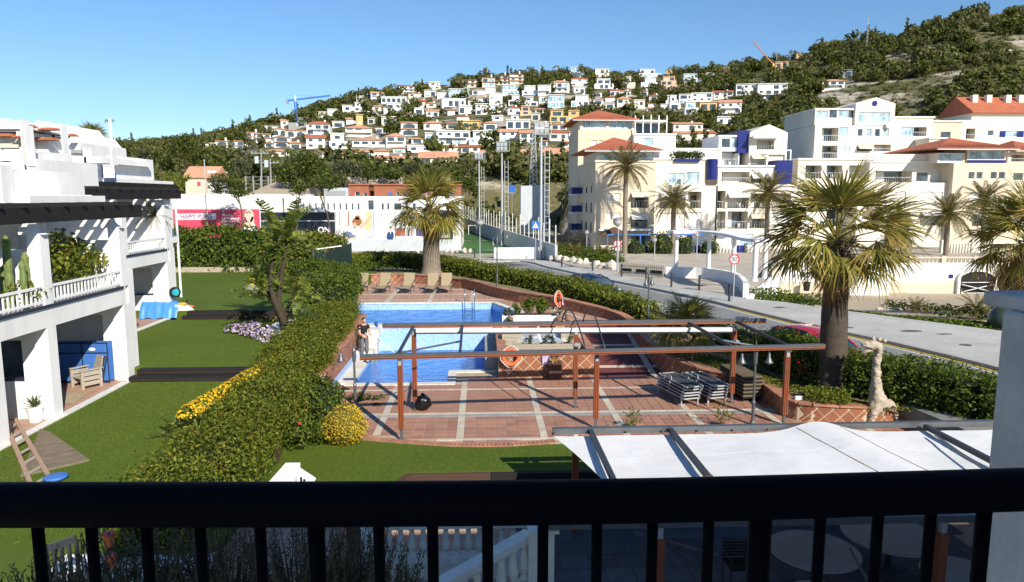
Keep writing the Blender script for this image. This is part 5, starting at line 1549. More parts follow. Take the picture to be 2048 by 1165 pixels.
for i,(px,yb,yt)in enumerate(bl):
 a=PG(px,yb);h=1.0
 t=thing('bollard','slim dark bollard on the kerb, %s from left'%ORD[i+1],'bollard',tuple(a),0,'bollards along the kerb')
 MB().lathe((a.x,a.y,a.z+.1),[(.075,0),(.075,h), (.085,h+.01),(.085,h+.09),(.03,h+.12)],10).build('shaft',M['darkmetal'],t)
 MB().lathe((a.x,a.y,a.z+.1),[(.11,0),(.11,.06), (.08,.08)],10).build('foot',M['darkmetal'],t)
gl=[(960,520,445,.42),(1136.6,500, 460,.3),(1173,515,465,.3),(1235,546, 444,.42),(1210.5,492,456,.3),(1308.5,526, 480,.3),(1112,498,467,.26),(1393,520, 470,.3)]
for i,(px,yb,yt,r_)in enumerate(gl):
 a=PG(px,yb);c=Q(px,yt,a.y)
 t=thing('globe_lamp','grey post lamp with round globe, %s from left along the street'%ORD[sorted(gl).index(gl[i])+1],'street lamp',tuple(a),0,'globe lamps')
 MB().tube([a,(a.x,a.y,c.z-r_*.8)],[.075,.05], 10).build('post',M['galv'],t)
 MB().ball(c,r_,18,12).build('globe',pm('smoked_globe',(.42,.40,.40),.18,.15,2,spec=.6),t,smooth=True)
 MB().ball((c.x,c.y,c.z+r_*.35), r_*1.01,18, 6,(1,1,.62)).build('globe_cap',pm('globe_cap',(.26,.22,.21), .4,.2,2),t,smooth=True)
 MB().lathe((c.x,c.y,c.z-r_*1.15),[(.06,0),(.12,.05),(.14, .2)],10).build('collar',M['galv'],t)
def disc(name,c,r,h,mat, parent,n=32, inner=None):
 m=MB()
 m.lathe((0,0,0),[(r,0),(r,h)],n)if inner is None else None
 if inner is not None:
  b=0
  for q, (rr,y)in enumerate(((inner, 0),(r, 0),(r, h),(inner, h))):
   for k in range(n):m.v.append((rr*math.cos(2*math.pi*k/n),rr*math.sin(2*math.pi*k/n),y))
  for q in range(4):
   for k in range(n):m.f.append((q*n+k,q*n+(k+1)%n,((q+1)%4)*n+(k+1)%n,((q+1)%4)*n+k))
 m.v=[(c[0]+x,c[1]-z,c[2]+y)for x, y,z in m.v]
 return m.build(name, mat,parent)
M['signred']=pm('sign_red',(.55,.02, .035),.4,.04,2)
M['signblue']=pm('sign_blue', (.03,.14,.5),.4,.04,2)
a=PG(1466,608);c=Q(1468,519,a.y)
t=thing('speed_sign','round red and white 30 speed limit sign on a post','road sign',tuple(a))
MB().cyl(a,(a.x, a.y,c.z+.3),.035, n=10).build('post',M['galv'],t)
disc('sign_disc',(c.x, a.y-.04, c.z),.31,.02,M['print_white'],t);disc('red_ring',(c.x,a.y-.061,c.z),.31,.012, M['signred'],t,inner=.235)
text_mesh('lettering','30',.38,(c.x,a.y-.066,c.z-.005),M['text_dark'],t,'CENTER', sx=1.0,extrude=.003)
a=PG(1233,545);c=Q(1233,487, a.y)
t=thing('no_vehicles_sign','round white sign with red rim below a globe lamp by the boulders','road sign',tuple(a+Vector((.3,-.3,0))))
MB().cyl((c.x,a.y-.35,a.z),(c.x, a.y-.35, c.z+.4),.035,n=10).build('post',M['galv'],t)
disc('sign_disc',(c.x,a.y-.39,c.z),.36,.02,M['print_white'],t);disc('red_ring',(c.x,a.y-.411,c.z),.36,.012, M['signred'],t,inner=.27)
for q,(w, z)in enumerate(((.34,.05), (.08,-.19))):MB().box(c.x-w/2,c.x+w/2,a.y-.418,a.y-.412,c.z+z-.025,c.z+z+.025).build('small_print',M['print_grey'], t)
a=PG(1071,526);c=Q(1071,451,a.y)
t=thing('crossing_sign','blue square pedestrian crossing sign on a pole beside the cream wall','road sign',tuple(a))
MB().cyl(a,(a.x,a.y,c.z+.5),.045,n=8).build('post',M['galv'],t)
MB().box(c.x-.45,c.x+.45,a.y-.08,a.y-.05, c.z-.45, c.z+.45).build('plate',M['signblue'],t)
MB().prism([(c.x-.34, a.y-.09),(c.x+.34,a.y-.09),(c.x,a.y-.09)], 0,0)
m=MB();m.v=[(c.x-.34,a.y-.086,c.z-.3),(c.x+.34,a.y-.086,c.z-.3),(c.x, a.y-.086, c.z+.34)];m.f=[(0,1,2)];m.build('white_triangle',M['print_white'],t)
m=MB();m.box(c.x-.05,c.x+.05,a.y-.095,a.y-.09,c.z-.12,c.z+.08);m.build('walking_figure', M['text_dark'],t)
a=Q(1024,378,185)
t=thing('parking_sign', 'small blue sign on a pole beyond the pitch','road sign',(a.x,185,a.z-4))
MB().box(a.x-.8,a.x+.8,184.9,185,a.z-.9, a.z+.9).build('plate',M['signblue'],t);MB().cyl((a.x,185.1,a.z-6),(a.x,185.1,a.z),.08,n=6).build('post', M['galv'],t)
a0,a1=PG(1240,553), PG(1326,560)
t=thing('picket_fence','weathered wooden picket barrier with dark slots between boulders and curved wall','fence',tuple(a0))
d=(a1-a0);n=22
for i in range(n):
 p=a0+d*(i/(n-1));MB().obox((p.x,p.y,p.z+.62),(.09,.05,1.2), math.atan2(d.y,d.x)).build('picket',M['greywood'],t)
for zz in(.35,.95):MB().bar(a0+Vector((0,.06,zz)),a1+Vector((0,.06,zz)),.04,.09).build('rail',M['greywood'],t)
for f0,f1 in((.03,.27),(.38,.62),(.72, .97)):MB().bar(a0+d*f0+Vector((0,-.07,.62)),a0+d*f1+Vector((0,-.07,.62)),.03, .26).build('dark_slot',M['dark'],t)
ap=[PG(x,y)for x,y in((1333,557),(1360,558),(1419, 561),(1470, 571),(1490, 585),(1497, 601))]
arc=smooth_path(ap,5)
t=thing('colonnade','white curved pergola of round columns on a low curved wall','colonnade',tuple(ap[2]))
inn=offset_path(arc,-.35)
m=MB()
for i in range(len(arc)-1):
 a,b, c,d=arc[i],arc[i+1],inn[i+1],inn[i]
 m.hexa([(q.x,q.y,q.z-.3)for q in(a,b,c,d)]+[(q.x,q.y,q.z+1.0)for q in(a,b,c,d)])
m.build('low_wall',M['white'],t)
zt=None
for k,(px,yt,yb)in enumerate(((1356,469,533),(1419, 470,536),(1476,473,539), (1509,486,560),(1529,485, 554))):
 i={0:4,1:10,2:15,3:24,4:22}[k]
 base=(arc[i]+inn[i])/2
 bz=base.z+.95
 if k>=3:base=Q(px,yb,base.y+(0.2 if k==3 else 2.4));
 MB().lathe((base.x,base.y, bz if k<3 else base.z-.1),[(.2,0),(.2, .1),(.17, .12),(.155, 2.5),(.2, 2.52),(.2, 2.62)],16).build('column',M['white'],t)
top=smooth_path([Q(1338,466,ap[1].y),Q(1385,465,ap[1].y),Q(1430,466.5,ap[2].y),Q(1480,471,ap[3].y),Q(1515,480,ap[4].y),Q(1545,486,ap[4].y-1.2)],5)
for p in top:p.z=top[8].z
o2=offset_path(top,-1.1);o1=offset_path(top,.25)
m=MB()
for i in range(len(top)-1):
 a,b,c,d=o1[i],o1[i+1],o2[i+1],o2[i]
 m.hexa([(q.x,q.y,q.z-.05)for q in(a,b, c,d)]+[(q.x,q.y,q.z+.16)for q in(a,b,c, d)])
m.build('ring_beam',M['white'],t)

# cars on the street
def car(label,c,ang,col, group='parked cars'):
 t=thing('car', label,'car',tuple(c),ang,group)
 paint=pm('car_paint_%d'%int(col[0]*1000),col,.25,.03,2,spec=.6,coat=.8)
 secs=[(-2.05,.55,.62,.45),(-1.95,.30, .80,.78),(-1.2,.22,.84, .86),(0, .20,.86,.90),(1.1,.22,.84,.88),(1.9, .30,.78,.72),(2.05,.45,.62,.55)]
 m=MB()
 for x,z0,hw, z1 in secs:
  m.v+=[(x,-hw,z0),(x,-hw-.03,(z0+z1)/2),(x,-hw*.93,z1),(x,hw*.93,z1),(x,hw+.03,(z0+z1)/2), (x,hw,z0)]
 for i in range(len(secs)-1):
  for k in range(6):m.f.append((i*6+k,i*6+(k+1)%6,(i+1)*6+(k+1)%6,(i+1)*6+k))
 m.f+=[tuple(reversed(range(6))),tuple(range(36,42))]
 m.build('body',paint,t,True,True)
 cab=[(-1.75,.80, .80,.88),(-1.35,.84,.68, 1.32),(-.6,.88,.64,1.46),(.2,.88,.64,1.45),(.75, .88,.68,1.28),(1.35,.84,.78,.90)]
 m=MB()
 for x,z0,hw, z1 in cab:m.v+=[(x,-.80,z0), (x,-hw, z1),(x, hw,z1),(x,.80,z0)]
 for i in range(len(cab)-1):
  for k in range(4):m.f.append((i*4+k,i*4+(k+1)%4, (i+1)*4+(k+1)%4,(i+1)*4+k))
 m.f+=[(3,2,1, 0),(20, 21,22,23)]
 m.build('cabin_glass',M['glass'], t,True,False)
 m=MB()
 rf=[(-1.4,.66,1.335), (-.6,.645, 1.475),(.2, .645,1.465),(.72,.66,1.31)]
 for x,hw,z in rf:m.v+=[(x,-hw-.01,z-.07),(x, -hw*.9,z+.01),(x, hw*.9,z+.01),(x,hw+.01,z-.07)]
 for i in range(3):
  for k in range(3):m.f.append((i*4+k,i*4+k+1,(i+1)*4+k+1,(i+1)*4+k))
 m.build('roof',paint,t,True,True)
 for s in(-1, 1):
  for x in(-.2,-1.15):MB().bar((x, s*.81,.88),(x+.12,s*.655,1.42),.09,.02,(0,s,.3)).build('pillar',paint,t,True)
  MB().bar((1.33,s*.79,.9),(.72,s*.67,1.31),.08,.03,(0,s,.3)).build('pillar',paint,t,True)
  MB().ball((1.0, s*.95,.95),.13,8,6, (.6,1,.7)).build('mirror', paint,t,True)
  for x in(-1.25,1.25):
   w=MB();w.tube([(x,s*.68,.31),(x,s*.88,.31)],.31,16);wo=w.build('wheel',M['blackmatt'],t,True)
   MB().tube([(x,s*.885,.31),(x,s*.895,.31)],.2,12).build('rim',M['chrome'],wo,True)
  MB().ball((1.98,s*.58, .62),.14,8,6,(.5,1,.7)).build('headlight',M['glass_sky'], t,True)
  MB().ball((-1.98,s*.6, .68),.12,8,6,(.4,1,.9)).build('tail_light',M['signred'], t,True)
 return t
def on_road(px,py,Z=0.65):
 return P(px,py, Z)
b=P(1182,596,.45);car('dark blue car on the road behind the far hedge',Vector((b.x,b.y,zbase(b.y)+.03)), math.radians(-58),(.006,.016, .045))
b=P(1622,733, .62);car('red car on the road behind the hedge, beside the big fan palm',Vector((b.x,b.y,zbase(b.y)+.03)),math.radians(-68),(.42,.02,.03))
def ground_cover(name,label, pts,h,mat, size,dens,cat='shrub',wob=.25,seed=3):
 rng=np.random.default_rng(seed)
 PT,NM=[],[]
 for i in range(len(pts)-1):
  (a,wa),(b, wb)=pts[i],pts[i+1]
  L=(b-a).length;n=int(L*(wa+wb)/2*dens)
  u=rng.random(n);v=rng.uniform(-.5, .5,n)
  t2=(b-a).normalized();nr=Vector((-t2.y,t2.x,0))
  w=lerp(wa,wb,u)
  x=lerp(a.x,b.x,u)+nr.x*v*w;y=lerp(a.y,b.y,u)+nr.y*v*w
  hh=h*(1-(2*v)**2*.7)*rng.uniform(.2,1,n)*(1+wob*np.sin(x*1.7+y*2.3))
  PT.append(np.stack([x,y,lerp(a.z,b.z,u)+hh], 1));NM.append(np.tile((0,-.2,1.0),(n,1)))
 V,F=leaf_quads(np.concatenate(PT),np.concatenate(NM),size,.5,.7,rng=rng)
 return tag(link(name,quads_mesh(name,V, F),mat), label,cat,kind='stuff')
def sp(px,py):
 z=.3
 for _ in range(10):
  p=P(px,py,z);z=sand_z(p.x,p.y)
 return p
ground_cover('grass_strip','bright green grass strip along the pavement edge by the beach',[(P(1690,626, .45),.8), (P(1780,638,.42),1.5), (P(1880,648,.38),2.4), (P(2010,660,.35),3.2), (P(2150,672,.3),3.5)],.25,M['hedge2'],.22,160,'grass', seed=5)
ground_cover('ground_cover','dark low shrubs between grass strip and sand',[(P(1770,616, .1),1.0), (P(1850,625,.15),1.8), (P(1930,632,.15),2.4), (P(2060,638,.1),2.4)],.5,M['tree'],.22,90,'shrubs', seed=6)
ground_cover('ground_cover','spreading green shrubs beside the white curved wall',[(P(1500,598, .3),1.2), (P(1530,600,.4),2.6), (P(1580,607,.45),2.6), (P(1640,618,.45),1.4)],.7,M['hedge2'],.22,130,'shrubs', seed=7)
ground_cover('ground_cover','mixed green planting behind the white boulders',[(PG(1095,512)+Vector((0,2,0)),4),(PG(1130,517)+Vector((0, 2,0)), 5),(PG(1170,524)+Vector((0,2,0)),5),(PG(1230,533)+Vector((0,1.5,0)),3.5)], 1.5,M['hedge2'],.3,60,'shrubs', seed=8)
ground_cover('ground_cover','reddish brown dry shrubs behind the globe lamps',[(PG(1105,500)+Vector((0,3,0)),5),(PG(1150,503)+Vector((0, 3,0)), 5),(PG(1190,507)+Vector((0,3,0)),4)],3.0,M['dead'],.3,40,'shrubs',seed=9)
c=PG(1395,500)
for px,py,r_,lab in((1268,507,1.3,'round clipped bush beside left blue gate'),(1363,505,1.6,'round clipped bush beside middle blue gate'),(1415, 508,1.3,'round clipped bush between the colonnade columns'),(1322,487,1.9,'yellow green shrub left of the white balconies')):
 a=Q(px,py,92);t=thing('round_bush',lab,'bush', (a.x,92,zbase(92)), 0,'bushes before the apartments')
 V,F=crown_leaves([((a.x,91.5,zbase(92)+r_*.8),(r_, r_,r_))],12,.3,.6, .3);link('foliage',quads_mesh('foliage',V, F),M['hedge3']if py<500 else M['hedge2'], t)
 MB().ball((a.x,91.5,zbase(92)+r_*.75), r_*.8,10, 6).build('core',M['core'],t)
for k, (px,py)in enumerate(((1805, 615),(1758, 618),(1790, 622),(1770, 613),(1820, 612))):
 a=sp(px, py);o=tag(link('boulder',ROCKS[k]),'small white stone on the sand, %s of the scattered five'%ORD[k+1],'stone','white stones on the sand');o.location=a;o.scale=(.3,.22,.18)
a=Q(2010,628,34);one('dome_planter',MB().ball((a.x, 34,a.z-.3),.75,18, 10),pm('dark_green_dome',(.05,.07,.05),.3,.1,3),'dark green smooth dome by the pavement, above the balcony pillar cap','dome',smooth=True)

# pool terrace: levels, walls, pools
V_=Vector
def zdeck(Y):return interp(Y,[(27.0, 0),(33.8, 1.05)])
def zcap(Y):return interp(Y,[(23,.55),(27,.8),(34,1.45),(38, 1.62)])
def deckgrid():
 m,nt,b, out=base_mat('terracotta_paving_far')
 v=posnode(nt)
 br=node(nt,'ShaderNodeTexBrick')
 br.offset=0.0;br.inputs['Scale'].default_value=1.0
 br.inputs['Brick Width'].default_value=.33;br.inputs['Row Height'].default_value=.33;br.inputs['Mortar Size'].default_value=.012
 br.inputs['Color1'].default_value=(.36, .19,.13,1);br.inputs['Color2'].default_value=(.42,.235,.16,1);br.inputs['Mortar'].default_value=(.55,.42,.32,1)
 nt.links.new(v,br.inputs['Vector'])
 c=mixc(nt, ramp(nt,noise_tex(nt,v,.7,5),[(.3,(0,0,0)),(.75,(.5, .5,.5))]),br.outputs['Color'],(.42,.28, .20))
 nt.links.new(c, b.inputs['Base Color']);b.inputs['Roughness'].default_value=.65
 return m
M['deckfar']=deckgrid()
FRONT=smooth_path([Vector(p)for p in((-5.6,24.2,0),(-5.0,22.2,0),(-4.35,20.75,0),(-3.55,20.1, 0),(-2.37,19.75,0),(-.92,19.42,0),(.49,19.33,0),(1.93,19.5, 0),(3.2, 19.6,0),(15.5,19.6,0))],4)
XL,XN,XR,YP0, YN,YP1=-4.85,-1.35,.1,26.35,28.2,32.7
deck=struct('pool_deck',MB(),M['grout_dark'])
m=MB()
fr=[(p.x,p.y)for p in FRONT]
m.prism(fr+[(15.5,26.0),(-5.6,26.0)],-2.5,-.014)
m.prism([(XN+.35, 26.0),(4.5, 26.0),(4.5, 27.0),(.62, 27.0),(.62, YN-.35),(XN+.35,YN-.35)],-2.5,-.014)
m.prism([(4.5,26.0),(15.5,26.0), (15.5,27.0), (4.5,27.0)],-2.5,-.014)
deck.data=m.mesh('pool_deck');deck.data.materials.append(M['grout_dark'])
def inside(poly,x,y):
 c=False;j=len(poly)-1
 for i in range(len(poly)):
  if(poly[i][1]>y)!=(poly[j][1]>y)and x<(poly[j][0]-poly[i][0])*(y-poly[i][1])/(poly[j][1]-poly[i][1])+poly[i][0]:c=not c
  j=i
 return c
STX=[-3.14+2.475*k for k in range(8)]
SW_=.22
pieces,strips=[],[]
ylines=[(19.95, .16),(22.47, .16),(25.36, .16)]
DRAIN=(22.10,22.38)
edges=[-5.45]+[v for x in STX for v in(x-SW_/2,x+SW_/2)]+[15.4]
for k in range(0,len(edges)-1,2):
 a,b=edges[k],edges[k+1]
 n=max(1,round((b-a)/.335));w=(b-a)/n
 yb=[19.3,19.87, 20.03,22.09,22.56, 25.28,25.44,27.0]
 for q in range(0,len(yb)-1,2):
  y0,y1=yb[q],yb[q+1]
  ny=max(1,round((y1-y0)/.345));h=(y1-y0)/ny
  for i in range(n):
   for j in range(ny):
    cx, cy=a+(i+.5)*w,y0+(j+.5)*h
    if not all(inside(fr+[(15.5,27.1),(-5.6,27.1)], cx+sx*w*.5,cy-h*.5-.2)for sx in(-1,1)):continue
    if cy>26.0 and cx<XN+.5:continue
    if cx>13.5:continue
    pieces.append((cx,cy,w-.022,h-.022))
 for(yy,hh)in ylines:
  nn=max(1,round((b-a)/.62))
  for i in range(nn):
   cx=a+(i+.5)*(b-a)/nn
   if inside(fr+[(15.5,27.1),(-5.6,27.1)],cx-.2,yy-.35)and inside(fr+[(15.5,27.1),(-5.6,27.1)],cx+.2, yy-.35):strips.append((cx,yy,(b-a)/nn-.01,hh))
for x in STX:
 y=19.3
 while y<26.6:
  if inside(fr+[(15.5, 27.1),(-5.6,27.1)],x, y-.12)and not(x<XN+.4 and y>25.3)and x<13.5 and not(DRAIN[0]-.3<y<DRAIN[1]):strips.append((x,y+.31,SW_,.61))
  y+=.62
pieces.sort(key=lambda p:p[1])
UT=MB().box(-.5,.5,-.5,.5,-.5,.5).mesh('deck_tile');UT.materials.append(M['terracotta'])
UTR=UT.copy();UTR.materials.clear();UTR.materials.append(M['travertine'])
UCO=UT.copy();UCO.materials.clear();UCO.materials.append(M['coping'])
UCAP=UT.copy();UCAP.materials.clear();UCAP.materials.append(M['cap'])
rj=random.Random(9)
for(cx,cy, w,h)in pieces[:300]:
 o=unit('deck_tile', UT,deck,(cx,cy,-.016+rj.uniform(-.0015,.0015)),(w,h,.03))
m=MB()
for(cx,cy,w, h)in pieces[300:]:m.box(cx-w/2, cx+w/2, cy-h/2, cy+h/2, -.03,rj.uniform(-.002,.0005))
tag(m.build('deck_tiles',M['terracotta_deck'],deck),kind='stuff')
for(cx, cy,w,h)in strips:unit('travertine_slab',UTR,deck,(cx,cy,-.014), (w,h,.032))
m=MB();m.box(-5.2,13.4,DRAIN[0],DRAIN[1],-.03,-.004)
for i in range(372):m.box(-5.2+i*.05,-5.2+i*.05+.03,DRAIN[0]+.06,DRAIN[1]-.06,-.0035,.004)
tag(m.build('drain_grating',M['concrete'],deck), kind='stuff')
for i in range(2,len(FRONT)-6):
 for q in range(3):
  a=FRONT[i].lerp(FRONT[i+1], q/3);b=FRONT[i].lerp(FRONT[i+1],(q+1)/3)
  d=b-a
  if d.length<.05 or a.x>8:continue
  nrm=Vector((-d.y,d.x,0)).normalized()
  unit('edge_brick',UCAP,deck,((a+b)/2+nrm*.13+Vector((0,0,-.01))),(d.length-.015,.26,.05),math.atan2(d.y,d.x))
def coping(path,w,z,parent, L=.6,me=None,h=.09,closed=False):
 """row of coping slabs centred on a line"""
 for i in range(len(path)-1):
  a,b=Vector(path[i]),Vector(path[i+1]);D=(b-a).length;n=max(1,round(D/L))
  for k in range(n):
   c=a.lerp(b,(k+.5)/n)
   unit('coping_slab',me or UCO,parent,V_((c.x,c.y,z-h/2))-parent.location, (D/n-.008,w,h),math.atan2(b.y-a.y,b.x-a.x))
pool1=thing('lower_pool', 'lower swimming pool with blue mosaic and white coping below the waterfall wall','pool',(-2.4,29.5,0))
m=MB()
zb_=-1.0
m.quad((XL,YP0,zb_),(XN,YP0,zb_), (XN,YN,zb_),(XL,YN, zb_));m.quad((XL,YN, zb_),(XR, YN,zb_),(XR,YP1,zb_), (XL,YP1,zb_))
for a,b in(((XL,YP0),(XN,YP0)),((XN,YP0),(XN,YN)),((XN,YN),(XR,YN)),((XR,YN),(XR,YP1)),((XR,YP1),(XL,YP1)),((XL,YP1),(XL,YP0))):
 m.quad((a[0],a[1],zb_),(b[0],b[1],zb_),(b[0],b[1],-.02),(a[0],a[1],-.02))
m.build('basin',M['pool'],pool1)
coping([(XL-.3,YP0-.17,0),(XN+.34,YP0-.17,0)],.34,.025, pool1)
coping([(XN+.17,YP0,0),(XN+.17,YN-.34,0)],.34,.025, pool1)
coping([(XN,YN-.17,0),(XR+.5,YN-.17,0)],.34,.025, pool1)
coping([(XL-.3,YP0,0),(XL-.3,YP1-1.2,0)],.6,.025, pool1)
MB().box(-5.6, XL-.601,26.0, 31.6,-.4,.14).build('channel',M['pool'],pool1)
w=MB();w.quad((XL, YP0,-.13), (XN,YP0,-.13),(XN,YN,-.13),(XL,YN,-.13));w.quad((XL,YN,-.13), (XR,YN,-.13),(XR,YP1,-.13),(XL,YP1,-.13))
tag(w.build('water',M['water']),kind='structure')
pool2=thing('upper_pool', 'upper swimming pool behind the mosaic waterfall wall','pool',(-2.4,36,1.05))
m=MB()
m.quad((XL-.1,YP1,-.02),(XR+.5,YP1,-.02), (XR+.5,YP1,.98),(XL-.1,YP1,.98))
m.build('waterfall_wall',M['pool'],pool2)
UP=[(-9.5,33.35),(2.75,33.35),(2.75,34.1),(.6, 39.75),(-9.5,39.75)]
m=MB();m.v=[(x,y,-.5)for x,y in UP];m.f=[tuple(range(5))]
for i in range(5):
 a,b=UP[i],UP[(i+1)%5];m.quad((a[0],a[1],-.5),(b[0],b[1],-.5),(b[0],b[1],1.0),(a[0],a[1],1.0))
m.build('basin', M['pool'],pool2)
m=MB();m.v=[(x,y,.66)for x,y in UP];m.f=[tuple(range(5))];tag(m.build('water',M['water']),kind='structure')
coping([(-5.4,33.03,0),(2.75,33.03,0)],.64,1.05, pool2,.8)
coping([(-9.5, 39.95,0),(.75,39.95,0)],.4,1.06,pool2, .8);coping([(.75,39.85,0),(2.95,34.1,0)],.4,1.06, pool2,.8)
m=MB();m.box(-5.55,XL+.12,31.6,YP1-.003,-.5,.62);m.build('step_block', M['coping'],pool2)
m=MB();m.box(-5.55,XL+.05,30.9,31.597,-.4,.24);m.build('step_block',M['coping'],pool2)
MB().box(-5.56,XL+.16,31.9,33.0,.625,1.0).build('step_block',M['coping'],pool2)
for x0 in(-.32,.22):
 lx=Q(941,600,39.7).x+x0
 MB().tube([(lx,39.5,.2),(lx,39.5,1.5), (lx,39.62,1.72),(lx,39.9, 1.78),(lx, 40.1,1.6),(lx,40.12,1.06)],.028,8).build('ladder_rail',M['chrome'],pool2,smooth=True)
for k in range(3):lx=Q(941,600, 39.7).x;MB().box(lx-.3,lx+.2,39.44,39.52,.3+k*.22,.33+k*.22).build('ladder_step',M['chrome'],pool2)
for px in(671,683):
 c=P(px,604,1.05)
 t=thing('handrail','chrome pool handrail hoop left of the upper pool, %s one'%('left' if px<675 else 'right'),'handrail',tuple(c),0,'chrome handrails')
 for q in(-.12, .12):MB().tube([(c.x+q,c.y,1.05),(c.x+q,c.y,1.55),(c.x+q,c.y+.15,1.75),(c.x+q,c.y+.4,1.8),(c.x+q,c.y+.6, 1.6),(c.x+q,c.y+.6,1.05)], .025,8).build('rail',M['chrome'],t,smooth=True)

 # lattice tile walls
def clip_poly(poly,x0,x1,lo,hi):
 def cut(pl,f):
  out=[]
  for i in range(len(pl)):
   a,b=pl[i],pl[(i+1)%len(pl)];fa,fb=f(a),f(b)
   if fa>=0:out.append(a)
   if(fa>=0)!=(fb>=0):
    t=fa/(fa-fb);out.append((a[0]+(b[0]-a[0])*t, a[1]+(b[1]-a[1])*t))
  return out
 for f in(lambda p:p[0]-x0,lambda p:x1-p[0], lambda p:p[1]-lo,lambda p:hi-p[1]):
  if len(poly)<3:return[]
  poly=cut(poly,f)
 return poly
def lattice_wall(t,path, z0f,z1f,d=.5,side=1,thick=.26,cap=True, sheared=True,grout=.022,capw=.4):
 """t: parent thing; path: plan polyline (face line); tiles stand proud on the face, wall thickness goes to `side`"""
 S=[0.0]
 for a,b in zip(path,path[1:]):S.append(S[-1]+(Vector((b.x, b.y,0))-Vector((a.x,a.y,0))).length)
 L=S[-1]
 def at(s):
  for i in range(len(path)-1):
   if s<=S[i+1]or i==len(path)-2:
    k=(s-S[i])/max(1e-6,S[i+1]-S[i]);p=path[i].lerp(path[i+1],k)
    tn=(path[i+1]-path[i]);tn=Vector((tn.x, tn.y,0)).normalized()
    return p,Vector((-tn.y,tn.x,0))*side
 back=offset_path([Vector((p.x, p.y,0))for p in path],thick*side)
 m=MB()
 for i in range(len(path)-1):
  a,b,c,e=path[i],path[i+1],back[i+1],back[i]
  q=[a,b,c,e]if side>0 else[e,c,b,a]
  zs0=[z0f(a)-.6,z0f(b)-.6,z0f(b)-.6,z0f(a)-.6];zs1=[z1f(a),z1f(b),z1f(b),z1f(a)]
  if side<0:zs0, zs1=[zs0[i_]for i_ in(3,2,1,0)],[zs1[i_]for i_ in(3,2,1,0)]
  m.hexa([(p.x, p.y,z)for p,z in zip(q,zs0)]+[(p.x,p.y,z)for p,z in zip(q,zs1)])
 m.build('masonry',M['grout'],t)
 n=int(L/(d/2))+2
 for i in range(n):
  s0=i*d/2
  p0,_=at(min(L,max(0,s0)));H=z1f(p0)-z0f(p0)
  for j in range(-1,int(H/(d/2))+2):
   if(i+j)%2:continue
   h0=H/2+(j-int(H/d))*d/2 if False else j*d/2
   r=d/2-grout
   pl=clip_poly([(s0-r,h0),(s0,h0-r),(s0+r,h0),(s0, h0+r)], .01,L-.01, .01,H-.01)
   if len(pl)<3:continue
   ar=abs(sum(pl[k][0]*pl[(k+1)%len(pl)][1]-pl[(k+1)%len(pl)][0]*pl[k][1]for k in range(len(pl))))/2
   if ar<.006:continue
   mm=MB();k=len(pl)
   for off in(.012, -.01):
    for s,h in pl:
     p, nr=at(s);mm.v.append((p.x-nr.x*off,p.y-nr.y*off, z0f(p)+h))
   mm.f=[tuple(range(k)),tuple(reversed(range(k,2*k)))]+[(q,q+k,(q+1)%k+k,(q+1)%k)for q in range(k)]
   mm.build('wall_tile',M['walltile'],t)
 if cap:
  mid=offset_path([Vector((p.x, p.y,0))for p in path],thick*side*.5)
  for i in range(len(path)-1):
   a,b=mid[i],mid[i+1];D=(b-a).length
   nn=max(1,round(D/.42))
   for q in range(nn):
    c0,c1=a.lerp(b,q/nn),a.lerp(b, (q+1)/nn)
    za,zb2=lerp(z1f(path[i]),z1f(path[i+1]), q/nn),lerp(z1f(path[i]),z1f(path[i+1]),(q+1)/nn)
    tn=(c1-c0).normalized();nr=Vector((-tn.y,tn.x,0))*capw/2
    c0=c0+tn*.004;c1=c1-tn*.004
    mm=MB().hexa([(v.x,v.y,z)for v, z in((c0-nr,za+.002),(c1-nr,zb2+.002),(c1+nr,zb2+.002), (c0+nr,za+.002),(c0-nr,za+.06), (c1-nr,zb2+.06),(c1+nr,zb2+.06), (c0+nr,za+.06))])
    mm.build('cap_tile', M['cap'],t)
def PC(x,y):
 z=1.2
 for _ in range(20):
  p=P(x,y,z);z=.5*z+.5*(zcap(p.y)+.06)
 return p
WPX=[(650,586), (664,573), (682,560), (706,552), (760,548), (830,549), (900,555), (948,562), (985,573), (1040,584), (1100,592), (1180,610), (1240,628), (1263,645), (1283,668), (1308,690), (1345,716), (1395,734), (1440,743), (1490,753), (1530,768), (1554,786), (1577,799), (1625,808), (1735,813), (1800,810), (1876,824), (1925,840)]
WALL=smooth_path([PC(x,y)for x,y in WPX],2)
WALL+=[Vector((15.4,18.6,.55)), Vector((15.6,15,.55)),Vector((15.7,10,.55))]
up=struct('upper_deck',MB(), M['deckfar'])
m=MB()
W2=offset_path([Vector((p.x,p.y,0))for p in WALL],.1)
wu=[p for p in W2 if p.y>33.9 and not(p.x<-5 and p.y<40.9)]
def xwall(Y):return interp(Y,sorted([(p.y,p.x)for p in W2 if p.x>3 and p.y<40]))
m.prism([(-10.5,40.16),(.98,40.158), (3.18,34.1), (3.18,33.9), (xwall(33.9), 33.9)]+[(p.x,p.y)for p in reversed(wu)]+[(-10.5,41)],-2.5,1.045)
up.data=m.mesh('upper_deck');up.data.materials.append(M['deckfar'])
for x0,x1,y0, y1 in((-9,6,40.9,41.05),(-9,6,43.3,43.5),(-9,3,45.6, 45.7)):coping([(x0,(y0+y1)/2,0),(x1,(y0+y1)/2,0)],y1-y0,1.052,up,.8,UTR, .02)
for x in(-7.9, -5.4,-3.0, -.55,1.9):coping([(x,40.3,0),(x, 47,0)], .24,1.056,up, .8,UTR,.02)
coping([(5.0,34.2,0),(2.6,39.8,0)],.24,1.053,up, .8,UTR,.02)
m=MB();m.prism([(4.46,27.0)]+[(xwall(27+6.9*k/8),27+6.9*k/8)for k in range(9)]+[(4.46,33.9)],-2,lambda x,y:-.004+1.047*(y-27)/6.9)
ramp_=struct('ramp', m,M['redramp'])
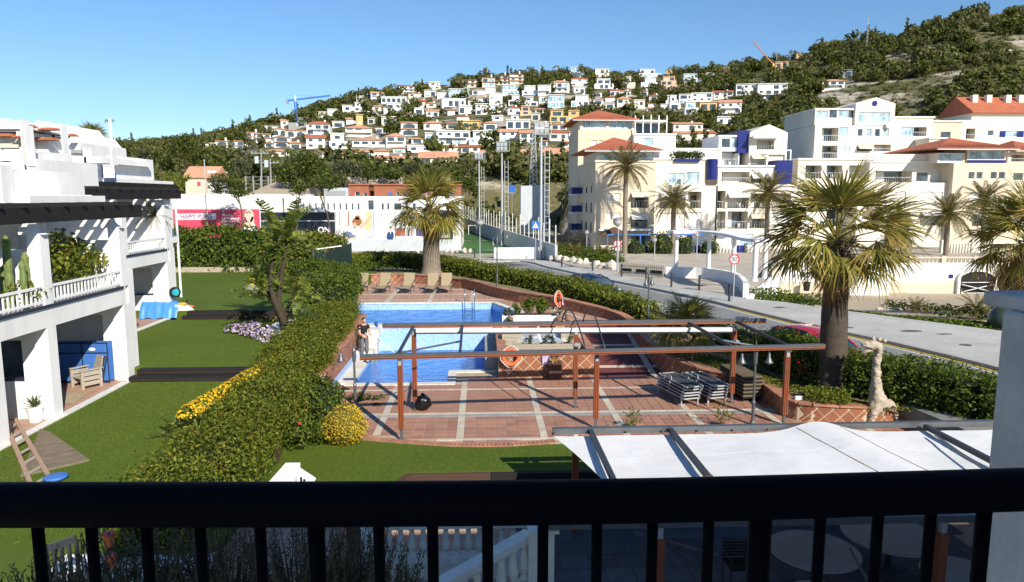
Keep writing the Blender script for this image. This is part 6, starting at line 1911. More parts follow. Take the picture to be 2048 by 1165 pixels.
for yy in(27.9,30.3):
 m=MB();z=zdeck(yy);dz=.154*.11
 m.hexa([(4.5,yy,z-.05),(7.6,yy, z-.05),(7.6,yy+.22,z-.05),(4.5, yy+.22,z-.05),(4.5,yy,z+.012),(7.6,yy,z+.012),(7.6,yy+.22,z+.036), (4.5,yy+.22,z+.036)]);m.build('cross_strip', M['travertine'],ramp_)
pa,pb=P(1312,756,0),P(1265,665,.8)
MB().bar((6.75, 26.9,.01),(6.75,33.9,1.062), .24,.02).build('edge_strip',M['travertine'],ramp_)
wl=thing('garden_wall','long curving terracotta wall with lattice tiles round the pool terrace','wall',tuple(WALL[20]))
lattice_wall(wl,WALL,lambda p:zdeck(p.y), lambda p:zcap(p.y),.46, 1,.26)
bed=MB()
BK=offset_path([Vector((p.x,p.y,0))for p in WALL], .2)
RL=[p for p in zfix(ROADL)if p.y>5]
RLr=list(reversed(RL))
def resample(path,n):
 S=[0]
 for a, b in zip(path,path[1:]):S.append(S[-1]+(b-a).length)
 out=[]
 for k in range(n):
  s=S[-1]*k/(n-1)
  for i in range(len(path)-1):
   if s<=S[i+1]+1e-6:out.append(path[i].lerp(path[i+1],(s-S[i])/max(1e-6,S[i+1]-S[i])));break
 return out
best=[]
RR=resample([p for p in RLr if p.y<62 and p.x>0],300)
last=0
xy_=sorted([(p.x,p.y)for p in RLr if p.x>-40 and p.y>40])
for p in BK:
 if p.y>39.5 and p.x<5:
  yy=interp(p.x-1,xy_);best.append(Vector((p.x-1,yy,zbase(yy))));continue
 cand=min(range(last,len(RR)),key=lambda i:(RR[i]-Vector((p.x,p.y, RR[i].z))).length)
 last=cand;best.append(RR[cand])
N5=6
rows=[]
for i,p in enumerate(BK):
 zc=zcap(WALL[i].y)-.03
 e=best[i]
 rows.append([Vector((lerp(p.x,e.x,k/N5),lerp(p.y,e.y, k/N5),lerp(zc,zbase(e.y)-.03,(k/N5)**1.2)+(.05*noise.noise(Vector((p.x+k,p.y,1)))if 0<k<N5 else 0)))for k in range(N5+1)])
for i in range(len(rows)-1):
 for k in range(N5):bed.quad(rows[i][k],rows[i][k+1], rows[i+1][k+1],rows[i+1][k])
bed.quad((-10.2,44, 1.5),(-10.2,62,.5),rows[0][N5], rows[0][0])
struct('planting_bed',bed,M['earth'],True)
lw=thing('garden_wall','sloping terracotta lattice wall under the hedge beside the lower pool','wall',(-5.6,30, 0))
lattice_wall(lw,[Vector((-5.6,25.0+.9*k,0))for k in range(11)],lambda p:0,lambda p:interp(p.y,[(25,.69),(34.2,1.34)]),.34,1,.26)
pb_=thing('planter_block','raised terracotta lattice planter with skylight beside the lower pool','planter',(2.5,29.5,0))
PX0,PX1,PY0,PY1, PZ1=.63,4.42, 26.95,33.0,.98
lattice_wall(pb_,[Vector((PX0,PY0,0)),Vector((PX1,PY0,0))],lambda p:0, lambda p:PZ1, .49,1,.3)
for x0,x1 in((PX0,PX0+.3),(PX1-.3,PX1)):MB().box(x0, x1,PY0+.302, PY1,-.5,PZ1-.002).build('side_wall',M['terracotta_deck'],pb_)
for x0, x1 in((PX0-.04,PX0+.34),(PX1-.34,PX1+.04)):
 for k in range(12):MB().box(x0,x1, PY0+.36+k*.47,PY0+.36+k*.47+.46,PZ1+.002,PZ1+.06).build('cap_tile',M['cap'],pb_)
MB().box(XR+.02,PX0-.003,YN,PY1-.3,-1.2,.55).build('grey_panel',M['concrete'],pb_)
MB().box(PX0+.3,PX1-.3,PY0+.3, PY1,-.5,.78).build('turf',M['lawn'],pb_)
sk=[P(1040,697,.95),P(1124,697,.95),P(1115,668, .95),P(1044,668,.95)]
m=MB();x0,x1,y0,y1=1.45,3.55,28.5, 31.6
m.hexa([(x0,y0, .7),(x1, y0,.7),(x1,y1,.7), (x0,y1,.7),(x0,y0, .92),(x1, y0,.92),(x1,y1,1.0), (x0,y1,1.0)]);m.build('skylight_kerb',M['white_clean'],pb_)
for i in range(2):
 for j in range(2):
  xa,xb=x0+.08+i*(x1-x0)/2, x0-.08+(i+1)*(x1-x0)/2;ya, yb2=y0+.08+j*(y1-y0)/2,y0-.08+(j+1)*(y1-y0)/2
  za,zc_=lerp(.92,1.0,(ya-y0)/(y1-y0)),lerp(.92, 1.0,(yb2-y0)/(y1-y0))
  MB().hexa([(xa,ya,za-.05),(xb,ya,za-.05),(xb,yb2, zc_-.05),(xa,yb2,zc_-.05),(xa,ya, za+.02),(xb,ya,za+.02),(xb,yb2, zc_+.02),(xa,yb2,zc_+.02)]).build('skylight_pane',pm('opal_pane',(.55,.58,.60),.2,.2,1.5),pb_)
def small_plant(p,r,h,n,mat,parent,size=.12,seed=1,name='plant'):
 rng=np.random.default_rng(seed)
 V,F=crown_leaves([((p[0]+rng.normal(0,r*.3),p[1]+rng.normal(0,r*.3),p[2]+h*k),(r*.6,r*.6,h*.35))for k in(.35, .6,.8)], n,size,.45, .9,.9,rng)
 return link(name,quads_mesh(name,V, F),mat,parent)
for k, (px,py,w,d,h,lab)in enumerate(((1023,688,.75,.55, .5,'weathered wooden planter box beside the skylight, left one'),(1075,700,2.0,.4,.3,'long low wooden planter box in front of the skylight'),(1122,699,1.5,.4,.3,'wooden planter box behind the red pergola post'),(1140,682,.8,.8,.45,'weathered wooden planter box right of the skylight'),(1020,664,.7,.5,.4,'small wooden planter box behind the left one'))):
 c=P(px,py,.80)
 t=thing('planter_box', lab,'planter',(c.x,c.y, .78),0,'wooden planter boxes')
 for s in range(3):
  z=.78+s*h/3
  m=MB();m.box(c.x-w/2,c.x+w/2,c.y-d/2,c.y-d/2+.03,z,z+h/3-.01).build('plank',M['greywood'], t)
  MB().box(c.x-w/2,c.x+w/2,c.y+d/2-.03,c.y+d/2,z,z+h/3-.01).build('plank',M['greywood'],t)
  for xx in(c.x-w/2-.031,c.x+w/2+.001):MB().box(xx,xx+.03,c.y-d/2,c.y+d/2,z, z+h/3-.01).build('plank', M['greywood'],t)
 MB().box(c.x-w/2+.035,c.x+w/2-.035,c.y-d/2+.035,c.y+d/2-.035, .79,.78+h-.06).build('soil', M['barkdark'],t)
 for q in range(max(1,int(w/.7))):small_plant((c.x+(q-(int(w/.7)-1)/2)*.7,c.y,.78+h-.1),.2, .42,260,M['olive'],t,.09, 60+k*3+q)
c=P(1110,758,0);t=thing('timber_pot', 'tall dark brown timber plant pot in front of the lattice planter','planter',(c.x,c.y, 0))
for q in range(4):MB().box(c.x-.25+q*.125,c.x-.25+q*.125+.115,c.y-.2,c.y-.17,.01,.72).build('board',M['brownwood'],t)
MB().box(c.x-.245,c.x+.245,c.y-.165,c.y+.25, 0,.68).build('box',M['brownwood'],t)
small_plant((c.x,c.y,.6),.3, .5,120,M['dead'],t,.12, 5)
a, b=Q(1004, 648,33.9),Q(1116,629,33.9)
t=thing('white_trough','long white planter trough with small shrubs at the edge of the upper pool','planter',(a.x,33.9,1.05))
MB().box(a.x,b.x,33.6,34.3, .9,b.z).build('trough',M['white'],t);MB().box(a.x+.08,b.x-.08,33.68,34.22, b.z+.002, b.z+.03).build('soil',M['barkdark'],t)
for k,(px, s)in enumerate(((1034,.26), (1054,.42), (1073,.36), (1090,.42), (1014,.14))):
 c=Q(px,629,33.95);small_plant((c.x,33.95,b.z),s,s*1.9, 240,M['hedge2'],t,.12,80+k,'shrub')
for k,(px,py)in enumerate(((1020,645),(1119,644),(1136, 640))):
 c=P(px, py,1.05);t=thing('potted_plant','small wispy plant on the upper deck, %s from left'%ORD[k+1], 'plant',tuple(c),0,'wispy plants by the trough')
 MB().lathe(tuple(c),[(.12,0),(.16, .22),(.17, .24)],12).build('pot',M['terracotta_deck'],t);small_plant((c.x,c.y,1.25),.22,.5,130,M['olive'],t,.1, 90+k)

 # people
def skinned(name, chain,edges,mat, parent,sub=2, root=0):
 """one continuous body grown round a skeleton: chain = [(pos, rx, ry)], edges = index pairs"""
 me=bpy.data.meshes.new(name)
 me.from_pydata([tuple(c[0])for c in chain],edges,[])
 o=bpy.data.objects.new(name,me)
 COL.objects.link(o)
 md=o.modifiers.new('skin','SKIN')
 md.use_smooth_shade=True
 me.skin_vertices.new()if not me.skin_vertices else None
 for i,c in enumerate(chain):
  me.skin_vertices[0].data[i].radius=(c[1],c[2]);me.skin_vertices[0].data[i].use_root=(i==root)
 s=o.modifiers.new('sub','SUBSURF');s.levels=sub;s.render_levels=sub
 dg=bpy.context.evaluated_depsgraph_get()
 m2=bpy.data.meshes.new_from_object(o.evaluated_get(dg))
 bpy.data.objects.remove(o)
 m2.materials.clear()
 return link(name,m2,mat,parent,local=True,smooth=True)
M['skin']=pm('skin',(.52,.30,.20),.55,.06,6)
M['tshirt']=pm('black_tshirt', (.012,.012,.014),.85,.2,6)
M['trousers']=pm('grey_trousers',(.13,.135,.145),.85,.12,5,.3, 30)
M['hairc']=pm('dark_hair', (.02,.016,.013),.7,.2,20)
c=P(729,713,.03)
man=thing('person', 'person in black t-shirt and grey trousers holding a long pole at the pool edge','person',(c.x,c.y, .03),math.radians(-55))
V_=Vector
body=[(V_((0, 0,.92)), .12,.10),(V_((.01,0, 1.12)),.12, .09),(V_((.02,0,1.30)),.14,.09), (V_((.01, 0,1.40)), .09,.07),(V_((.03,0, 1.49)),.055, .058),(V_((0,.17,1.37)),.052,.052), (V_((.03, .235,1.14)), .048,.048),(V_((.24,.16, 1.02)),.036, .036),(V_((0,-.17,1.37)),.052,.052),(V_((-.01,-.23,1.13)),.048,.048),(V_((.18,-.20,.98)),.036, .036),(V_((0,.095,.86)),.098,.10), (V_((.03, .11,.48)), .068,.07),(V_((.0,.12, .12)),.05, .055),(V_((.0,-.095,.86)),.098,.10),(V_((.05, -.11,.48)),.068,.07),(V_((.02,-.12,.12)),.05, .055)]
ed=[(0,1),(1,2), (2,3), (3,4), (3,5), (5,6), (6,7), (3,8), (8,9), (9,10), (0,11), (11,12), (12,13), (0,14), (14,15), (15,16)]
skinned('body',body,ed,M['skin'],man)
skinned('t_shirt',[(V_((.0,0,.95)),.165,.135),(V_((.01,0, 1.12)),.16, .125),(V_((.02,0,1.30)),.185,.13), (V_((.01, 0,1.43)), .125,.10),(V_((0,.18, 1.385)),.085, .085),(V_((.02,.232,1.20)),.068,.068), (V_((0, -.18,1.385)),.085,.085),(V_((0,-.232,1.20)),.068, .068)],[(0,1),(1,2),(2, 3),(3, 4),(4, 5),(3, 6),(6, 7)],M['tshirt'],man)
skinned('trousers',[(V_((0,0,.96)),.155,.13),(V_((0, .10,.84)), .112,.115),(V_((.03,.112, .48)),.088, .09),(V_((.0,.12,.12)),.078,.08), (V_((.0, -.10,.84)),.112,.115),(V_((.05,-.112,.48)),.088, .09),(V_((.02,-.12,.12)),.078,.08)],[(0,1),(1,2),(2,3), (0,4), (4,5), (5,6)],M['trousers'],man)
hm=MB().ball((.055, 0,1.60),.098,16,12,(1.02,.82,1.22));hd_=hm.build('head',M['skin'],man,True,True)
MB().ball((.153,0,1.585), .02,8,6, (1,.8,1.3)).build('nose', M['skin'],hd_,True,True)
for s in(-1,1):
 MB().ball((.04,s*.082,1.595),.025,8,6,(.7,.4,1.2)).build('ear', M['skin'],hd_,True,True)
 MB().ball((.138,s*.032,1.612),.010,6,5).build('eye',M['hairc'],hd_,True)
MB().box(.14,.152,-.025,.025,1.545,1.553).build('mouth',pm('lips',(.35,.13,.1),.6,.05,5),hd_,True)
MB().ball((.035,0, 1.645),.100,16,10,(1.0,.88,.92)).build('hair',M['hairc'], man,True,True)
for s,hx,hy,hz in((1,.24,.16, 1.02),(-1,.18,-.20,.98)):
 MB().ball((hx+.045,hy,hz-.015),.042,10,8,(1.15,.6,.9)).build('palm', M['skin'],man,True,True)
 for k in range(4):
  y0=hy+(k-1.5)*.019
  MB().tube([(hx+.075,y0,hz-.005),(hx+.115,y0,hz-.012),(hx+.128,y0,hz-.035),(hx+.112,y0,hz-.05)],[.0095,.009,.008,.007],6).build('finger',M['skin'],man,True,True)
 MB().tube([(hx+.03,hy-s*.03,hz), (hx+.07,hy-s*.045,hz+.012),(hx+.1,hy-s*.03, hz+.004)], [.011,.010,.008],6).build('thumb',M['skin'], man,True,True)
 MB().ball((.05,s*.12,.045),.07,10,8,(1.75,.68,.62)).build('shoe',M['blackmatt'], man,True,True)
pole=thing('pool_pole','long white pool cleaning pole held by the person, reaching into the water','pole',(c.x,c.y, 1.1))
h0=Q(733,668, c.y-.1);h1=Q(790, 706,30.5)
MB().cyl(h0+(h0-h1)*.06,h1,.018,n=8).build('shaft',M['white_clean'],pole)
hs=thing('hose','bright blue hose hanging down the white step into the lower pool','hose',tuple(Q(753,690, 32.3)))
MB().tube([Q(752,645,33.2),Q(754,646,32.65),Q(756,675,32.5),Q(752,685,32.2),Q(753,700, 32.1),Q(751,709,32.0)], .05,8).build('pipe',M['bluepaint'],hs,smooth=True)
MB().obox(tuple(Q(750, 683,31.9)), (.4,.25,.1),.4).build('skimmer_head',M['bluepaint'], hs,bevel=.02)

# life rings
def life_ring(label,c,R0,tilt):
 t=thing('life_ring',label,'life ring', tuple(c),0,'life rings')
 MB().torus(c,R0,R0*.27,32, 12,tilt=tilt).build('ring',M['orange'],t,smooth=True)
 for k in range(4):
  a=math.pi/4+k*math.pi/2
  p=Vector(c)+(tilt@Vector((R0*math.cos(a), 0,R0*math.sin(a))))
  tn=tilt@Vector((math.cos(a),0,math.sin(a)));ax=tilt@Vector((-math.sin(a), 0,math.cos(a)))
  MB().tube([p-ax*.03,p+ax*.03],R0*.278,12).build('band',pm('orange_band',(.62,.20,.10), .5,.1,5),t,smooth=True)
 pts=[]
 for k in range(25):
  a=2*math.pi*k/24;rr=R0*(1.33+.08*math.cos(4*a));pts.append(Vector(c)+(tilt@Vector((rr*math.cos(a),-.05,rr*math.sin(a)))))
 MB().tube(pts,.013,6, False).build('rope',M['print_white'],t,smooth=True)
 lo=Vector(c)+Vector((-.15,-.12,-R0*1.35))
 MB().tube([lo,lo+Vector((-.05,0,-.12)),lo+Vector((.05,0,-.22)),lo+Vector((.14,0,-.1)),lo+Vector((.06,0,.02)),lo],.013,6).build('rope_loop',M['print_white'],t)
 return t
c=Q(1022,714,26.72);life_ring('orange life ring with white rope hanging on the lattice planter',c,.30,Matrix.Rotation(-.12,3,'X'))
c=Q(1116, 598,37.0);life_ring('orange life ring hanging on the curving garden wall',c,.32, Matrix.Rotation(.95, 3,'Z')@Matrix.Rotation(-.1,3,'X'))
for px,py,Y, lab in((1094,720,26.9,'small violet and white notice on the lattice planter'),(1131,604,37.0,'small violet notice beside the far life ring')):
 c=Q(px,py,Y);one('notice',MB().box(c.x-.18,c.x+.18,Y-.03,Y-.016,c.z-.17,c.z+.17),pm('violet_notice',(.55,.48, .66),.5,.3,9),lab,'notice')

 # loungers
def lounger_proto(tan=True):
 t=thing('sun_lounger', 'x','sun lounger',(0,0,0))
 fab=pm('tan_sling', (.34,.275,.17),.8,.08,6,.2,80)if tan else pm('charcoal_sling',(.055,.06,.068),.75,.1,6,.2,80)
 fr=M['darkmetal']if tan else pm('silver_frame',(.40,.41, .42),.45,.06,4)
 if tan:
  for s in(-.32,.32):MB().bar((s,-.75, .33),(s, .55,.33),.04,.05).build('side_rail',fr,t,True)
  for s in(-.32,.32):
   for y in(-.6,.45):MB().bar((s,y,0), (s,y+.04,.305),.04,.04,(0,1,0)).build('leg', fr,t,True)
  MB().hexa([(-.30,-.78,.335),(.30,-.78,.335), (.30,.5,.335),(-.30,.5,.335),(-.30,-.78,.36), (.30,-.78, .36),(.30, .5,.36),(-.30,.5,.36)]).build('seat_sling', fab,t,True)
  MB().hexa([(-.34,.5,.32),(.34, .5,.32),(.34,.54,.30), (-.34,.54, .30),(-.34,.72,1.14),(.34,.72,1.14), (.34,.76,1.13),(-.34,.76,1.13)]).build('backrest',fab,t, True)
  for s in(-.36, .36):
   MB().tube([(s,.62,.75), (s,.3,.62),(s,-.1,.60),(s, -.12,.36)],.022,6).build('armrest',fr,t, True)
 else:
  for s in(-.31,.31):MB().bar((s,-.95,.30),(s,.95,.30),.028,.034).build('side_rail',fr,t,True)
  for s in(-.31, .31):
   for y in(-.8,.8):MB().bar((s,y,0),(s, y,.275),.035,.035,(0,1,0)).build('leg',fr,t,True)
  m=MB();n=10
  for i in range(n+1):
   y=-.95+1.9*i/n;z=.30-.03*math.sin(math.pi*i/n)
   m.v+=[(-.292,y,z),(.292, y,z),(.292,y,z-.012),(-.292,y,z-.012)]
  for i in range(n):
   for k in range(4):m.f.append((4*i+k,4*i+(k+1)%4,4*i+4+(k+1)%4,4*i+4+k))
  m.build('sling',fab,t,True)
  for y in(-.97, .97):MB().bar((-.31, y,.30),(.31,y,.30), .035,.04).build('end_rail',fr,t, True)
  for s in(-.33, .33):MB().tube([(s, .5,.31),(s,.45,.44), (s,.05,.44),(s,0, .31)],.014, 6).build('armrest',fr,t,True)
 return t
L1=lounger_proto(True)
for k,px in enumerate((724, 770,819,868, 896)):
 c=P(px-4,585,1.05)
 o=L1 if k==0 else copy_tree(L1)
 o.location=(c.x,c.y,1.06);o.rotation_euler=(0,0,math.radians(-10+2*k))
 o['label']='tan sling sun lounger with raised back by the far wall, %s from left'%ORD[k+1];o['group']='tan loungers at the far wall'
c=P(722,583,1.05)
V,F=crown_leaves([((c.x-.15,c.y+.1, 1.47),(.3, .5,.06)), ((c.x-.42,c.y,1.3),(.06,.3, .2))],90,.14,.9,.5)
one('towel',MB().hexa([(c.x-.5,c.y-.35,1.1),(c.x-.42,c.y-.35, 1.1),(c.x-.42,c.y+.35,1.15),(c.x-.5,c.y+.35,1.15),(c.x-.4,c.y-.3, 1.47),(c.x+.22,c.y-.3,1.46),(c.x+.25,c.y+.4,1.48),(c.x-.4,c.y+.4, 1.48)]),M['tshirt'],'black towel thrown over the leftmost tan lounger','towel',bevel=.03)
L2=lounger_proto(False)
first=True
for si,(px,py,lab)in enumerate(((1384,814,'left'),(1439,812, 'right'))):
 c=P(px, py,0)
 for k in range(5):
  o=L2 if first else copy_tree(L2);first=False
  o.location=(c.x-.25+.02*k,c.y+.9+.03*(k%2),.10*k);o.rotation_euler=(0,0,math.radians(13+random.uniform(-1.5,1.5)))
  o['label']='grey and white stacking lounger, %s of the %s stack'%(('bottom','second from bottom','middle','second from top', 'topmost')[k], lab);o['group']='stacked grey loungers'
c=P(1500,806,0)
for k in range(6):
 t=thing('wicker_lounger','brown cushioned lounger under the pergola post, %s of the brown stack'%('bottom','second from bottom','third from bottom','third from top','second from top', 'topmost')[k], 'sun lounger',(c.x,c.y+1.0, .13*k),math.radians(6),'stacked brown loungers')
 MB().box(-.34,.34, -.95,.95,.14,.185).build('frame',M['blackmatt'],t,True);MB().box(-.35,.35,-.96,.96,.188,.255).build('cushion',pm('brown_canvas',(.15,.115,.07),.85,.15,4,.3, 30),t,True,bevel=.02)
 if k==0:
  for s in(-.28,.28):
   for y in(-.8,.8):MB().box(s-.03,s+.03,y-.03,y+.03, 0,.139).build('leg',M['blackmatt'],t,True)

   # timber pergola
pg=thing('pergola', 'red timber and grey metal pergola standing over the terracotta deck','pergola',(3.3,21.7,0))
def post(p, top,name='post'):
 x,y=p[0],p[1]
 r=MB();r.box(x-.075,x+.075,y-.075,y+.075,.32,top-.12)
 po=r.build(name,M['wood'],pg,bevel=.008)
 for q in(-.028,.028):MB().box(x+q-.006,x+q+.006,y-.079,y-.0755,.33,top-.13).build('groove',M['blackmatt'],po)
 MB().box(x-.04,x+.04,y-.04,y+.04,0,.319).build('steel_foot',M['metal'],po)
 MB().box(x-.06,x+.06,y-.06, y+.06,top-.119,top-.02).build('steel_head',M['metal'],po)
 MB().box(x-.045,x+.045,y-.085,y-.061, top-.2,top-.08).build('bracket', M['galv'],po)
 MB().lathe((x,y, 0),[(.11,0),(.11, .012)],10).build('base_plate',M['metal'],po)
for p,z in(((-2.35,19.99),2.42),((3.44,20.78),2.3),((9.3,20.86),2.36)):post(p,z)
for p,z in(((-2.22,22.92),2.72),((3.1,22.97),2.68), ((8.52,23.3),2.68)):post(p,z)
fa,fb=Q(720, 712,20.0),Q(1648,703,20.92)
fa.z=fb.z=2.42
ba,bb=Q(765, 652,22.92),Q(1531,648,23.36);ba.z=bb.z=2.78
MB().bar(fa,fb,.12,.09).build('front_beam',M['woodh'],pg)
MB().bar(fa+V_((0,-.063, -.012)),fb+V_((0,-.063,-.012)), .006,.016).build('beam_groove',M['blackmatt'],pg)
MB().bar(fa+V_((0,0,.077)),fb+V_((0,0,.077)),.15,.06).build('front_gutter',M['metal'],pg)
MB().bar(ba, bb,.12,.07).build('back_beam',M['woodh'],pg);MB().bar(ba+V_((0,0, .077)),bb+V_((0,0, .077)),.16, .08).build('back_gutter',M['metal'],pg)
ra,rb=Q(832,661,22.75),Q(1463,659,23.2)
MB().bar(ra+V_((0,0,.0)),rb,.16, .12).build('rolled_canopy',M['canvas'],pg);MB().bar(ra+V_((0,-.05,-.085)),rb+V_((0,-.05,-.085)),.06,.05).build('canopy_rail',M['darkmetal'],pg)
def fb_at(px):return Q(px,709-(px-720)/928*8,lerp(20.0,20.92,(px-720)/928))
def bb_at(px):return Q(px,652,lerp(22.92,23.36, (px-765)/766))
for p0,p1 in((827,796),(925,920),(1376, 1461),(1472, 1571)):
 a,b=bb_at(p0),fb_at(p1);a.z=2.80;b.z=2.52;MB().bar(a,b,.07,.09).build('rafter',M['darkmetal'],pg)
for p0,pm_,p1 in((1122,1151,1172),(1165,1182, 1210)):
 a,b=bb_at(p0),fb_at(p1);a.z,b.z=2.80,2.5
 pts=[]
 for k in range(13):
  t_=k/12;p=a.lerp(b,t_);p.z+=1.0*(math.sin(math.pi*t_)**.8)*(1-.55*t_);pts.append(p)
 MB().tube(pts,.025,8).build('arched_tube',M['darkmetal'],pg,smooth=True)
a,b=Q(789,708, 20.3),Q(921,683,22.0);MB().tube([a,b],.03,8).build('tie_tube',M['metal'],pg);MB().tube([Q(1427,678,22.4),Q(1536,697,21.2)],.03, 8).build('tie_tube',M['galv'],pg)
for p in((3.1,22.97),(8.52,23.3)):MB().lathe((p[0],p[1]-.15,2.08),[(.05,0),(.13,.04),(.14,.09), (.05,.14)],12).build('spotlight',M['galv'],pg)
def bell_lamp(label,base,h,ang=0.0,arm=.42):
 t=thing('lamp_post',label,'lamp',tuple(base),0,'double bell lamp posts')
 x,y, z=base
 MB().lathe((x,y,z),[(.09,0),(.09,.08),(.05,.14),(.05, .7),(.065, .72),(.04, .78),(.035, h-.5),(.06,h-.48), (.07,h-.1),(.03,h-.02),(.012,h+.25)],12).build('post',M['metal'],t,smooth=False)
 for s in(-1,1):
  dx,dy=math.cos(ang)*s,math.sin(ang)*s
  pts=[(x,y, z+h-.35)]+[(x+dx*arm*(1-math.cos(math.pi*k/8))*.5,y+dy*arm*(1-math.cos(math.pi*k/8))*.5,z+h-.15+.18*math.sin(math.pi*k/8))for k in range(9)]
  ar=MB().tube(pts[1:],.014,6).build('arm',M['metal'],t)
  lx,ly,lz=x+dx*arm,y+dy*arm,z+h-.15
  sh=MB().lathe((lx,ly,lz-.32),[(.14,0),(.12,.04),(.07,.12), (.045,.22), (.03,.32)],14).build('shade',M['metal'],t,smooth=True)
  MB().ball((lx,ly,lz-.33),.055,10,8).build('bulb',M['glass_sky'],sh,smooth=True)
 return t
bell_lamp('grey double bell lamp post at the left edge of the deck', P(711,812, 0),2.0,-.1,.45)
bell_lamp('grey double bell lamp post under the right end of the pergola',P(1505, 850,0),2.42,0,.42)
bell_lamp('grey double bell lamp post in front of the hedge and fan palm',PC(1287,643)+V_((.3,.4,-.1)),2.2,.6,.2)
bell_lamp('grey double bell lamp post on the grass beside the far hedge', PC(988,576)+V_((.2,.6,-.1)),3.0,.6,.3)
bell_lamp('grey double bell lamp post near the green gate',P(690,540,1.5),2.9,.1,.4)
c=P(846,820,0)
bm=bmesh.new();bmesh.ops.create_icosphere(bm, subdivisions=3,radius=1)
for v in bm.verts:
 n=noise.noise(v.co*2.3)*.22+noise.noise(v.co*6)*.08
 v.co=V_((v.co.x*.24*(1+n)*(1.1-.35*v.co.z),v.co.y*.22*(1+n),.27+v.co.z*.30*(1+n)))
 if v.co.z>.44:v.co.x*=.6;v.co.y*=.6
 v.co.z=max(.005,v.co.z)
me=bpy.data.meshes.new('bin_bag');bm.to_mesh(me);bm.free()
o=tag(link('bin_bag',me,pm('black_plastic',(.008,.008,.009),.22,.2,6,.5,18),smooth=True),'black plastic bin bag leaning against the pergola post','bag');o.location=c
c=P(733,800,0);t=thing('weed_heap','heap of freshly pulled green weeds on the deck by the lamp post', 'plants',tuple(c));V,F=crown_leaves([((c.x-.3,c.y, .1),(.4, .3,.14)), ((c.x+.2,c.y+.05,.08),(.45, .25,.1))],130,.13,.4, .6);link('leaves',quads_mesh('leaves',V, F),M['hedge2'],t)
c=P(753,812, 0);one('glove',MB().ball((c.x,c.y,.05),.13, 10,6,(1.1,.7,.45)).ball((c.x+.1,c.y-.04,.05),.07,8,6,(1.3,.6,.5)),M['blackmatt'],'small crumpled black cloth on the deck','cloth', smooth=True)
for k,(px, py,lab)in enumerate(((1272,858,'left'),(1452, 855,'right'))):
 c=P(px,py,0);t=thing('dry_shrub','sparse dry shrub in a pot behind the canvas awning, %s one'%lab,'plant',tuple(c),0,'dry shrubs behind the awning')
 MB().lathe(tuple(c),[(.16,0),(.2,.2),(.21,.22)],12).build('pot',M['terracotta_deck'],t);small_plant((c.x,c.y,.1),.5,.55,46,M['hedge3'],t,.09, 40+k)
 for q in range(7):MB().tube([(c.x,c.y,.1),(c.x+random.uniform(-.35, .35),c.y+random.uniform(-.2,.2),.5)],.008,4).build('twig',M['barkdark'],t)

 # giraffe statue
gx=P(1747,850, 0);S_=1.0
M['driftwood']=pm('pale_driftwood',(.50, .43,.34),.9,.35,7,1.0, 22,col2=(.17,.12,.08),stretch=(1,1,2.2))
t=thing('giraffe_statue','pale carved wooden giraffe statue standing on the raised bed edge','statue', (gx.x,gx.y,0))
def GP(px, py,dy=0):q=Q(px, py,gx.y+dy);return q-V_((gx.x, gx.y,0))
ch=[(GP(1755,805), .23,.24),(GP(1752,780), .185,.18),(GP(1753,740), .125,.125),(GP(1756,705), .115,.115),(GP(1760,690), .19,.17),(GP(1740,690), .15,.14),(GP(1722,688), .07,.08),(GP(1785,812), .15,.15),(GP(1793,816,.1),.11,.11), (GP(1745,830,-.1),.12, .12),(GP(1741,858,-.12),.095,.1),(GP(1763,832,.18),.11,.11), (GP(1762,858,.2),.09,.09),(GP(1793, 834,.0),.07,.07),(GP(1798,858,.0), .055,.055),(GP(1788,834,.3),.07,.07), (GP(1790,858,.3),.055,.055)]
bo=skinned('body',ch,[(0,1),(1,2),(2, 3),(3, 4),(4, 5),(5, 6),(0, 7),(7, 8),(0, 9),(9, 10),(0, 11),(11, 12),(8, 13),(13, 14),(8, 15),(15, 16)],M['driftwood'],t,3)
for v in bo.data.vertices:
 n=noise.noise(v.co*6)*.04+noise.noise(V_((v.co.x*9,v.co.y*9,v.co.z*22)))*.035
 v.co+=v.normal*n
for px,py,e in((1748,684,(1746,673)),(1758,682,(1760,674)),(1768,684,(1772,678)),(1745,688,(1718, 684)),(1742,698,(1722,707))):
 MB().tube([GP(px,py),(GP(px,py)+GP(*e))/2,GP(*e)],[.08,.06, .014],7).build('horn' if py<686 else 'ear', M['driftwood'],t,True,True)

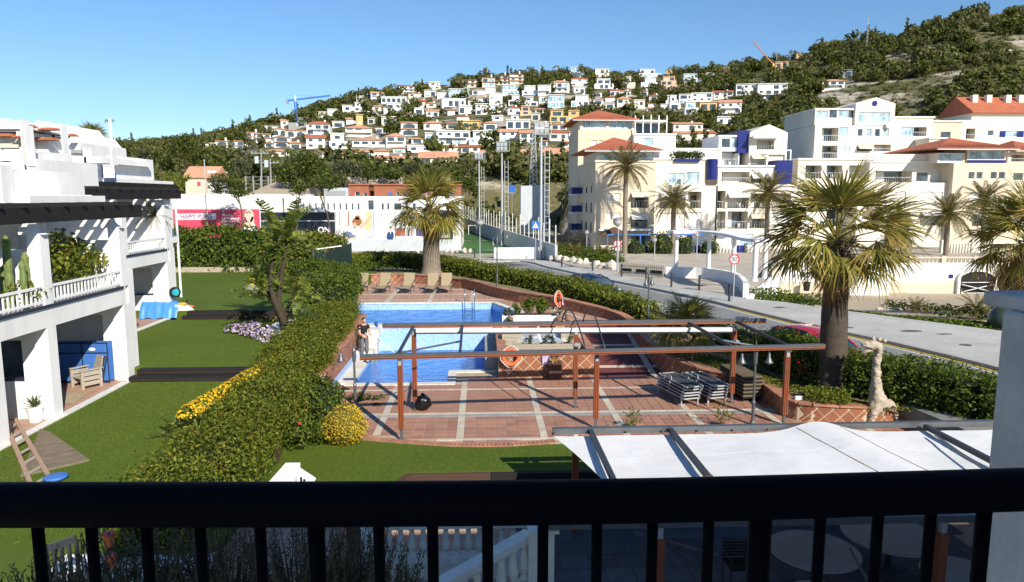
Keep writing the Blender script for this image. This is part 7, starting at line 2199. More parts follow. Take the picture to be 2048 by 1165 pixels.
 # street hedge and bed plants
def path_hedge(name, label,path,half, h,mat,size, dens,z0=None, core=True,cat='hedge',seed=1,rough=.12,bulge=.1):
 rng=np.random.default_rng(seed)
 t=thing(name, label,cat,tuple(path[0]))
 PT,NM=[],[]
 cm=MB()
 for i in range(len(path)-1):
  a,b=path[i],path[i+1];d=b-a;L=math.hypot(d.x,d.y)
  if L<1e-3:continue
  nx,ny=-d.y/L,d.x/L
  ha,hb=(half[i], half[i+1])if isinstance(half, list)else(half, half)
  va, vb=(h[i],h[i+1])if isinstance(h,list)else(h, h)
  per=(va+vb)+2*max(ha,hb)
  n=int(L*per*dens)
  u=rng.random(n);s=rng.random(n)*per
  hw=lerp(ha,hb,u);vh=lerp(va,vb,u)
  frac=s/per
  f1,f2=va/per,(va+2*ha)/per
  left=frac<f1;top=(frac>=f1)&(frac<f2)
  off=np.where(left,hw,np.where(top,hw*(1-2*(frac-f1)/(f2-f1)),-hw))
  zz=np.where(left,vh*frac/f1, np.where(top, vh,vh*(1-frac)/(1-f2)))
  bz=lerp(a.z, b.z,u)
  cx,cy=lerp(a.x,b.x,u),lerp(a.y,b.y,u)
  wob=1+bulge*np.sin(cx*2.1+cy*1.3+zz*2)+bulge*.7*np.sin(cx*5.2-cy*3.7)
  zt=zz*(1+bulge*.5*np.sin(cx*1.7+cy*2.9))
  PT.append(np.stack([cx+nx*off*wob,cy+ny*off*wob,bz+zt],1)+rng.normal(0,rough,(n,3))*np.array([1,1,.8]))
  NM.append(np.stack([np.where(top,0,np.sign(off))*nx,np.where(top, 0,np.sign(off))*ny,np.where(top,1.0, .25)],1))
  k=.78
  cm.hexa([(a.x+nx*ha*k,a.y+ny*ha*k,a.z),(a.x-nx*ha*k,a.y-ny*ha*k,a.z),(b.x-nx*hb*k,b.y-ny*hb*k,b.z), (b.x+nx*hb*k,b.y+ny*hb*k,b.z),(a.x+nx*ha*k,a.y+ny*ha*k,a.z+va*.86),(a.x-nx*ha*k,a.y-ny*ha*k,a.z+va*.86),(b.x-nx*hb*k, b.y-ny*hb*k,b.z+vb*.86),(b.x+nx*hb*k,b.y+ny*hb*k,b.z+vb*.86)])
 for e,q in((0,1),(-1,-2)):
  a,b=path[e],path[q];d=Vector((a.x-b.x, a.y-b.y,0)).normalized()
  hw=half[e]if isinstance(half,list)else half;vh=h[e]if isinstance(h,list)else h
  n=int(2*hw*vh*dens);u=rng.uniform(-hw, hw,n);v=rng.random(n)*vh
  PT.append(np.stack([a.x-d.y*u+d.x*.05,a.y+d.x*u+d.y*.05,a.z+v],1)+rng.normal(0,rough, (n,3)));NM.append(np.tile((d.x,d.y,.25),(n,1)))
 V,F=leaf_quads(np.concatenate(PT),np.concatenate(NM),size,.5,.65,rng=rng)
 link('foliage',quads_mesh('foliage',V,F),mat,t)
 if core:cm.build('branches',M['core'],t)  # solid dark core blocks see-through, its colour stands for shade within the hedge
 return t
def PH(x, y,z=.75):return P(x, y,z)
hp=[P(690, 545,1.45),P(760,530,1.45),P(850,536, 1.4),P(930,551,1.35),P(1000,566,1.3),P(1050,575, 1.25),P(1100,586,1.2),P(1180,606,1.1),P(1250,634, 1.0),P(1300,650,.9)]
for p in hp:p.z-=.1
path_hedge('street_hedge','leafy green hedge between the far garden wall and the street',smooth_path(hp,2),[.9,.9,.9,.9,.9,.85, .8,.75,.75, .75,.75,.75, .75,.75,.75, .75,.75,.75, .75],1.05,M['hedge3'],.16,190,seed=4)
hp=[P(1540, 725,.75),P(1590,742,.75),P(1640,765, .72),P(1720,782,.7),P(1800,797,.68),P(1880,812, .65),P(1960,835,.6),P(2060,850,.6)]
HEDGE2=path_hedge('street_hedge','dense green hedge behind the giraffe statue along the road',smooth_path(hp,2),.62,1.15,M['hedge2'],.13,330,seed=6)
hp=[P(1335,662,1.0), P(1420,680, .9),P(1500,706,.8)]
path_hedge('street_hedge','loose flowering shrubs behind the pergola with red blossoms', smooth_path(hp,3),.5,.8,M['hedge'],.13,190, seed=7)
for k in range(14):
 px,py=random.uniform(1596,1640),random.uniform(718,750);c=Q(px,py,P(1615,757, .72).y-.62)
 if k<12:MB().ball(tuple(c),random.uniform(.03,.055),8,5,(1,1,.7)).build('blossom',M['signred'],HEDGE2)
c=P(1610,795, .62);ground_cover('ground_cover','fine yellow green bedding plants at the foot of the big fan palm',[(c, .9),(P(1650,800,.6), 1.3),(P(1700,806,.58), .9)],.5, M['hedge3'],.1,900,'plants',seed=12)
ground_cover('ground_cover','dry patchy grass in the raised bed',[(P(1400,715,.75), 1.0),(P(1480,738,.65), 1.2),(P(1560,770,.6), .9),(P(1720,812,.55), .6),(P(1850,820,.55), .6)],.1, M['hedge3'],.09,420,'grass',seed=13)
ground_cover('ground_cover','mixed low plants along the top of the far wall',[(P(690,545,1.55), 2.2),(P(740,536,1.6), 2.0),(P(800,536,1.6), 1.6)],.7, M['hedge2'],.2,130,'plants',seed=14)
c=P(1597,800,.6);one('garden_light',MB().box(c.x-.12,c.x+.12,c.y-.05,c.y+.05, c.z,c.z+.12),M['white_clean'],'small white garden floodlight on the bed by the big palm','lamp', bevel=.01)

# terraced lawns on the left
struct('lawn',MB().prism([(-11.45,6),(-7.4,6),(-7.0,11.4),(-5.0,11.6),(-5.5,19),(-6.2,23.05),(-11.45,23.05)],-2.5,1.0),M['lawn'])
struct('lawn',MB().prism([(-14.55,23.75),(-6.3,23.75),(-6.6,33.1),(-14.55,33.1)],-2.5,1.33),M['lawn'])
struct('lawn',MB().prism([(-26,33.65),(-7.6,33.65),(-7.6,51.2),(-26,51.2)], -2.5,1.66), M['lawn'])
struct('patio_floor',MB().prism([(-18,6),(-11.7,6),(-11.7,24.4),(-18,24.4)],-2.5,1.0),M['deckfar'])
struct('patio_floor',MB().prism([(-20,24.5),(-14.8,24.5),(-14.8,34.6),(-20,34.6)],-2.5,1.33),M['deckfar'])
struct('patio_edging',MB().box(-11.7,-11.45,6,23.05,-1,1.03), M['pebble'])
struct('patio_edging',MB().box(-14.8, -14.55,24.4,33.4,-1,1.36), M['pebble'])
for(x0,x1, y0,z,lab)in((-11.5,-6.6,23.05,1.0,'near'),(-13.9,-8.9,33.1,1.33,'far')):
 t=thing('timber_steps','two black timber sleeper steps across the lawn, the %s pair'%lab,'steps',((x0+x1)/2,y0, z),0,'timber steps in the lawn')
 for k in range(2):
  MB().box(x0+.12*k, x1,y0+.34*k,y0+.34*k+.33,z-.4, z+.165*(k+1)).build('sleeper',M['blackmatt'], t,bevel=.012)
  MB().box(x0+.12*k+.02,x1-.02,y0+.34*k-.012, y0+.34*k-.002,z+.165*(k+1)-.10, z+.165*(k+1)-.085).build('joint',M['brownwood'],t)
struct('stone_edging',MB().box(-26,-13.5,51.0,51.5,0, 2.0),pm('stone_edge',(.45,.38,.28),.9,.25,2,.8,9))

# white stepped apartment row
def rail_panel(t,X,y0,y1, z0,z1,n=None,name='balustrade',axis='Y'):
 """white timber railing between two points on the facade; every slat its own piece"""
 n=n or max(3,int((y1-y0)/.17))
 def bx(a,b,za, zb,w,nm):
  if axis=='Y':MB().box(X-w/2, X+w/2, a,b,za, zb).build(nm,M['white_clean'],r)
  else:MB().box(a,b,X-w/2, X+w/2, za,zb).build(nm,M['white_clean'],r)
 m=MB()
 if axis=='Y':m.box(X-.04,X+.04,y0,y1,z1-.06,z1)
 else:m.box(y0,y1,X-.04, X+.04,z1-.06,z1)
 r=m.build(name, M['white_clean'],t)
 bx(y0, y1,z0+.08, z0+.14,.05, 'bottom_rail')
 for k in range(n):
  y=y0+(k+.5)*(y1-y0)/n
  bx(y-.03,y+.03,z0+.141,z1-.061,.025,'slat')
def bay(label,X,Yc,z0,zs0,zs1, zr,zt,depth, beams,yb0,yb1, arch=True,shutters=True):
 t=thing('terrace_house',label,'building',(X,Yc[0],z0),0, 'white terrace houses')
 Xb=X-depth
 Y0, Y1=Yc[0],Yc[-1]
 MB().box(Xb,X,Y0,Y1,zs0,zs1).build('balcony_slab',M['white'],t)
 MB().box(X+.002,X+.05,Y0+.2,Y1-.2,zs1-.05,zs1+.03).build('slab_trim',pm('navy_trim',(.03,.035, .07),.5,.1,2),t)
 MB().box(Xb-.3,Xb-.002,Y0,Y1,z0-1,zs0-.002).build('back_wall',M['white'],t)
 MB().box(Xb-.3,Xb-.002,Y0,Y1,zs1+.002, zt+.2).build('back_wall',M['white'],t)
 for i in range(len(Yc)-1):
  a,b=Yc[i]+.5,Yc[i+1]-.5
  if b-a<1:continue
  MB().box(Xb, Xb+.06,a, b,z0+.05, z0+2.15).build('patio_door',M['glass'],t)
  MB().box(Xb,Xb+.05,a,b, zs1+.05,zs1+2.1).build('roller_shutter', M['shutter'],t)
  for k in range(9):MB().box(Xb+.052,Xb+.066, a,b,zs1+.1+k*.22,zs1+.12+k*.22).build('shutter_slat',M['white'],t)
  rail_panel(t,X-.05,Yc[i]+.22,Yc[i+1]-.22,zs1,zr)
 for y in Yc:
  m=MB()
  m.box(X-.36,X,y-.2,y+.2,z0-1,zs0-.002);m.build('column',M['white'],t)
  m=MB()
  wy0, wy1=y-.13, y+.13
  m.box(Xb,X-.361,wy0,wy1,z0-1,z0+1.05);m.box(X-.75,X-.361,wy0,wy1,z0+1.051, zs0-.002);m.box(Xb,Xb+.8,wy0,wy1,z0+1.051,zs0-.002);m.box(Xb+.801,X-.751,wy0,wy1,zs0-.35, zs0-.002)
  m.build('cross_wall',M['white'],t)
  MB().box(Xb+.8,X-.75,wy0-.02,wy1+.02,z0+1.052,z0+1.1).build('sill',pm('navy_trim',(.03,.035,.07),.5,.1,2),t)
  MB().box(X-.34,X+.002,y-.19, y+.19,zs1+.002,zt-.32).build('pier',M['white'],t)
  m=MB();pl=[(X-.55,zt-.32),(X+.10,zt-.32)]+[(X+.10-.62*math.sin(math.pi/2*k/6)*.6,zt-.32+.3*(1-math.cos(math.pi/2*k/6)))for k in range(1,7)]+[(X-.55,zt-.02)]
  m.v=[(a,y-.17,z)for a,z in pl]+[(a,y+.17,z)for a,z in pl];k=len(pl)
  m.f=[tuple(range(k)),tuple(reversed(range(k,2*k)))]+[(q,q+k,(q+1)%k+k,(q+1)%k)for q in range(k)]
  m.build('bracket',M['white'],t)
  MB().box(Xb,X-.341,y-.1, y+.1,zs1+.002,zs1+1.5).build('party_wall',M['white'],t)
  m=MB();m.v=[(Xb,y-.1,zs1+1.502),(X-1.2,y-.1,zs1+1.502),(Xb,y-.1,zt-.3),(Xb,y+.1,zs1+1.502),(X-1.2,y+.1,zs1+1.502),(Xb, y+.1,zt-.3)];m.f=[(0,1, 2),(3, 5,4),(0,3,4,1),(1,4, 5,2),(0,2,5,3)];m.build('party_wall',M['white'], t)
 for k in range(beams):
  x=X+.12-k*.55
  MB().box(x-.06,x+.06,yb0+.12*k, yb1,zt,zt+.40).build('pergola_beam', M['blackmatt'],t,bevel=.01)
 for k in range(int((yb1-yb0)/.9)):
  MB().box(X-.55*beams,X+.3,yb0+.5+k*.9,yb0+.56+k*.9,zt+.402,zt+.5).build('pergola_slat',M['blackmatt'],t)
 return t
A=bay('nearest white terrace house with dark timber pergola beside the lawn',-11.6,[15.0,17.15,19.4,23.5],1.0,3.52,4.1,4.64,6.32,3.2, 6,14.2,24.6)
MB().box(-15.2,-11.62, 23.72,24.1,0, 4.6).build('end_wall',M['white'],A)
B=bay('middle white terrace house set back behind the nearest one',-14.7,[24.6,30.05,34.0],1.33,3.98,4.55,5.12, 6.88,3.2,6, 24.4,35.4)
MB().box(-18.2,-14.72,34.22, 34.6,0,7.0).build('end_wall',M['white'],B)
C=thing('terrace_house','farthest white terrace house with upper dark pergola and drainpipe','building',(-17, 35,1.66),0,'white terrace houses')
MB().box(-24, -16.2,34.7,38.2,0,4.6).build('wall',M['white'],C)
MB().box(-24, -16.0,34.7,38.3,4.602,5.0).build('balcony_slab',M['white'],C)
MB().box(-24, -18.4,34.7,38.0,5.002,7.9).build('upper_wall',M['white'],C)
for y in(35.2,37.9):MB().box(-16.5,-16.1, y-.18,y+.18,5.002,7.25).build('pier',M['white'],C)
rail_panel(C,-16.2,35.4,37.7,5.0,5.9)
for k in range(5):MB().box(-16.3-k*.6,-16.15-k*.6,27.5+.1*k,38.9,7.26,7.62).build('pergola_beam',M['blackmatt'],C)
MB().cyl((-16.05,38.35,0),(-16.05,38.35,7.3),.06,n=8).build('drainpipe',M['white_clean'],C)
U=thing('upper_terraces','stacked white upper terraces with railings above the dark pergolas','building',(-22,30, 6.5))
def ubox(x0,y0, x1,y1,Y, dep,name='terrace_wall', mat='white'):
 a,b=Q(x0,y0,Y), Q(x1,y1, Y)
 MB().box(a.x,b.x,Y, Y+dep,b.z,a.z).build(name,M[mat],U);return a,b
ubox(-60,392,64, 445,20.5,4);ubox(-60,340,64,391.8,23, 3,'back_wall');ubox(64.2,390,74, 440,21,3)
ubox(-40, 300,52,330, 27,3);
a,b=Q(-30,345,21),Q(58,392, 21);rail_panel(U,20.6,a.x, b.x,b.z,a.z+.1,22,axis='X')
ubox(52,318,78,385,26, 4);ubox(78.2,364,205,386, 34,6);ubox(78.2,322,205, 363.8,37,4, 'back_wall')
a, b=Q(80, 335,33.8),Q(200,372,33.8);rail_panel(U,33.7, a.x,b.x,b.z,a.z,34,axis='X')
ubox(205.2,358,234,386, 33,6);ubox(212,312,234, 357.8,36,4, 'back_wall')
a, b=Q(206, 330,32.8),Q(230,360,32.8);rail_panel(U,32.8, a.x,b.x,b.z,a.z,9,axis='X')
MB().box(a.x, b.x,32.85, 32.95,b.z, b.z+.3).build('blue_panel',M['bluepaint'],U)
ubox(130,314,204,326,34,5, 'upper_parapet')
ubox(0,328,50,352,26.5,3,'upper_parapet')
for x0,y0,x1,y1,Y in((38,238, 47,330,26),(48,250,54,330,26),(120,250,128,326,33),(166, 295,173,326, 34),(221, 300,225,330, 33),(0, 330,6,420, 20)):ubox(x0,y0,x1,y1,Y,.5,'chimney')
for x0,x1,y in((56,66,333),(80,86,326), (110,116,327),(138,144, 329),(0, 15,322),(70,80,371), (148,168,372)):ubox(x0, y,x1,y+2,25.5 if x0<60 else 32.9, .2,'dark_vent','dark')
MB().tube([Q(224,330,33.5),Q(220,238,33.5)], .07,8).build('antenna_pole',M['white_clean'],U)
for dx in(-10, -5,4,8):MB().tube([Q(220+dx,246,33.5),Q(220+dx*.8, 238,33.5)], .02,5).build('antenna_prong',M['metal'],U)
MB().tube([Q(210,242,33.5), Q(228,242, 33.5)],.02, 5).build('antenna_arm',M['metal'],U)
for k in range(6):
 a=Q(83+k*9,374, 33.6);MB().box(a.x, a.x+.1, 33.55,33.6,a.z,a.z+.35).build('hung_cloth',M['signred' if k%2 else 'orange'], U)
D=thing('apartment_row','bright white stepped apartments with red tile strips, top left','building',tuple(Q(80, 330,62)))
def dbox(x0,y0,x1,y1, Y,dep,name='wall',mat='white'):
 a,b=Q(x0,y0,Y),Q(x1,y1, Y);MB().box(a.x, b.x,Y, Y+dep,b.z,a.z).build(name,M[mat],D);return a,b
dbox(-80,262,48, 345,60,8);dbox(48.3,275, 100,345,62, 8);dbox(100.3,285,165,345, 64,8)
for px0,px1,py,Y in((-60,58,236,60),(58,92, 241,62),(92,130,247,64),(128,166, 266,65)):
 a,b=Q(px0,py+22, Y),Q(px1,py+22,Y);h=Q(px0, py,Y).z-a.z;w=b.x-a.x
 m=MB();m.v=[(a.x,Y,a.z),(b.x,Y,a.z),(a.x+w*.55,Y,a.z+h),(a.x,Y+7,a.z),(b.x,Y+7,a.z),(a.x+w*.55,Y+7,a.z+h)];m.f=[(0, 1,2),(3,5,4), (0,2,5,3),(1, 4,5,2),(0,3,4,1)];m.build('gable',M['white'],D)
for px0,py0,px1, py1,Y in((49,252,70, 256,59.8),(78,258,118,261,61.8),(136, 270,152,273, 63),(-10,270,28,274, 59.5),(64, 278,114,281, 61.5),(28, 274,62,276, 59.5)):
 a,b=Q(px0,py0,Y),Q(px1,py1,Y);MB().hexa([(a.x,Y-.5,b.z),(b.x,Y-.5,b.z),(b.x,Y+.6,b.z),(a.x,Y+.6,b.z),(a.x+.3,Y-.1,a.z+.1),(b.x-.3,Y-.1,a.z+.1),(b.x-.3,Y+.6,a.z+.1),(a.x+.3,Y+.6,a.z+.1)]).build('tile_strip',M['rooftile'], D)
for px0,py0,px1,py1,Y,mt in((90,266,95, 274,61.9,'glass'),(98,266,103,274,61.9,'glass'),(0,263,32,268,59.9,'dark'),(142,300,164,307,63.8,'concrete'),(50,268,68,278,61.8,'greypanel'),(0,285,38,296,59.8,'beige'),(105,270,112,276,63.8,'glass')):
 a,b=Q(px0,py0, Y),Q(px1,py1,Y);MB().box(a.x,b.x,Y-.08,Y+.05, b.z,a.z).build('window' if mt=='glass' else 'awning',M[mt],D)
for k in range(5):dbox(8,299+k*3.4,90, 300.6+k*3.4, 58,.3,'louvre', 'white_clean')

# things on the patios
c=P(72,843, 1.0)
t=thing('plant_pot','white round pot with spiky green agave by the near column','plant pot',tuple(c))
MB().lathe(tuple(c),[(.15,0),(.155,.02),(.19, .30),(.21, .36),(.21, .40),(.18, .40)],20).build('pot',M['white_clean'],t,smooth=False)
MB().lathe((c.x,c.y,c.z+.33),[(.18,0),(.18,.02)],16).build('soil',M['barkdark'],t)
def blade_mesh(L,w,curve,seed):
 m=MB();n=6
 for i in range(n+1):
  s=i/n;hw=w*(.6+.8*math.sin(math.pi*min(1,s*.8+.15)))*(1-s**3)*.5+.002
  x=L*s;z=curve*L*(s-s*s*1.1)
  m.v+=[(x,-hw,z+hw*.5),(x,0,z),(x,hw,z+hw*.5)]
 for i in range(n):
  for k in range(2):m.f.append((3*i+k,3*i+k+1,3*i+4+k,3*i+3+k))
 return m
AGV=blade_mesh(1,.11,.35,1).mesh('blade');AGV.materials.append(leafmat('agave_leaf',[(0,(.04,.07, .035)),(1,(.09,.13,.06))],.45,.1))
for k in range(16):put_frond(AGV,t, c+V_((0,0,.36)), k*2.4,1.25-.9*k/15,.42,0,'blade')
a,b=Q(141,757,22.6),Q(240,676,22.6)
t=thing('folded_table','folded bright blue table tennis table on the tiled patio','table',(a.x,22.6,1.0))
x0,x1, z0,z1=P(141,757,1.0).x,P(240,757,1.0).x,1.06,2.35
yT=22.95
MB().box(x0,x1,yT, yT+.03,z0, z1).build('board',M['bluepaint'],t);MB().box(x0+.02,x1+.02,yT+.25,yT+.28,z0,z1).build('board',M['bluepaint'],t)
for zz in(z0,z0+(z1-z0)*.72,z1-.04):MB().box(x0-.01,x1+.01,yT-.012,yT-.002,zz,zz+.035).build('edge_frame', M['blackmatt'],t)
for xx in(x0-.01,(x0+x1)/2, x1-.02):MB().box(xx, xx+.03,yT-.014,yT-.003,z0,z1).build('edge_frame',M['blackmatt'],t)
MB().ball(((x0+x1)/2+.35,yT-.02,z1-.22),.09,10,6, (1.2,.1,.6)).build('sticker', M['print_white'],t)
for s in(0,.35):MB().bar((x1-.15-s*.3,yT-.25,1.0),(x1-.02-s*.2,yT-.02, 1.9),.03,.03).build('leg',M['darkmetal'],t)
c=P(165, 778,1.0)
t=thing('armchair','weathered slatted wooden armchair on the patio in front of the blue boards','armchair',(c.x,c.y+.3, 1.0),math.radians(-125))
for s in(-.31,.31):
 MB().box(-.3,-.22,s-.035,s+.035,0,.58).build('leg',M['greywood'],t,True);MB().box(.26,.34, s-.035,s+.035,0,.56).build('leg',M['greywood'],t,True)
 MB().box(-.34,.36,s-.05,s+.05,.582,.615).build('armrest',M['greywood'],t,True)
 for q in range(3):MB().box(-.22,.26,s-.015,s+.015, .1+q*.155, .22+q*.155).build('side_slat',M['greywood'],t,True)
for q in range(5):MB().box(-.2+q*.105,-.11+q*.105,-.27,.27,.32,.345).build('seat_slat',M['greywood'],t,True)
for q in range(6):MB().hexa([(-.30-.02*q, -.28,.36+q*.10),(-.26-.02*q,-.28,.36+q*.10),(-.26-.02*q,.28,.36+q*.10),(-.30-.02*q,.28, .36+q*.10),(-.315-.02*q,-.28,.45+q*.10),(-.275-.02*q,-.28,.45+q*.10),(-.275-.02*q,.28,.45+q*.10),(-.315-.02*q,.28,.45+q*.10)]).build('back_slat', M['greywood'],t,True)
c=P(150,795,1.0);one('rug',MB().prism([tuple(P(x,y, 1.0))[:2]for x,y in((118,805),(150,806), (175,788), (122,784))],1.001,1.012), pm('jute_rug',(.40,.33,.22),.95,.15,6,.4, 50),'small straw coloured rug beside the wooden armchair','rug')
c=P(128,765,1.0)
t=thing('garden_table', 'dark grey side table in the shade behind the armchair','table',(c.x-.4,c.y,1.0))
MB().box(c.x-.7,c.x-.1,c.y-.3,c.y+.3,1.68,1.72).build('top',M['concrete'],t)
for s in(-.66,-.18):
 for q in(-.25,.25):MB().box(c.x+s,c.x+s+.05,c.y+q-.025,c.y+q+.025,1.0,1.679).build('leg',M['concrete'],t)
c=P(208,655,1.33)
t=thing('bicycle', 'black bicycle parked on the middle patio','bicycle',(c.x,c.y, 1.33),math.radians(-35))
for x in(-.52,.52):
 w=MB().torus((x,0,.34),.32,.022,24,6).build('wheel',M['blackmatt'],t,True)
 MB().tube([(x,-.03,.34), (x,.03,.34)],.03,8).build('hub',M['chrome'],w,True)
 for k in range(8):MB().tube([(x,0,.34), (x+.31*math.cos(k*.785),0,.34+.31*math.sin(k*.785))],.004,3).build('spoke',M['galv'],w,True)
for a, b in(((-.52,.34),(-.05,.32)), ((-.05,.32),(-.2,.82)),((-.52,.34),(-.17,.72)),((-.17,.72),(.36,.74)),((-.05,.32), (.37,.68)),((.34,.9),(.52,.34))):MB().tube([(a[0],0,a[1]),(b[0],0,b[1])],.018,6).build('frame_tube',M['darkmetal'],t,True)
MB().ball((-.22,0, .86),.12,10,6,(1.1,.6,.3)).build('saddle',M['blackmatt'], t,True)
MB().tube([(.3,-.26,.98),(.38,-.1,.95),(.34, 0,.92),(.38,.1,.95), (.3,.26,.98)],.014,6).build('handlebar',M['chrome'],t,True)
c=P(318,638,1.33)
x0,x1=P(277,636,1.33).x+.2,P(352, 637,1.33).x+.1;yB=c.y
bm=bmesh.new();bmesh.ops.create_grid(bm,x_segments=28,y_segments=14,size=1)
for v in bm.verts:
 u,w=v.co.x,v.co.y
 x=lerp(x0,x1, (u+1)/2);yy=yB+.55+w*.62
 z=1.36+.72*(1-abs(w)**3.5)*(1-.25*max(0,u)**4)+.05*noise.noise(V_((u*4,w*3, 0)))+.012*math.sin(u*11+w*4)*(1-abs(w))+.04*noise.noise(V_((u*9,w*5,4)))
 if w<-.55:yy-=.05*noise.noise(V_((u*5,1, 2)));z-=.03
 v.co=(x,yy,max(z,1.36+.03*math.sin(u*9)))
me=bpy.data.meshes.new('boat_tarpaulin');bm.to_mesh(me);bm.free()
one_=tag(link('boat_tarpaulin',me, pm('blue_tarpaulin',(.07,.27,.62),.4,.08,3,.5, 10),smooth=True),'sky blue tarpaulin draped over a boat beside the middle patio','tarpaulin')
MB().tube
t=thing('small_boat', 'white and yellow boat hull sticking out of the blue tarpaulin','boat',(x1,yB+.5,1.33))
m=MB();prof=[(0,.34,.5),(.35,.26,.42), (.62,.1,.3),(.75,.02, .22)]
for dx,hw,hz in prof:m.v+=[(x1-.15+dx,yB+.5-hw,1.45+hz),(x1-.15+dx,yB+.5-hw*.7, 1.40),(x1-.15+dx,yB+.5+hw*.7,1.40),(x1-.15+dx,yB+.5+hw, 1.45+hz)]
for i in range(3):
 for k in range(4):m.f.append((4*i+k,4*i+(k+1)%4,4*i+4+(k+1)%4,4*i+4+k))
m.f+=[(0,1,2,3),(15,14,13,12)];m.build('hull',M['white_clean'], t,smooth=False)
MB().ball((x1+.05,yB+.5,1.95),.2,10,6,(1.2,1,.35)).build('deck_pad',pm('yellow_pad',(.6,.45,.06),.5,.1,3),t)
c=P(370,618, 1.66);t=thing('surf_float','orange float with black fin lying beside the covered boat','float', tuple(c))
MB().ball((c.x,c.y,1.76),.45, 16,8,(1,.5,.22)).build('body',M['orange'],t,smooth=True);m=MB();m.v=[(c.x-.12,c.y-.015,1.85),(c.x+.12,c.y-.015, 1.85),(c.x+.16,c.y-.015,2.12),(c.x-.12,c.y+.015,1.85),(c.x+.12,c.y+.015, 1.85),(c.x+.16,c.y+.015,2.12)];m.f=[(0,1,2),(3,5,4), (0,3,4,1),(1, 4,5,2),(0,2,5,3)];m.build('fin',M['blackmatt'],t)
c=Q(350,585, 33.9);t=thing('trolley_wheel','turquoise trolley wheel with black tyre at the end column','wheel', tuple(c));MB().torus(c,.2,.06,24, 8,tilt=Matrix.Rotation(.5,3,'Z')).build('tyre', M['blackmatt'],t,smooth=True)
m=MB().lathe((0,0,0),[(.19,-.02),(.19,.02),(.06,.04)],18);m.v=[(c.x+x,c.y-z,c.z+y)for x,y, z in m.v];m.build('rim',pm('turquoise',(.03,.38,.50), .4,.05,3),t)
la, lb=P(105, 962,1.0),Q(20,838,P(105,962,1.0).y+.55)
la2,lb2=la+V_((-.35,-.12, 0)),lb+V_((-.38,-.12,0))
t=thing('wooden_ladder','weathered wooden ladder leaning against the white wall','ladder',tuple(la))
Mlad=pm('peeling_ladder',(.40,.27, .19),.85,.35,8,.4,40, col2=(.24,.13,.09))
p0,p1=P(104, 965,1.02),XP(30,838,-12.3);q0,q1=P(68,985,1.02),XP(12,850, -12.3)
for a,b in((p0,p1),(q0,q1)):MB().bar(a, b,.05,.09, (0,1,0)).build('side_rail', Mlad,t)
for k in range(7):
 f=.08+k*.14;MB().bar(p0.lerp(p1,f),q0.lerp(q1, f),.07,.03).build('rung',M['greywood'],t)
t=thing('timber_platform', 'dark sunken wooden boards on the lawn beside the ladder','platform',tuple(P(110,900,1.0)))
pts=[P(x,y, 1.02)for x, y in((78,862),(95, 860),(178, 920),(170, 928),(62, 945),(45, 950))]
for k in range(8):
 f0,f1=k/8, (k+1)/8-.012
 L0, L1_=P(80, 860,1.02),P(40,955,1.02);R0,R1=P(96,862,1.02), P(180,922, 1.02)
 R0=P(100,866,1.02)
 a,b, c_,d_=L0.lerp(L1_,f0), L0.lerp(L1_, f1),R0.lerp(R1,f1),R0.lerp(R1,f0)
 MB().hexa([(p.x, p.y,1.0)for p in(b,c_,d_,a)]+[(p.x,p.y,1.05)for p in(b,c_,d_,a)]).build('board', pm('grey_brown_board',(.20,.16,.11),.85,.25,5,.4, 30),t)
c=P(112, 958,1.02);one('plastic_lid',MB().lathe((c.x, c.y,1.02),[(.2,0),(.24,.05), (.2,.08)],20),M['bluepaint'],'pale blue plastic lid on the grass at the ladder foot','lid',smooth=True)
c=XP(20,575,-12.2)
t=thing('cactus','tall green cactus with stacked arms on the nearest balcony','cactus', (c.x,c.y,4.1))
Mc=pm('cactus_green', (.16,.21,.06),.7,.2,8,.3,30)
for dx,dy,z0,z1,r in((0,0,4.1, 6.0,.10),(.25,.3,4.1,5.55,.09),(-.22,.1,4.1,5.2, .08),(.42, -.1,4.1,5.35,.08),(.1, .5,4.1,5.0, .08),(-.35,-.3,4.1,5.5,.09)):
 m=MB();n=10;pts=[(c.x+dx,c.y+dy,lerp(z0,z1,k/n))for k in range(n+1)];m.tube(pts,[r*(1+.12*math.sin(k*2.2))*(1 if k<n else .4)for k in range(n+1)],9);m.build('arm',Mc,t,smooth=False)
V,F=crown_leaves([((c.x+.2,c.y+.3,4.5),(.5,.8,.35))],60,.14);link('foliage',quads_mesh('foliage', V,F),M['hedge3'],t)
c=XP(140, 520,-12.3)
t=thing('balcony_shrub', 'dense green shrub filling the nearest balcony between the white piers','shrub',(c.x,c.y, 4.1))
V,F=crown_leaves([((c.x+dx, c.y+dy, 5.2+dz),r)for dx,dy, dz,r in((0,0,0, .62),(.1, -.8,.1,.6),(0,.7, -.15,.6), (-.3,.2, .35,.5),(.2,-.3,-.4,.5),(0, 1.2,-.3,.45),(.1,-1.1,-.2,.5))],75,.14,.6,.55);link('foliage',quads_mesh('foliage',V, F),M['hedge3'],t)
MB().tube([(c.x,c.y,4.1),(c.x,c.y,4.8)],.06,7).build('stem',M['barkdark'],t)
c=XP(306,448,-15.3);date_palm('small sago palm on the middle balcony',c-V_((0,0,.4)),c,.1,.36, 26,71,'sago palm', .3)

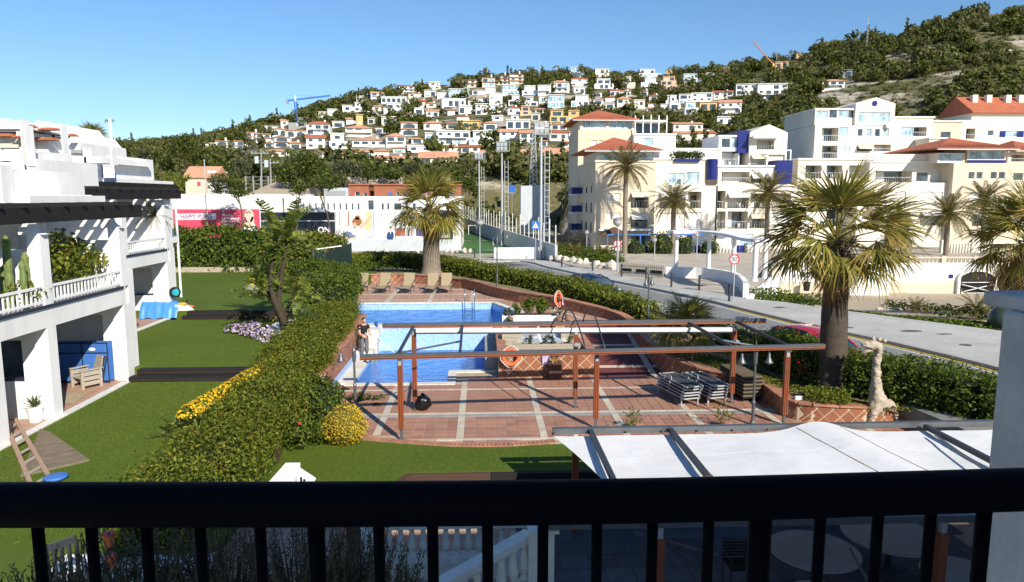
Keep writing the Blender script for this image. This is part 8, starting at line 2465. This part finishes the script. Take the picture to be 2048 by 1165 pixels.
# garden hedges and beds
hc=[V_(p)for p in((-5.62,11.7,.9), (-5.62,12.4, .9),(-5.64,13.5,.9),(-5.85,16.5,.85),(-6.0,19.5, .8),(-6.35,22.5,.8),(-6.65,26,.8),(-6.75,30, .8),(-6.75,34,.8))]
path_hedge('garden_hedge','broad clipped hedge running from the foreground back along the pool',smooth_path(hc,2),[.7]*12+[.85]*5,[1.0]*10+[1.1]*7,M['hedge3'],.085,950,seed=21,rough=.13, bulge=.13)
path_hedge('garden_hedge','clipped hedge left of the upper pool, behind the agave',[V_((-7.7,35,1.2)),V_((-8.0,38,1.2)),V_((-8.3,41,1.2)),V_((-8.6, 43.5,1.2))],1.0,1.5,M['hedge'],.15,230, seed=22)
path_hedge('garden_hedge','low clipped hedge in front of the green gate',[V_((-11.2,43,1.6)),V_((-9.6,43.6,1.6)),V_((-8.4,43.5,1.4))],1.1,1.4,M['hedge2'],.15,200,seed=23)
path_hedge('boundary_hedge','tall dark leafy hedge at the end of the far lawn',[V_((-26,53,1.2)),V_((-23,53,1.2)),V_((-20,53,1.2)),V_((-17.2, 52.6,1.2)), V_((-15.2, 52.2,1.2))],1.5,3.2,M['hedge2'],.24,110, seed=24,rough=.25,bulge=.12)
path_hedge('boundary_hedge','tall bright leafy hedge right of the banana clump', [V_((-14.6,50,1.2)), V_((-12.8, 50.4,1.2)), V_((-11.2, 50.8,1.2)), V_((-10.0, 51,1.2))],1.4,2.9,M['hedge3'],.22,130, seed=25,rough=.22,bulge=.12)
t=thing('green_gate', 'dark green sheet metal gate and fence beside the far end of the pool','gate',(-9.4,47,1.3))
Mg=pm('dark_green_sheet',(.012,.035,.032),.5,.1,2)
a,b=Q(652,562,45.0),Q(702,497,51);MB().hexa([(a.x,45,1.2), (a.x+.05,45,1.2),(b.x+.05,51,1.2),(b.x,51,1.2), (a.x,45,3.5),(a.x+.05,45,3.5),(b.x+.05,51,3.7), (b.x,51,3.7)]).build('side_sheet',Mg,t)
a,b=Q(629,508,46.5),Q(647,560, 46.5);MB().box(a.x, b.x,46.5, 46.55,1.2,3.45).build('gate_leaf',Mg, t)
a, b=Q(628, 508,46),Q(674,503,46);MB().bar(V_((a.x, 46.4,3.6)), V_((b.x,47.5,3.75)), .08,.06).build('top_bar',M['white_clean'],t)
for px in(628,652):c=Q(px,560,46.4);MB().cyl((c.x,46.4,1.2),(c.x,46.4,3.7),.04,n=8).build('gate_post',M['metal'],t)
a=Q(490,490,54);MB().box(a.x-1.6,a.x+2.8,54,54.06,1.2,4.4).build('rear_sheet',Mg,t)
poly=[tuple(P(x,y,1.34))[:2]for x,y in((500,676),(525,684),(560,692),(590, 690),(640, 660),(640, 636),(560, 640),(530, 660))]
struct('pebble_bed',MB().prism(poly,1.2, 1.352),M['pebble'])
poly=[tuple(P(x,y,1.68))[:2]for x,y in((488,575),(500,583), (530,590), (540,575), (510,566))]
struct('pebble_bed', MB().prism(poly,1.4,1.69), M['pebble'])
def flower_patch(label, blobs,petal,n, size,leafm,seed, cat='flowers',centre=True):
 rng=np.random.default_rng(seed)
 t=thing('flower_patch',label,cat,blobs[0][0])
 V,F=crown_leaves(blobs,n*.8, .11,.4,.5, .8,rng);link('foliage',quads_mesh('foliage', V,F),leafm,t)
 PT, NM=[],[]
 for c, r in blobs:
  rr=r if isinstance(r,tuple)else(r,r,r)
  p,d=ell_points(int(n*rr[0]*rr[1]*5),c, tuple(q*1.06 for q in rr),.08,rng);k=d[:,2]>-.1;PT.append(p[k]);NM.append(d[k]+np.array([0,-.4,.6]))
 V, F=leaf_quads(np.concatenate(PT),np.concatenate(NM),size, 1.0,.25,.1, rng)
 tag(link('petals',quads_mesh('petals',V,F),petal,t),kind='stuff')
 return t
purple=leafmat('daisy_petals', [(0,(.22,.10,.52)), (.35,(.40, .30,.74)), (.7,(.56, .54,.88)), (1,(.60, .64,.92))],.6,.2)
yellow=leafmat('yellow_petals',[(0,(.55,.36,.02)),(1,(.75,.58,.05))],.6,.2)
bl=[]
for px,py,r in((470,655,.42),(485,655,.45), (500,660,.45),(515,664, .45),(530, 668,.45),(545,668,.4), (500,650,.4),(520,654, .4)):
 c=P(px,py,1.55);bl.append(((c.x, c.y,1.45),(r,r,.25)))
flower_patch('mass of purple and white daisies at the edge of the pebble bed',bl,purple,190,.085,M['hedge2'],31)
bl=[]
for px,py in((494,634),(520, 640),(540, 640),(552, 648)):
 c=P(px,py,1.6);bl.append(((c.x, c.y,1.6),(.45,.4,.32)))
flower_patch('dark yellow green bushes behind the purple daisies',bl,M['gold'],25,.07,leafmat('bronze_leaf',[(0, (.07,.05,.012)),(1,(.17,.14,.03))],.6,.2), 32)
bl=[]
for px,py in((505,570),(515, 577),(525, 572)):
 c=P(px,py,2.1);bl.append(((c.x, c.y,2.05),(.5,.45,.4)))
flower_patch('bright yellow green bush beside the far lawn',bl,M['gold'],60,.10,M['hedge3'],33)
bl=[]
for k in range(15):
 px=lerp(385,566, k/14);py=lerp(818,712, k/14);c=P(px,py, 1.8);bl.append(((c.x-.06,c.y,1.72),(.26,.5, .2)))
flower_patch('strip of small yellow flowers along the lawn side of the hedge',bl,yellow,300,.06,M['hedge'],34)
BAN=[]
for sd in range(3):
 r=random.Random(sd);m=MB();n=14;L=1.7;W_=.26
 pts=[(L*s*(1-.12*s), L*(.10*s-.34*s*s))for s in[i/n for i in range(n+1)]]
 for i in range(n):
  for sgn in(-1, 1):
   s0,s1=i/n, (i+1)/n-r.uniform(.0,.03)
   def wd(s):return W_*(math.sin(math.pi*min(1,.08+s*.92))**.55)
   x0,z0=pts[i];x1,z1=pts[i+1];x1=lerp(x0,x1,(s1-s0)*n);z1=lerp(z0, z1,(s1-s0)*n)
   w0,w1=wd(s0+.001),wd(s1);dr=r.uniform(-.06,.14)
   b=len(m.v);m.v+=[(x0,0,z0),(x1,0,z1),(x1+.05, sgn*w1,z1+.10-dr),(x0+.05,sgn*w0, z0+.10-dr)]
   m.f.append((b,b+1,b+2,b+3))
 m.tube([(x, 0,z-.008)for x,z in pts],[.03*(1-.8*i/n)for i in range(n+1)],5)
 m.tube([(-.5,0,-.06), (0,0,0)],[.035,.03],5)
 me=m.mesh('leaf');me.materials.append(M['banana']);BAN.append(me)
bb0=P(574,668,1.33)
t=thing('banana_clump','tall banana clump with torn paddle leaves on a leaning trunk coloured as in shade','banana plant',tuple(bb0))
rb_=random.Random(5)
yB_=bb0.y
stems=[[(574,668), (566,640), (548,600), (540,570), (545,520), (552,470)],[(578,668),(570,640), (556,600), (565,540), (574,480), (578,455)],[(572,668),(560,635), (548,606), (536,585), (522,570)],[(576,668),(572,650), (572,625), (582,600), (590,580)]]
for k, sp_ in enumerate(stems):
 pts=[Q(x,y, yB_+(.25*(k-1.5))*min(1,i/2))for i,(x,y)in enumerate(sp_)];pts[0].z=1.2
 MB().tube(pts,[.15,.13,.12,.09,.06,.04][:len(pts)]if k<2 else[.11,.1,.08, .06,.04][:len(pts)],9).build('trunk',pm('shaded_banana_stem',(.06,.045,.028),.9,.3,4,.6,20),t,smooth=True)  # stem colour darkened to carry the shadow on the trunk
 head=pts[-1]
 for j in range(10 if k<2 else 8):
  f=j/9;put_frond(BAN[j%3], t,head-V_((0,0,.9*f*(1 if k<2 else .6))),rb_.uniform(0,6.28),lerp(1.2,-.15,f)+rb_.uniform(-.15,.15),rb_.uniform(.85,1.15)*(1 if k<2 else .8), rb_.uniform(-.5,.5),'leaf')
for x,y in((545,545),(552,575), (570,560), (540,600), (560,520), (585,500), (530,540), (520,580), (595,590), (600,560), (575,600), (510,560), (590,610), (555,560), (535,500), (565,490), (528,600), (610,580)):
 put_frond(BAN[int(x)%3],t,Q(x, y,yB_-.1),rb_.uniform(0, 6.28),rb_.uniform(-.6,.7), .8,rb_.uniform(-.5,.5),'leaf')
c=P(612,668,1.4);t=thing('agave','large spiky green agave rosette between banana clump and hedge','agave',tuple(c))
for k in range(36):put_frond(AGV,t,c+V_((0,0,.1)),k*2.4,1.35-1.15*k/35,1.15,0, 'blade')
c=P(347,870,1.1);t=thing('strelitzia','broad leaved plant rising above the hedge on the near lawn','plant',tuple(P(352,880,1.0)))
for k,(az,el)in enumerate(((3.3,.25),(2.6, .9),(1.2, 1.2),(.2, .9),(5.6, .6),(4.6, 1.0),(3.0, 1.3))):put_frond(BAN[k%3],t,P(352, 872,1.05),az,el,.42,.3, 'leaf')
c=P(690,888,0);t=thing('golden_ball','round clipped golden yellow bush on the lawn by the deck','bush',(c.x,c.y, 0))
r_=.60;cc=(c.x,c.y, .56)
V, F=crown_leaves([(cc,(r_*.97, r_*.97,r_*.95))]+[((cc[0]+.2*math.cos(q*1.3),cc[1]+.2*math.sin(q*1.3),cc[2]+.12*math.sin(q*2.1)),r_*random.uniform(.72,.86))for q in range(7)],230,.062, .6,.3,.8);link('foliage',quads_mesh('foliage',V,F), M['gold'],t)
MB().ball(cc,r_*.86,16,10).build('branches',pm('golden_inside', (.13,.11,.015),.95,.3,6),t)  # solid darker ball fills the leaf gaps, shade put into its colour
c=P(640,845, .2);t=thing('round_shrub','dark green rounded shrub between the hedge and the golden ball','shrub', (c.x,c.y,.1))
V,F=crown_leaves([((c.x, c.y+.3, .75),(.75, .75,.8)), ((c.x-.3,c.y+.5,.9),(.6, .6,.6))],260,.10,.55, .25);link('foliage',quads_mesh('foliage',V, F),M['hedge2'],t);MB().ball((c.x,c.y+.3,.72),.6,12,8).build('branches',M['core'],t)  # inner ball is a dark filler, coloured like the shaded inside
c=P(600,895,.1);t=thing('hibiscus','loose shrub with a single red flower in front of the hedge','shrub',(c.x,c.y,0))
V,F=crown_leaves([((c.x-.1,c.y+.2,.55),(.6,.6,.55)),((c.x-.6,c.y+.5,.8),(.5, .5,.55)), ((c.x+.3,c.y+.4,.5),(.45, .45,.45))],210,.10,.5, .6);link('foliage',quads_mesh('foliage',V, F),M['hedge'],t)
f=Q(598,847, c.y-.3);MB().ball(tuple(f),.038, 8,6,(1.1,.7,1)).build('flower',M['signred'],t)
for q in range(5):MB().tube([(c.x,c.y+.2, 0),(c.x+random.uniform(-.5,.4),c.y+.3,.8)],.014,5).build('twig',M['barkdark'],t)

# foreground: lower lawn, patio, stairs, awning, balcony
struct('lawn',MB().prism([(-6.4, 14.6),(-3.3,14.6),(-2.35,16.7),(-1.87,17.55),(15, 17.5),(15, 19.6),(3.2, 19.6),(1.93, 19.49),(.49, 19.32),(-.92,19.41),(-2.37,19.74),(-3.55,20.09),(-4.35,20.74),(-5.0,22.2),(-5.6,24.2),(-6.4,24.2)],-2.5,-.02),M['lawn'])
def turf(label,x0,x1,y0,y1,z, dens,ok=lambda x,y:True,seed=1):
 rng=np.random.default_rng(seed);n=int((x1-x0)*(y1-y0)*dens)
 x,y=rng.uniform(x0,x1, n),rng.uniform(y0,y1,n)
 k=np.array([ok(a,b)for a,b in zip(x,y)]);x,y=x[k],y[k];n=len(x)
 h=rng.uniform(.015,.045,n);a=rng.uniform(0,6.28, n);w=.006
 lx,ly=rng.normal(0,.012, n),rng.normal(0,.012,n)
 V=np.stack([np.stack([x-w*np.cos(a),y-w*np.sin(a),np.full(n, z)],1),np.stack([x+w*np.cos(a),y+w*np.sin(a), np.full(n, z)],1),np.stack([x+lx,y+ly, z+h],1)],1).reshape(-1,3)
 tag(link('grass', quads_mesh('grass',V, np.arange(3*n).reshape(n, 3)),leafmat('turf_blade',[(0,(.05,.10,.012)),(.6,(.10, .17,.02)), (1,(.19, .23,.05))],.7,.25)), label,'grass',kind='stuff')
turf('short green turf blades of the near left lawn',-11.4,-6.2, 12,23,1.0, 700,seed=1)
turf('short green turf blades of the lower lawn by the deck',-5.6,3,15.2,20,-.02,700,lambda x,y:y<19.25-max(0,-1.2-x)*-.25 and y>17.6-max(0,-1.9-x)*1.6,2)
turf('short green turf blades of the middle left lawn',-14.4,-7,23.9, 33,1.33,350, seed=3)
t=thing('retaining_sleepers','dark timber sleepers edging the lower lawn above the patio','retaining wall',(0,17.5,-1))
for k in range(4):
 z=-1.15+k*.285
 for x0,x1 in((-1.86, .2),(.21, 2.6),(2.61, 5.0),(5.01, 8),(8.01, 11),(11.01, 14.5)):MB().box(x0,x1,17.36,17.5,z, z+.28).build('sleeper',M['brownwood' if x0<.2 else 'blackmatt'],t,bevel=.01)
 a, b=V_((-1.88,17.45,0)),V_((-3.4, 14.4,0));MB().bar(a+V_((0,0,z+.14)), b+V_((0,0,z+.14)),.14,.28).build('sleeper',M['brownwood'],t)
t=thing('timber_wall','low brown timber plank wall at the foot of the long hedge', 'wall',(-5.75, 17.5,0))
a,b=P(462,966,.42), P(556,870, .42)
for k in range(2):MB().bar(V_((a.x,a.y,.06+.22*k)),V_((b.x,b.y,.06+.22*k)),.1,.21).build('plank',M['brownwood'],t)
c=P(550, 905,.2);MB().box(c.x-.12,c.x+.12,c.y-.5,c.y+.1,-.1,.38).build('end_block',M['brownwood'],t);MB().ball((c.x-.02,c.y-.45,.46),.05,8,6).build('lamp_knob',M['white_clean'],t)
t=thing('stair_newel','white masonry newel with sloping stair parapet above the balcony rail','newel',tuple(P(585, 965,-.5)))
a=P(585,925,.35)
MB().hexa([(a.x-.42,a.y-.9, -1),(a.x+.24,a.y-.9,-1),(a.x+.20,a.y,-1),(a.x-.18,a.y,-1),(a.x-.42,a.y-.9,.14),(a.x+.24,a.y-.9,.18), (a.x+.20,a.y,.35),(a.x-.18,a.y,.35)]).build('newel', M['white'],t,bevel=.02)
MB().hexa([(a.x+.205, a.y-.35, -1),(a.x+.75,a.y-.35,-1),(a.x+.75,a.y-.15, -1),(a.x+.205,a.y-.15,-1),(a.x+.205,a.y-.35, .28),(a.x+.75,a.y-.35,-.12), (a.x+.75,a.y-.15, -.12),(a.x+.205,a.y-.15,.28)]).build('sloping_parapet',M['white'],t)
MB().box(a.x+.6,a.x+.95,a.y-.5,a.y-.05,-1,-.1).build('end_pier', M['white'],t)
for k in range(6):MB().box(a.x+.26+k*.08,a.x+.32+k*.08,a.y-.358,a.y-.352,-.05-k*.05,.1-k*.055).build('slot', M['dark'],t)
c=P(842,968,-.3);t=thing('flower_pot', 'clump of lilac flowers just above the balcony rail','flowers',(c.x,c.y, -1))
MB().lathe((c.x,c.y,-1.1),[(.2,0),(.26,.45),(.28, .5)],14).build('pot',M['terracotta_deck'],t)
V,F=crown_leaves([((c.x,c.y,-.32), (.25,.2,.16))],180,.1,.9,.4);link('petals',quads_mesh('petals', V,F),purple,t)
pt=struct('patio',MB().prism([(-3.6,4),(16, 4),(16, 17.45),(-1.95,17.45),(-3.6,14.2)],-2.4,-1.12),M['grout_dark'])
UP_=UT.copy();UP_.materials.clear();UP_.materials.append(M['patio'])
for i in range(17):
 for j in range(13):
  x,y=1.1+i*.62+(.31 if j%2 else 0), 9.3+j*.62
  if x<12.5:unit('patio_slab',UP_,pt,(x,y,-1.115+random.uniform(-.003,.003)),(.605,.605,.04))
def baluster_prof(h):return[(.075, 0),(.075, .06*h),(.05,.08*h), (.045,.12*h),(.085,.24*h),(.095,.34*h),(.07, .55*h),(.048,.86*h), (.06,.9*h),(.075,.92*h),(.075,h)]
M['oldwhite']=pm('aged_white_stone',(.76,.72,.63), .8,.14,3, .2,40,grime=.25)
t=thing('stone_balustrade','cream stone balustrade with turned balusters seen below the balcony rail','balustrade', tuple(P(915, 1110,-.6)))
a,b=P(768,1112,-.62),P(1062, 1102,-.62);yy=a.y;
MB().box(a.x-.05,b.x,yy-.15, yy+.15,-.80,-.62).build('base_rail',M['oldwhite'], t);MB().box(a.x-.05,b.x,yy-.13,yy+.17, -1.2,-.802).build('plinth',M['cream2'],t)
MB().box(a.x-.25,b.x+.12,yy-.14,yy+.14,.02, .14).build('handrail',M['oldwhite'],t)
UB=MB().lathe((0, 0,0),baluster_prof(.64),12).mesh('baluster');UB.materials.append(M['oldwhite'])
for k in range(13):
 x=lerp(a.x+.12,b.x-.15,k/12);unit('baluster', UB,t,V_((x,yy,-.62))-t.location, (1,1,1))
MB().box(b.x-.02,b.x+.4,yy-.2,yy+.2,-1.2,.3).build('end_pier',M['oldwhite'],t);MB().box(a.x-.45,a.x-.06,yy-.2, yy+.2,-1.2,.3).build('end_pier',M['white'],t)
t=thing('stair_rail','sloping stone stair rail with balusters at the bottom of the picture','stair rail',tuple(P(980,1150, -.8)))
p1,p0=P(1058,1072,-.1),P(868,1175, -.95)
p1=Q(1058,1070, 11.6);p0=Q(862,1180,10.6)
MB().bar(p0,p1,.24, .13).build('handrail',M['oldwhite'],t);MB().bar(p0-V_((0,0,.85)), p1-V_((0,0,.85)), .22,.14).build('base_rail',M['oldwhite'],t)
d=p1-p0
for k in range(8):
 p=p0+d*((k+.6)/8);unit('baluster',UB,t, p-V_((0,0,.76))-t.location,(1, 1,1.08))
MB().box(p1.x-.02,p1.x+.42,p1.y-.2,p1.y+.25,-1.4,p1.z+.12).build('end_pier',M['oldwhite'],t)
MB().box(p1.x+.0,p1.x+.5,p1.y-.25,p1.y+.3, p1.z+.122, p1.z+.18).build('pier_cap',M['oldwhite'],t)
MB().bar(p0-V_((0,-.35,1.3)),p1-V_((0,-.35,1.3)),.5,.7).build('stair_core',M['terracotta_deck'],t)
t=thing('white_parapet','bright white masonry parapet with soil trough under the balcony, left','parapet',(-5.5,11,0))
a,b=P(112,1072,.9),P(170,1052,.9)
MB().box(-6.75, -6.05,10.3,11.2,-1,1.12).build('parapet',M['white'],t);MB().box(-6.04, -4.5,11.3,11.6,-1,1.0).build('parapet',M['white'],t);MB().box(-6.8, -6.0,10.25,11.25,1.122,1.2).build('coping',M['white_clean'],t)
MB().box(-5.45, -4.85,10.2,11.3,-1,.95).build('trough_wall',M['white'],t);MB().box(-5.36, -4.94,10.3,11.2,.952,.99).build('soil',M['brownwood'],t)
struct('stone_path',MB().prism([(-12,7),(-7.2,7),(-7.6,9.2),(-8.6,10.2),(-12,10.6)],.6,1.05),M['concrete'])
struct('terracotta_landing',MB().prism([(-5.0,9),(-2.9,9),(-2.9,14.4),(-5.0,14.4)],-1.4,.28),M['deckfar'])
t=thing('dark_gate','dark metal railing gate low on the left under the balcony','gate',tuple(P(120, 1120,1.0)))
g0,g1=Q(92,1098,9.4),Q(152,1078, 9.4)
MB().bar(g0,g1,.06,.09).build('top_rail',M['darkmetal'],t);MB().bar(g0-V_((0,0,.9)),g1-V_((0,0,.9)),.05,.05).build('bottom_rail',M['darkmetal'],t)
for k in range(5):p=g0.lerp(g1,k/4);MB().box(p.x-.02,p.x+.02,p.y-.02,p.y+.02,p.z-1,p.z-.05).build('bar',M['darkmetal'],t)
for k,(px,py)in enumerate(((218,1078), (222,1122))):
 c=Q(px,py,9.6);t=thing('red_pot', '%s red plastic pot among the branches under the balcony'%('upper','lower')[k],'pot', tuple(c-V_((0,0,.1))),0,'red pots')
 MB().lathe((c.x,c.y,c.z-.1),[(.055, 0),(.075, .15),(.08, .17)],12).build('cup',M['orange'],t);MB().lathe((c.x,c.y, c.z+.07),[(.082,0),(.082,.015)],12).build('rim',M['signred'],t)
def sprig_shrub(label,c,h,n,seed,spread=.8, name='olive_shrub'):
 rng=random.Random(seed);nr=np.random.default_rng(seed)
 t=thing(name, label,'shrub',tuple(c),0,'shrubs under the balcony')
 st=MB();PT,DR=[],[]
 for k in range(n):
  a=rng.uniform(0,6.28);r=rng.random()**.6*spread
  p0=V_((c[0]+r*.3*math.cos(a), c[1]+r*.3*math.sin(a),c[2]+h*.3));p2=V_((c[0]+r*math.cos(a),c[1]+r*math.sin(a),c[2]+h*rng.uniform(.72,1.05)));p1=(p0+p2)/2+V_((rng.uniform(-.08,.08),rng.uniform(-.08,.08), .05))
  st.tube([p0,p1,p2],[.014, .009,.003],4,False)
  for q in range(30):
   s=.25+.75*q/30;p=p0.lerp(p1,s*2)if s<.5 else p1.lerp(p2,s*2-1)
   PT.append(p);DR.append(V_((rng.uniform(-1,1),rng.uniform(-1,1),rng.uniform(.3,1.4))).normalized())
 PT=np.array([tuple(p)for p in PT]);DR=np.array([tuple(p)for p in DR])
 nn=len(PT);L=(.055*nr.uniform(.7,1.4,nn))[:, None]
 sd=np.cross(DR,nr.normal(0,1, (nn,3)));sd/=np.linalg.norm(sd,axis=1,keepdims=True)
 V=np.stack([PT,PT+DR*L*.5+sd*L*.14,PT+DR*L,PT+DR*L*.5-sd*L*.14],1).reshape(-1,3)
 link('leaves',quads_mesh('leaves',V,np.arange(4*nn).reshape(nn,4)), M['olive'],t)
 tag(st.build('stems',M['barkdark'],t),kind='stuff')
for k,(px,py,Y,h,n,sp2, lab)in enumerate(((90,1120,7.0,1.5,60,.5, 'small olive leaved shrub at the far left under the rail'),(270, 1075,7.0,1.9, 110,.62,'olive leaved shrub under the rail, second from left'),(430,1062,7.2,2.1,170,.7, 'dense olive leaved shrub under the rail, third from left'),(590, 1058,7.4,2.2, 170,.7,'dense olive leaved shrub under the rail, fourth from left'),(700,1062,7.6,2.0,120,.6, 'olive leaved shrub beside the stone balustrade'),(790, 1110,7.8,1.5, 60,.45,'thin olive leaved sprigs in front of the balustrade'),(180,1110,6.6,1.5,60,.5, 'low olive leaved sprigs beside the dark gate'))):
 c=Q(px, py,Y);sprig_shrub(lab,(c.x,c.y,c.z-h),h, n,100+k, sp2)
for k,(px,py, r,lab)in enumerate(((1628,1100,.92,'large round grey table under the awning, nearest the middle'),(1780,1068,1.0,'round grey table behind the red awning post'),(1650,1205, .75,'round grey table cut off by the bottom edge'),(1925,1150,.75,'round grey table beside the concrete pillar'))):
 c=P(px,py, -.38-.004*k);t=thing('round_table',lab,'table',(c.x,c.y, -1.09),0, 'round patio tables')
 MB().lathe((c.x,c.y,-.42),[(r-.02,0),(r,.01),(r, .035),(r-.02,.045)],48).build('table_top',pm('grey_table',(.42,.41,.39),.5,.08,3),t)
 MB().cyl((c.x,c.y,-1.05),(c.x,c.y,-.421),.06, n=10).build('column',M['darkmetal'],t);MB().lathe((c.x,c.y,-1.09),[(.38,0),(.36,.03),(.06,.05)],20).build('foot',M['darkmetal'],t)
c=P(1478,1125,-.6);t=thing('patio_chair', 'dark metal armchair beside the large round table','chair',(c.x,c.y, -1.09))
MB().box(-.25,.25,-.25, .25,.43,.47).build('seat',M['blackmatt'],t,True);MB().tube([(-.25,.25, 0),(-.25,.27,.86),(.25,.27,.86), (.25,.25,0)],.015,6).build('back_frame',M['darkmetal'],t,True)
for s in(-.25,.25):MB().tube([(s,-.25,0),(s,-.25,.66),(s, .26,.66)], .014,6).build('arm_frame',M['darkmetal'],t,True)
for q in range(5):MB().box(-.24,.24,.255,.275,.5+q*.07,.54+q*.07).build('back_slat',M['blackmatt'],t,True)
aw=thing('canvas_awning','large white canvas awning on dark beams in front of the deck','awning',(6.5,14,-1.1))
ZA=1.5
fa_,fb_=P(1105,862,ZA),P(2010,845,ZA)
MB().bar(fa_,fb_+V_((2,0,0)),.14, .13).build('far_beam',M['metal'],aw)
for k in range(14):
 p=fa_.lerp(fb_,k/13);MB().box(p.x-.03,p.x+.03,p.y-.085,p.y-.072,ZA-.07, ZA-.02).build('clip',M['blackmatt'],aw)
na, nb=V_((1.0,11.35,ZA)), V_((14,11.3,ZA));MB().bar(na,nb,.14,.13).build('near_beam',M['metal'],aw)
for x in(2.55,4.45,10.65):MB().box(x-.05, x+.05,11.45, 16.1,ZA-.05, ZA+.06).build('rafter',M['darkmetal'],aw)
m=MB()
nx, ny=64,22
def sheet_z(x, y):
 v=(y-11.45)/4.65
 z=ZA-.10-.05*math.sin(math.pi*v)*(1.2 if x<4.4 else 1)
 if x>4.6:
  xr=8.0-(v-1)*.9
  z+=.27*math.exp(-((x-xr)/.75)**2)*(.55+.45*v)+.10*math.exp(-((x-6.3)/1.1)**2)*math.sin(math.pi*v)
 z+=.012*noise.noise(V_((x*2.2,y*2.2,0)))
 return z
for j in range(ny+1):
 y=lerp(11.45,16.08,j/ny);v=j/ny
 xl=2.62-.95*v**1.9 if True else 2
 for i in range(nx+1):
  x=lerp(xl,13.2,i/nx);m.v.append((x,y,sheet_z(x,y)))
for j in range(ny):
 for i in range(nx):a=j*(nx+1)+i;m.f.append((a,a+1,a+nx+2, a+nx+1))
m.build('canvas_sheet',M['canvas'], aw,smooth=True)
rust=pm('rusty_seam',(.42,.26,.10),.8,.4,9)
for off in(-.55,.5):
 MB().tube([(8.0-(v-1)*.9+off,lerp(11.6,16.0,v),sheet_z(8.0-(v-1)*.9+off,lerp(11.6,16.0,v))+.004)for v in[k/14 for k in range(15)]],.009,5).build('seam',rust,aw)
for yy2 in(13.2,14.7):MB().tube([(lerp(2.4, 10.6,k/24),yy2+.25*k/24,sheet_z(lerp(2.4,10.6,k/24),yy2+.25*k/24)+.003)for k in range(25)],.005,4).build('seam',M['greypanel'],aw)
p=[(4.5,13.2),(3.9,12.9),(3.3,12.85), (2.7,12.6)];MB().tube([(x,y,ZA+.05)for x, y in p],.035,6).build('bent_rod',M['brownwood'],aw)
MB().bar(P(1870,870,ZA+.02),P(1990,955, ZA+.02),.035,.035).build('brace',M['metal'],aw);MB().bar((2.6,11.4,ZA-.2),(4.2, 11.9,ZA-.9),.04,.04).build('brace',M['metal'],aw)
for x,y in((3.02,11.4),(8.0,11.4),(2.2, 16.15),(8.6, 16.2)):
 po=MB().box(x-.075,x+.075,y-.075,y+.075,-1.0,ZA-.3).build('post',M['wood'],aw);MB().box(x-.05,x+.05,y-.05,y+.05,ZA-.299, ZA-.07).build('steel_head',M['galv'],po)
 MB().lathe((x-.12,y-.05,.1),[(.05,0),(.1,.05),(.1,.12), (.04,.16)],12).build('spotlight',M['galv'],po)
MB().bar((3.1,11.45, ZA-.35),(4.6,12.8,-.6),.04,.04).build('brace',M['metal'],aw);MB().bar((6.4,11.45,.9),(7.4, 11.2,-.9), .05,.05).build('brace',M['metal'],aw)

# own balcony: rail, pillar, slabs of the building behind
rl=thing('balcony_rail','thick black balcony rail with upright bars across the foreground', 'railing',tuple(Q(1000,1010,1.3)))
zr=6.45
rp_=[P(x,y,zr)for x,y in((-260,1011),(0,1009),(300,1007),(600, 1006),(900, 1005),(1150, 1003),(1400, 996),(1700, 988),(2048, 981),(2300, 975))]
rp_=[P(x, y+1,zr)for(x,y)in((-260,1010),(0,1009), (300,1008.5), (600,1008), (900,1006), (1150,1003), (1400,998), (1700,989), (2048,978), (2300,969))]
rp_=smooth_path(rp_,4)
MB().tube(rp_, .040,20).build('handrail',M['black'],rl,smooth=True)
xs_=[(75,1),(182, 1),(292, 1),(400, 1),(520, 1),(632, 1.5),(757, 1),(865, 1),(975, 1),(1086, 1),(1194, 1),(1305, 1),(1417, 1),(1520, 2.0),(1640, 1),(1755, 1),(1860, 1),(1966, 1.3),(-35,1),(2080, 1)]
for px,wf in xs_:
 best=min(rp_,key=lambda p:abs((p-Q(px,1060,p.y)).x));
 tt=[(rp_[i],rp_[i+1])for i in range(len(rp_)-1)]
 c=None
 for a,b in tt:
  qa,qb=Q(px, 1050,a.y).x-a.x, Q(px,1050, b.y).x-b.x
  if qa*qb<=0:c=a.lerp(b,qa/(qa-qb)if qa!=qb else 0);break
 if c is None:continue
 MB().cyl((c.x,c.y,5.5),(c.x, c.y,zr-.02),.0105*wf, n=10).build('bar',M['black'],rl,smooth=True)
MB().tube([p-V_((0,0,.9))for p in rp_],.02,8).build('bottom_rail',M['black'],rl)
bp0=Q(2002,660, 2.3)
t=thing('balcony_pillar','grey concrete balcony pillar with flat cap at the right edge','pillar',(bp0.x+.3,2.3,5.4))
tl=Q(2001, 650,2.75);ztop=Q(1965,640, 2.2).z
MB().box(tl.x,tl.x+.9,2.3,2.75,4.8,ztop-.06).build('shaft',M['pillar'],t,bevel=.01)
cl=Q(1962,628,2.9)
MB().hexa([(cl.x+.02, 2.6,ztop-.06),(cl.x+1.3,2.0,ztop-.06),(cl.x+1.3,2.95,ztop-.06),(cl.x,2.9,ztop-.06),(cl.x+.02,2.6,ztop),(cl.x+1.3,2.0,ztop),(cl.x+1.3,2.95,ztop), (cl.x,2.9,ztop)]).build('cap',M['pillar'],t,bevel=.008)
h=thing('unseen_wing','white building wing carrying the balcony, unseen behind the viewpoint, shaped to cast its shade','building',(4,-6,-1.1))
MB().box(.35,28,-9,-1.6,-1.2,10.1).build('wall',M['white'],h)  # unseen wall and roof, extents shaped to shade rail and patio
MB().box(-1.3,14, -1.598,1.2,5.0,5.2).build('balcony_slab',M['white'],h);MB().box(.35,28,-1.598,.5,9.6,10.1).build('roof_slab',M['white'],h)
for x in(.9,3,6):MB().box(x, x+.9,-1.598,-1.55,5.421,7.6).build('balcony_door',M['glass'],h)
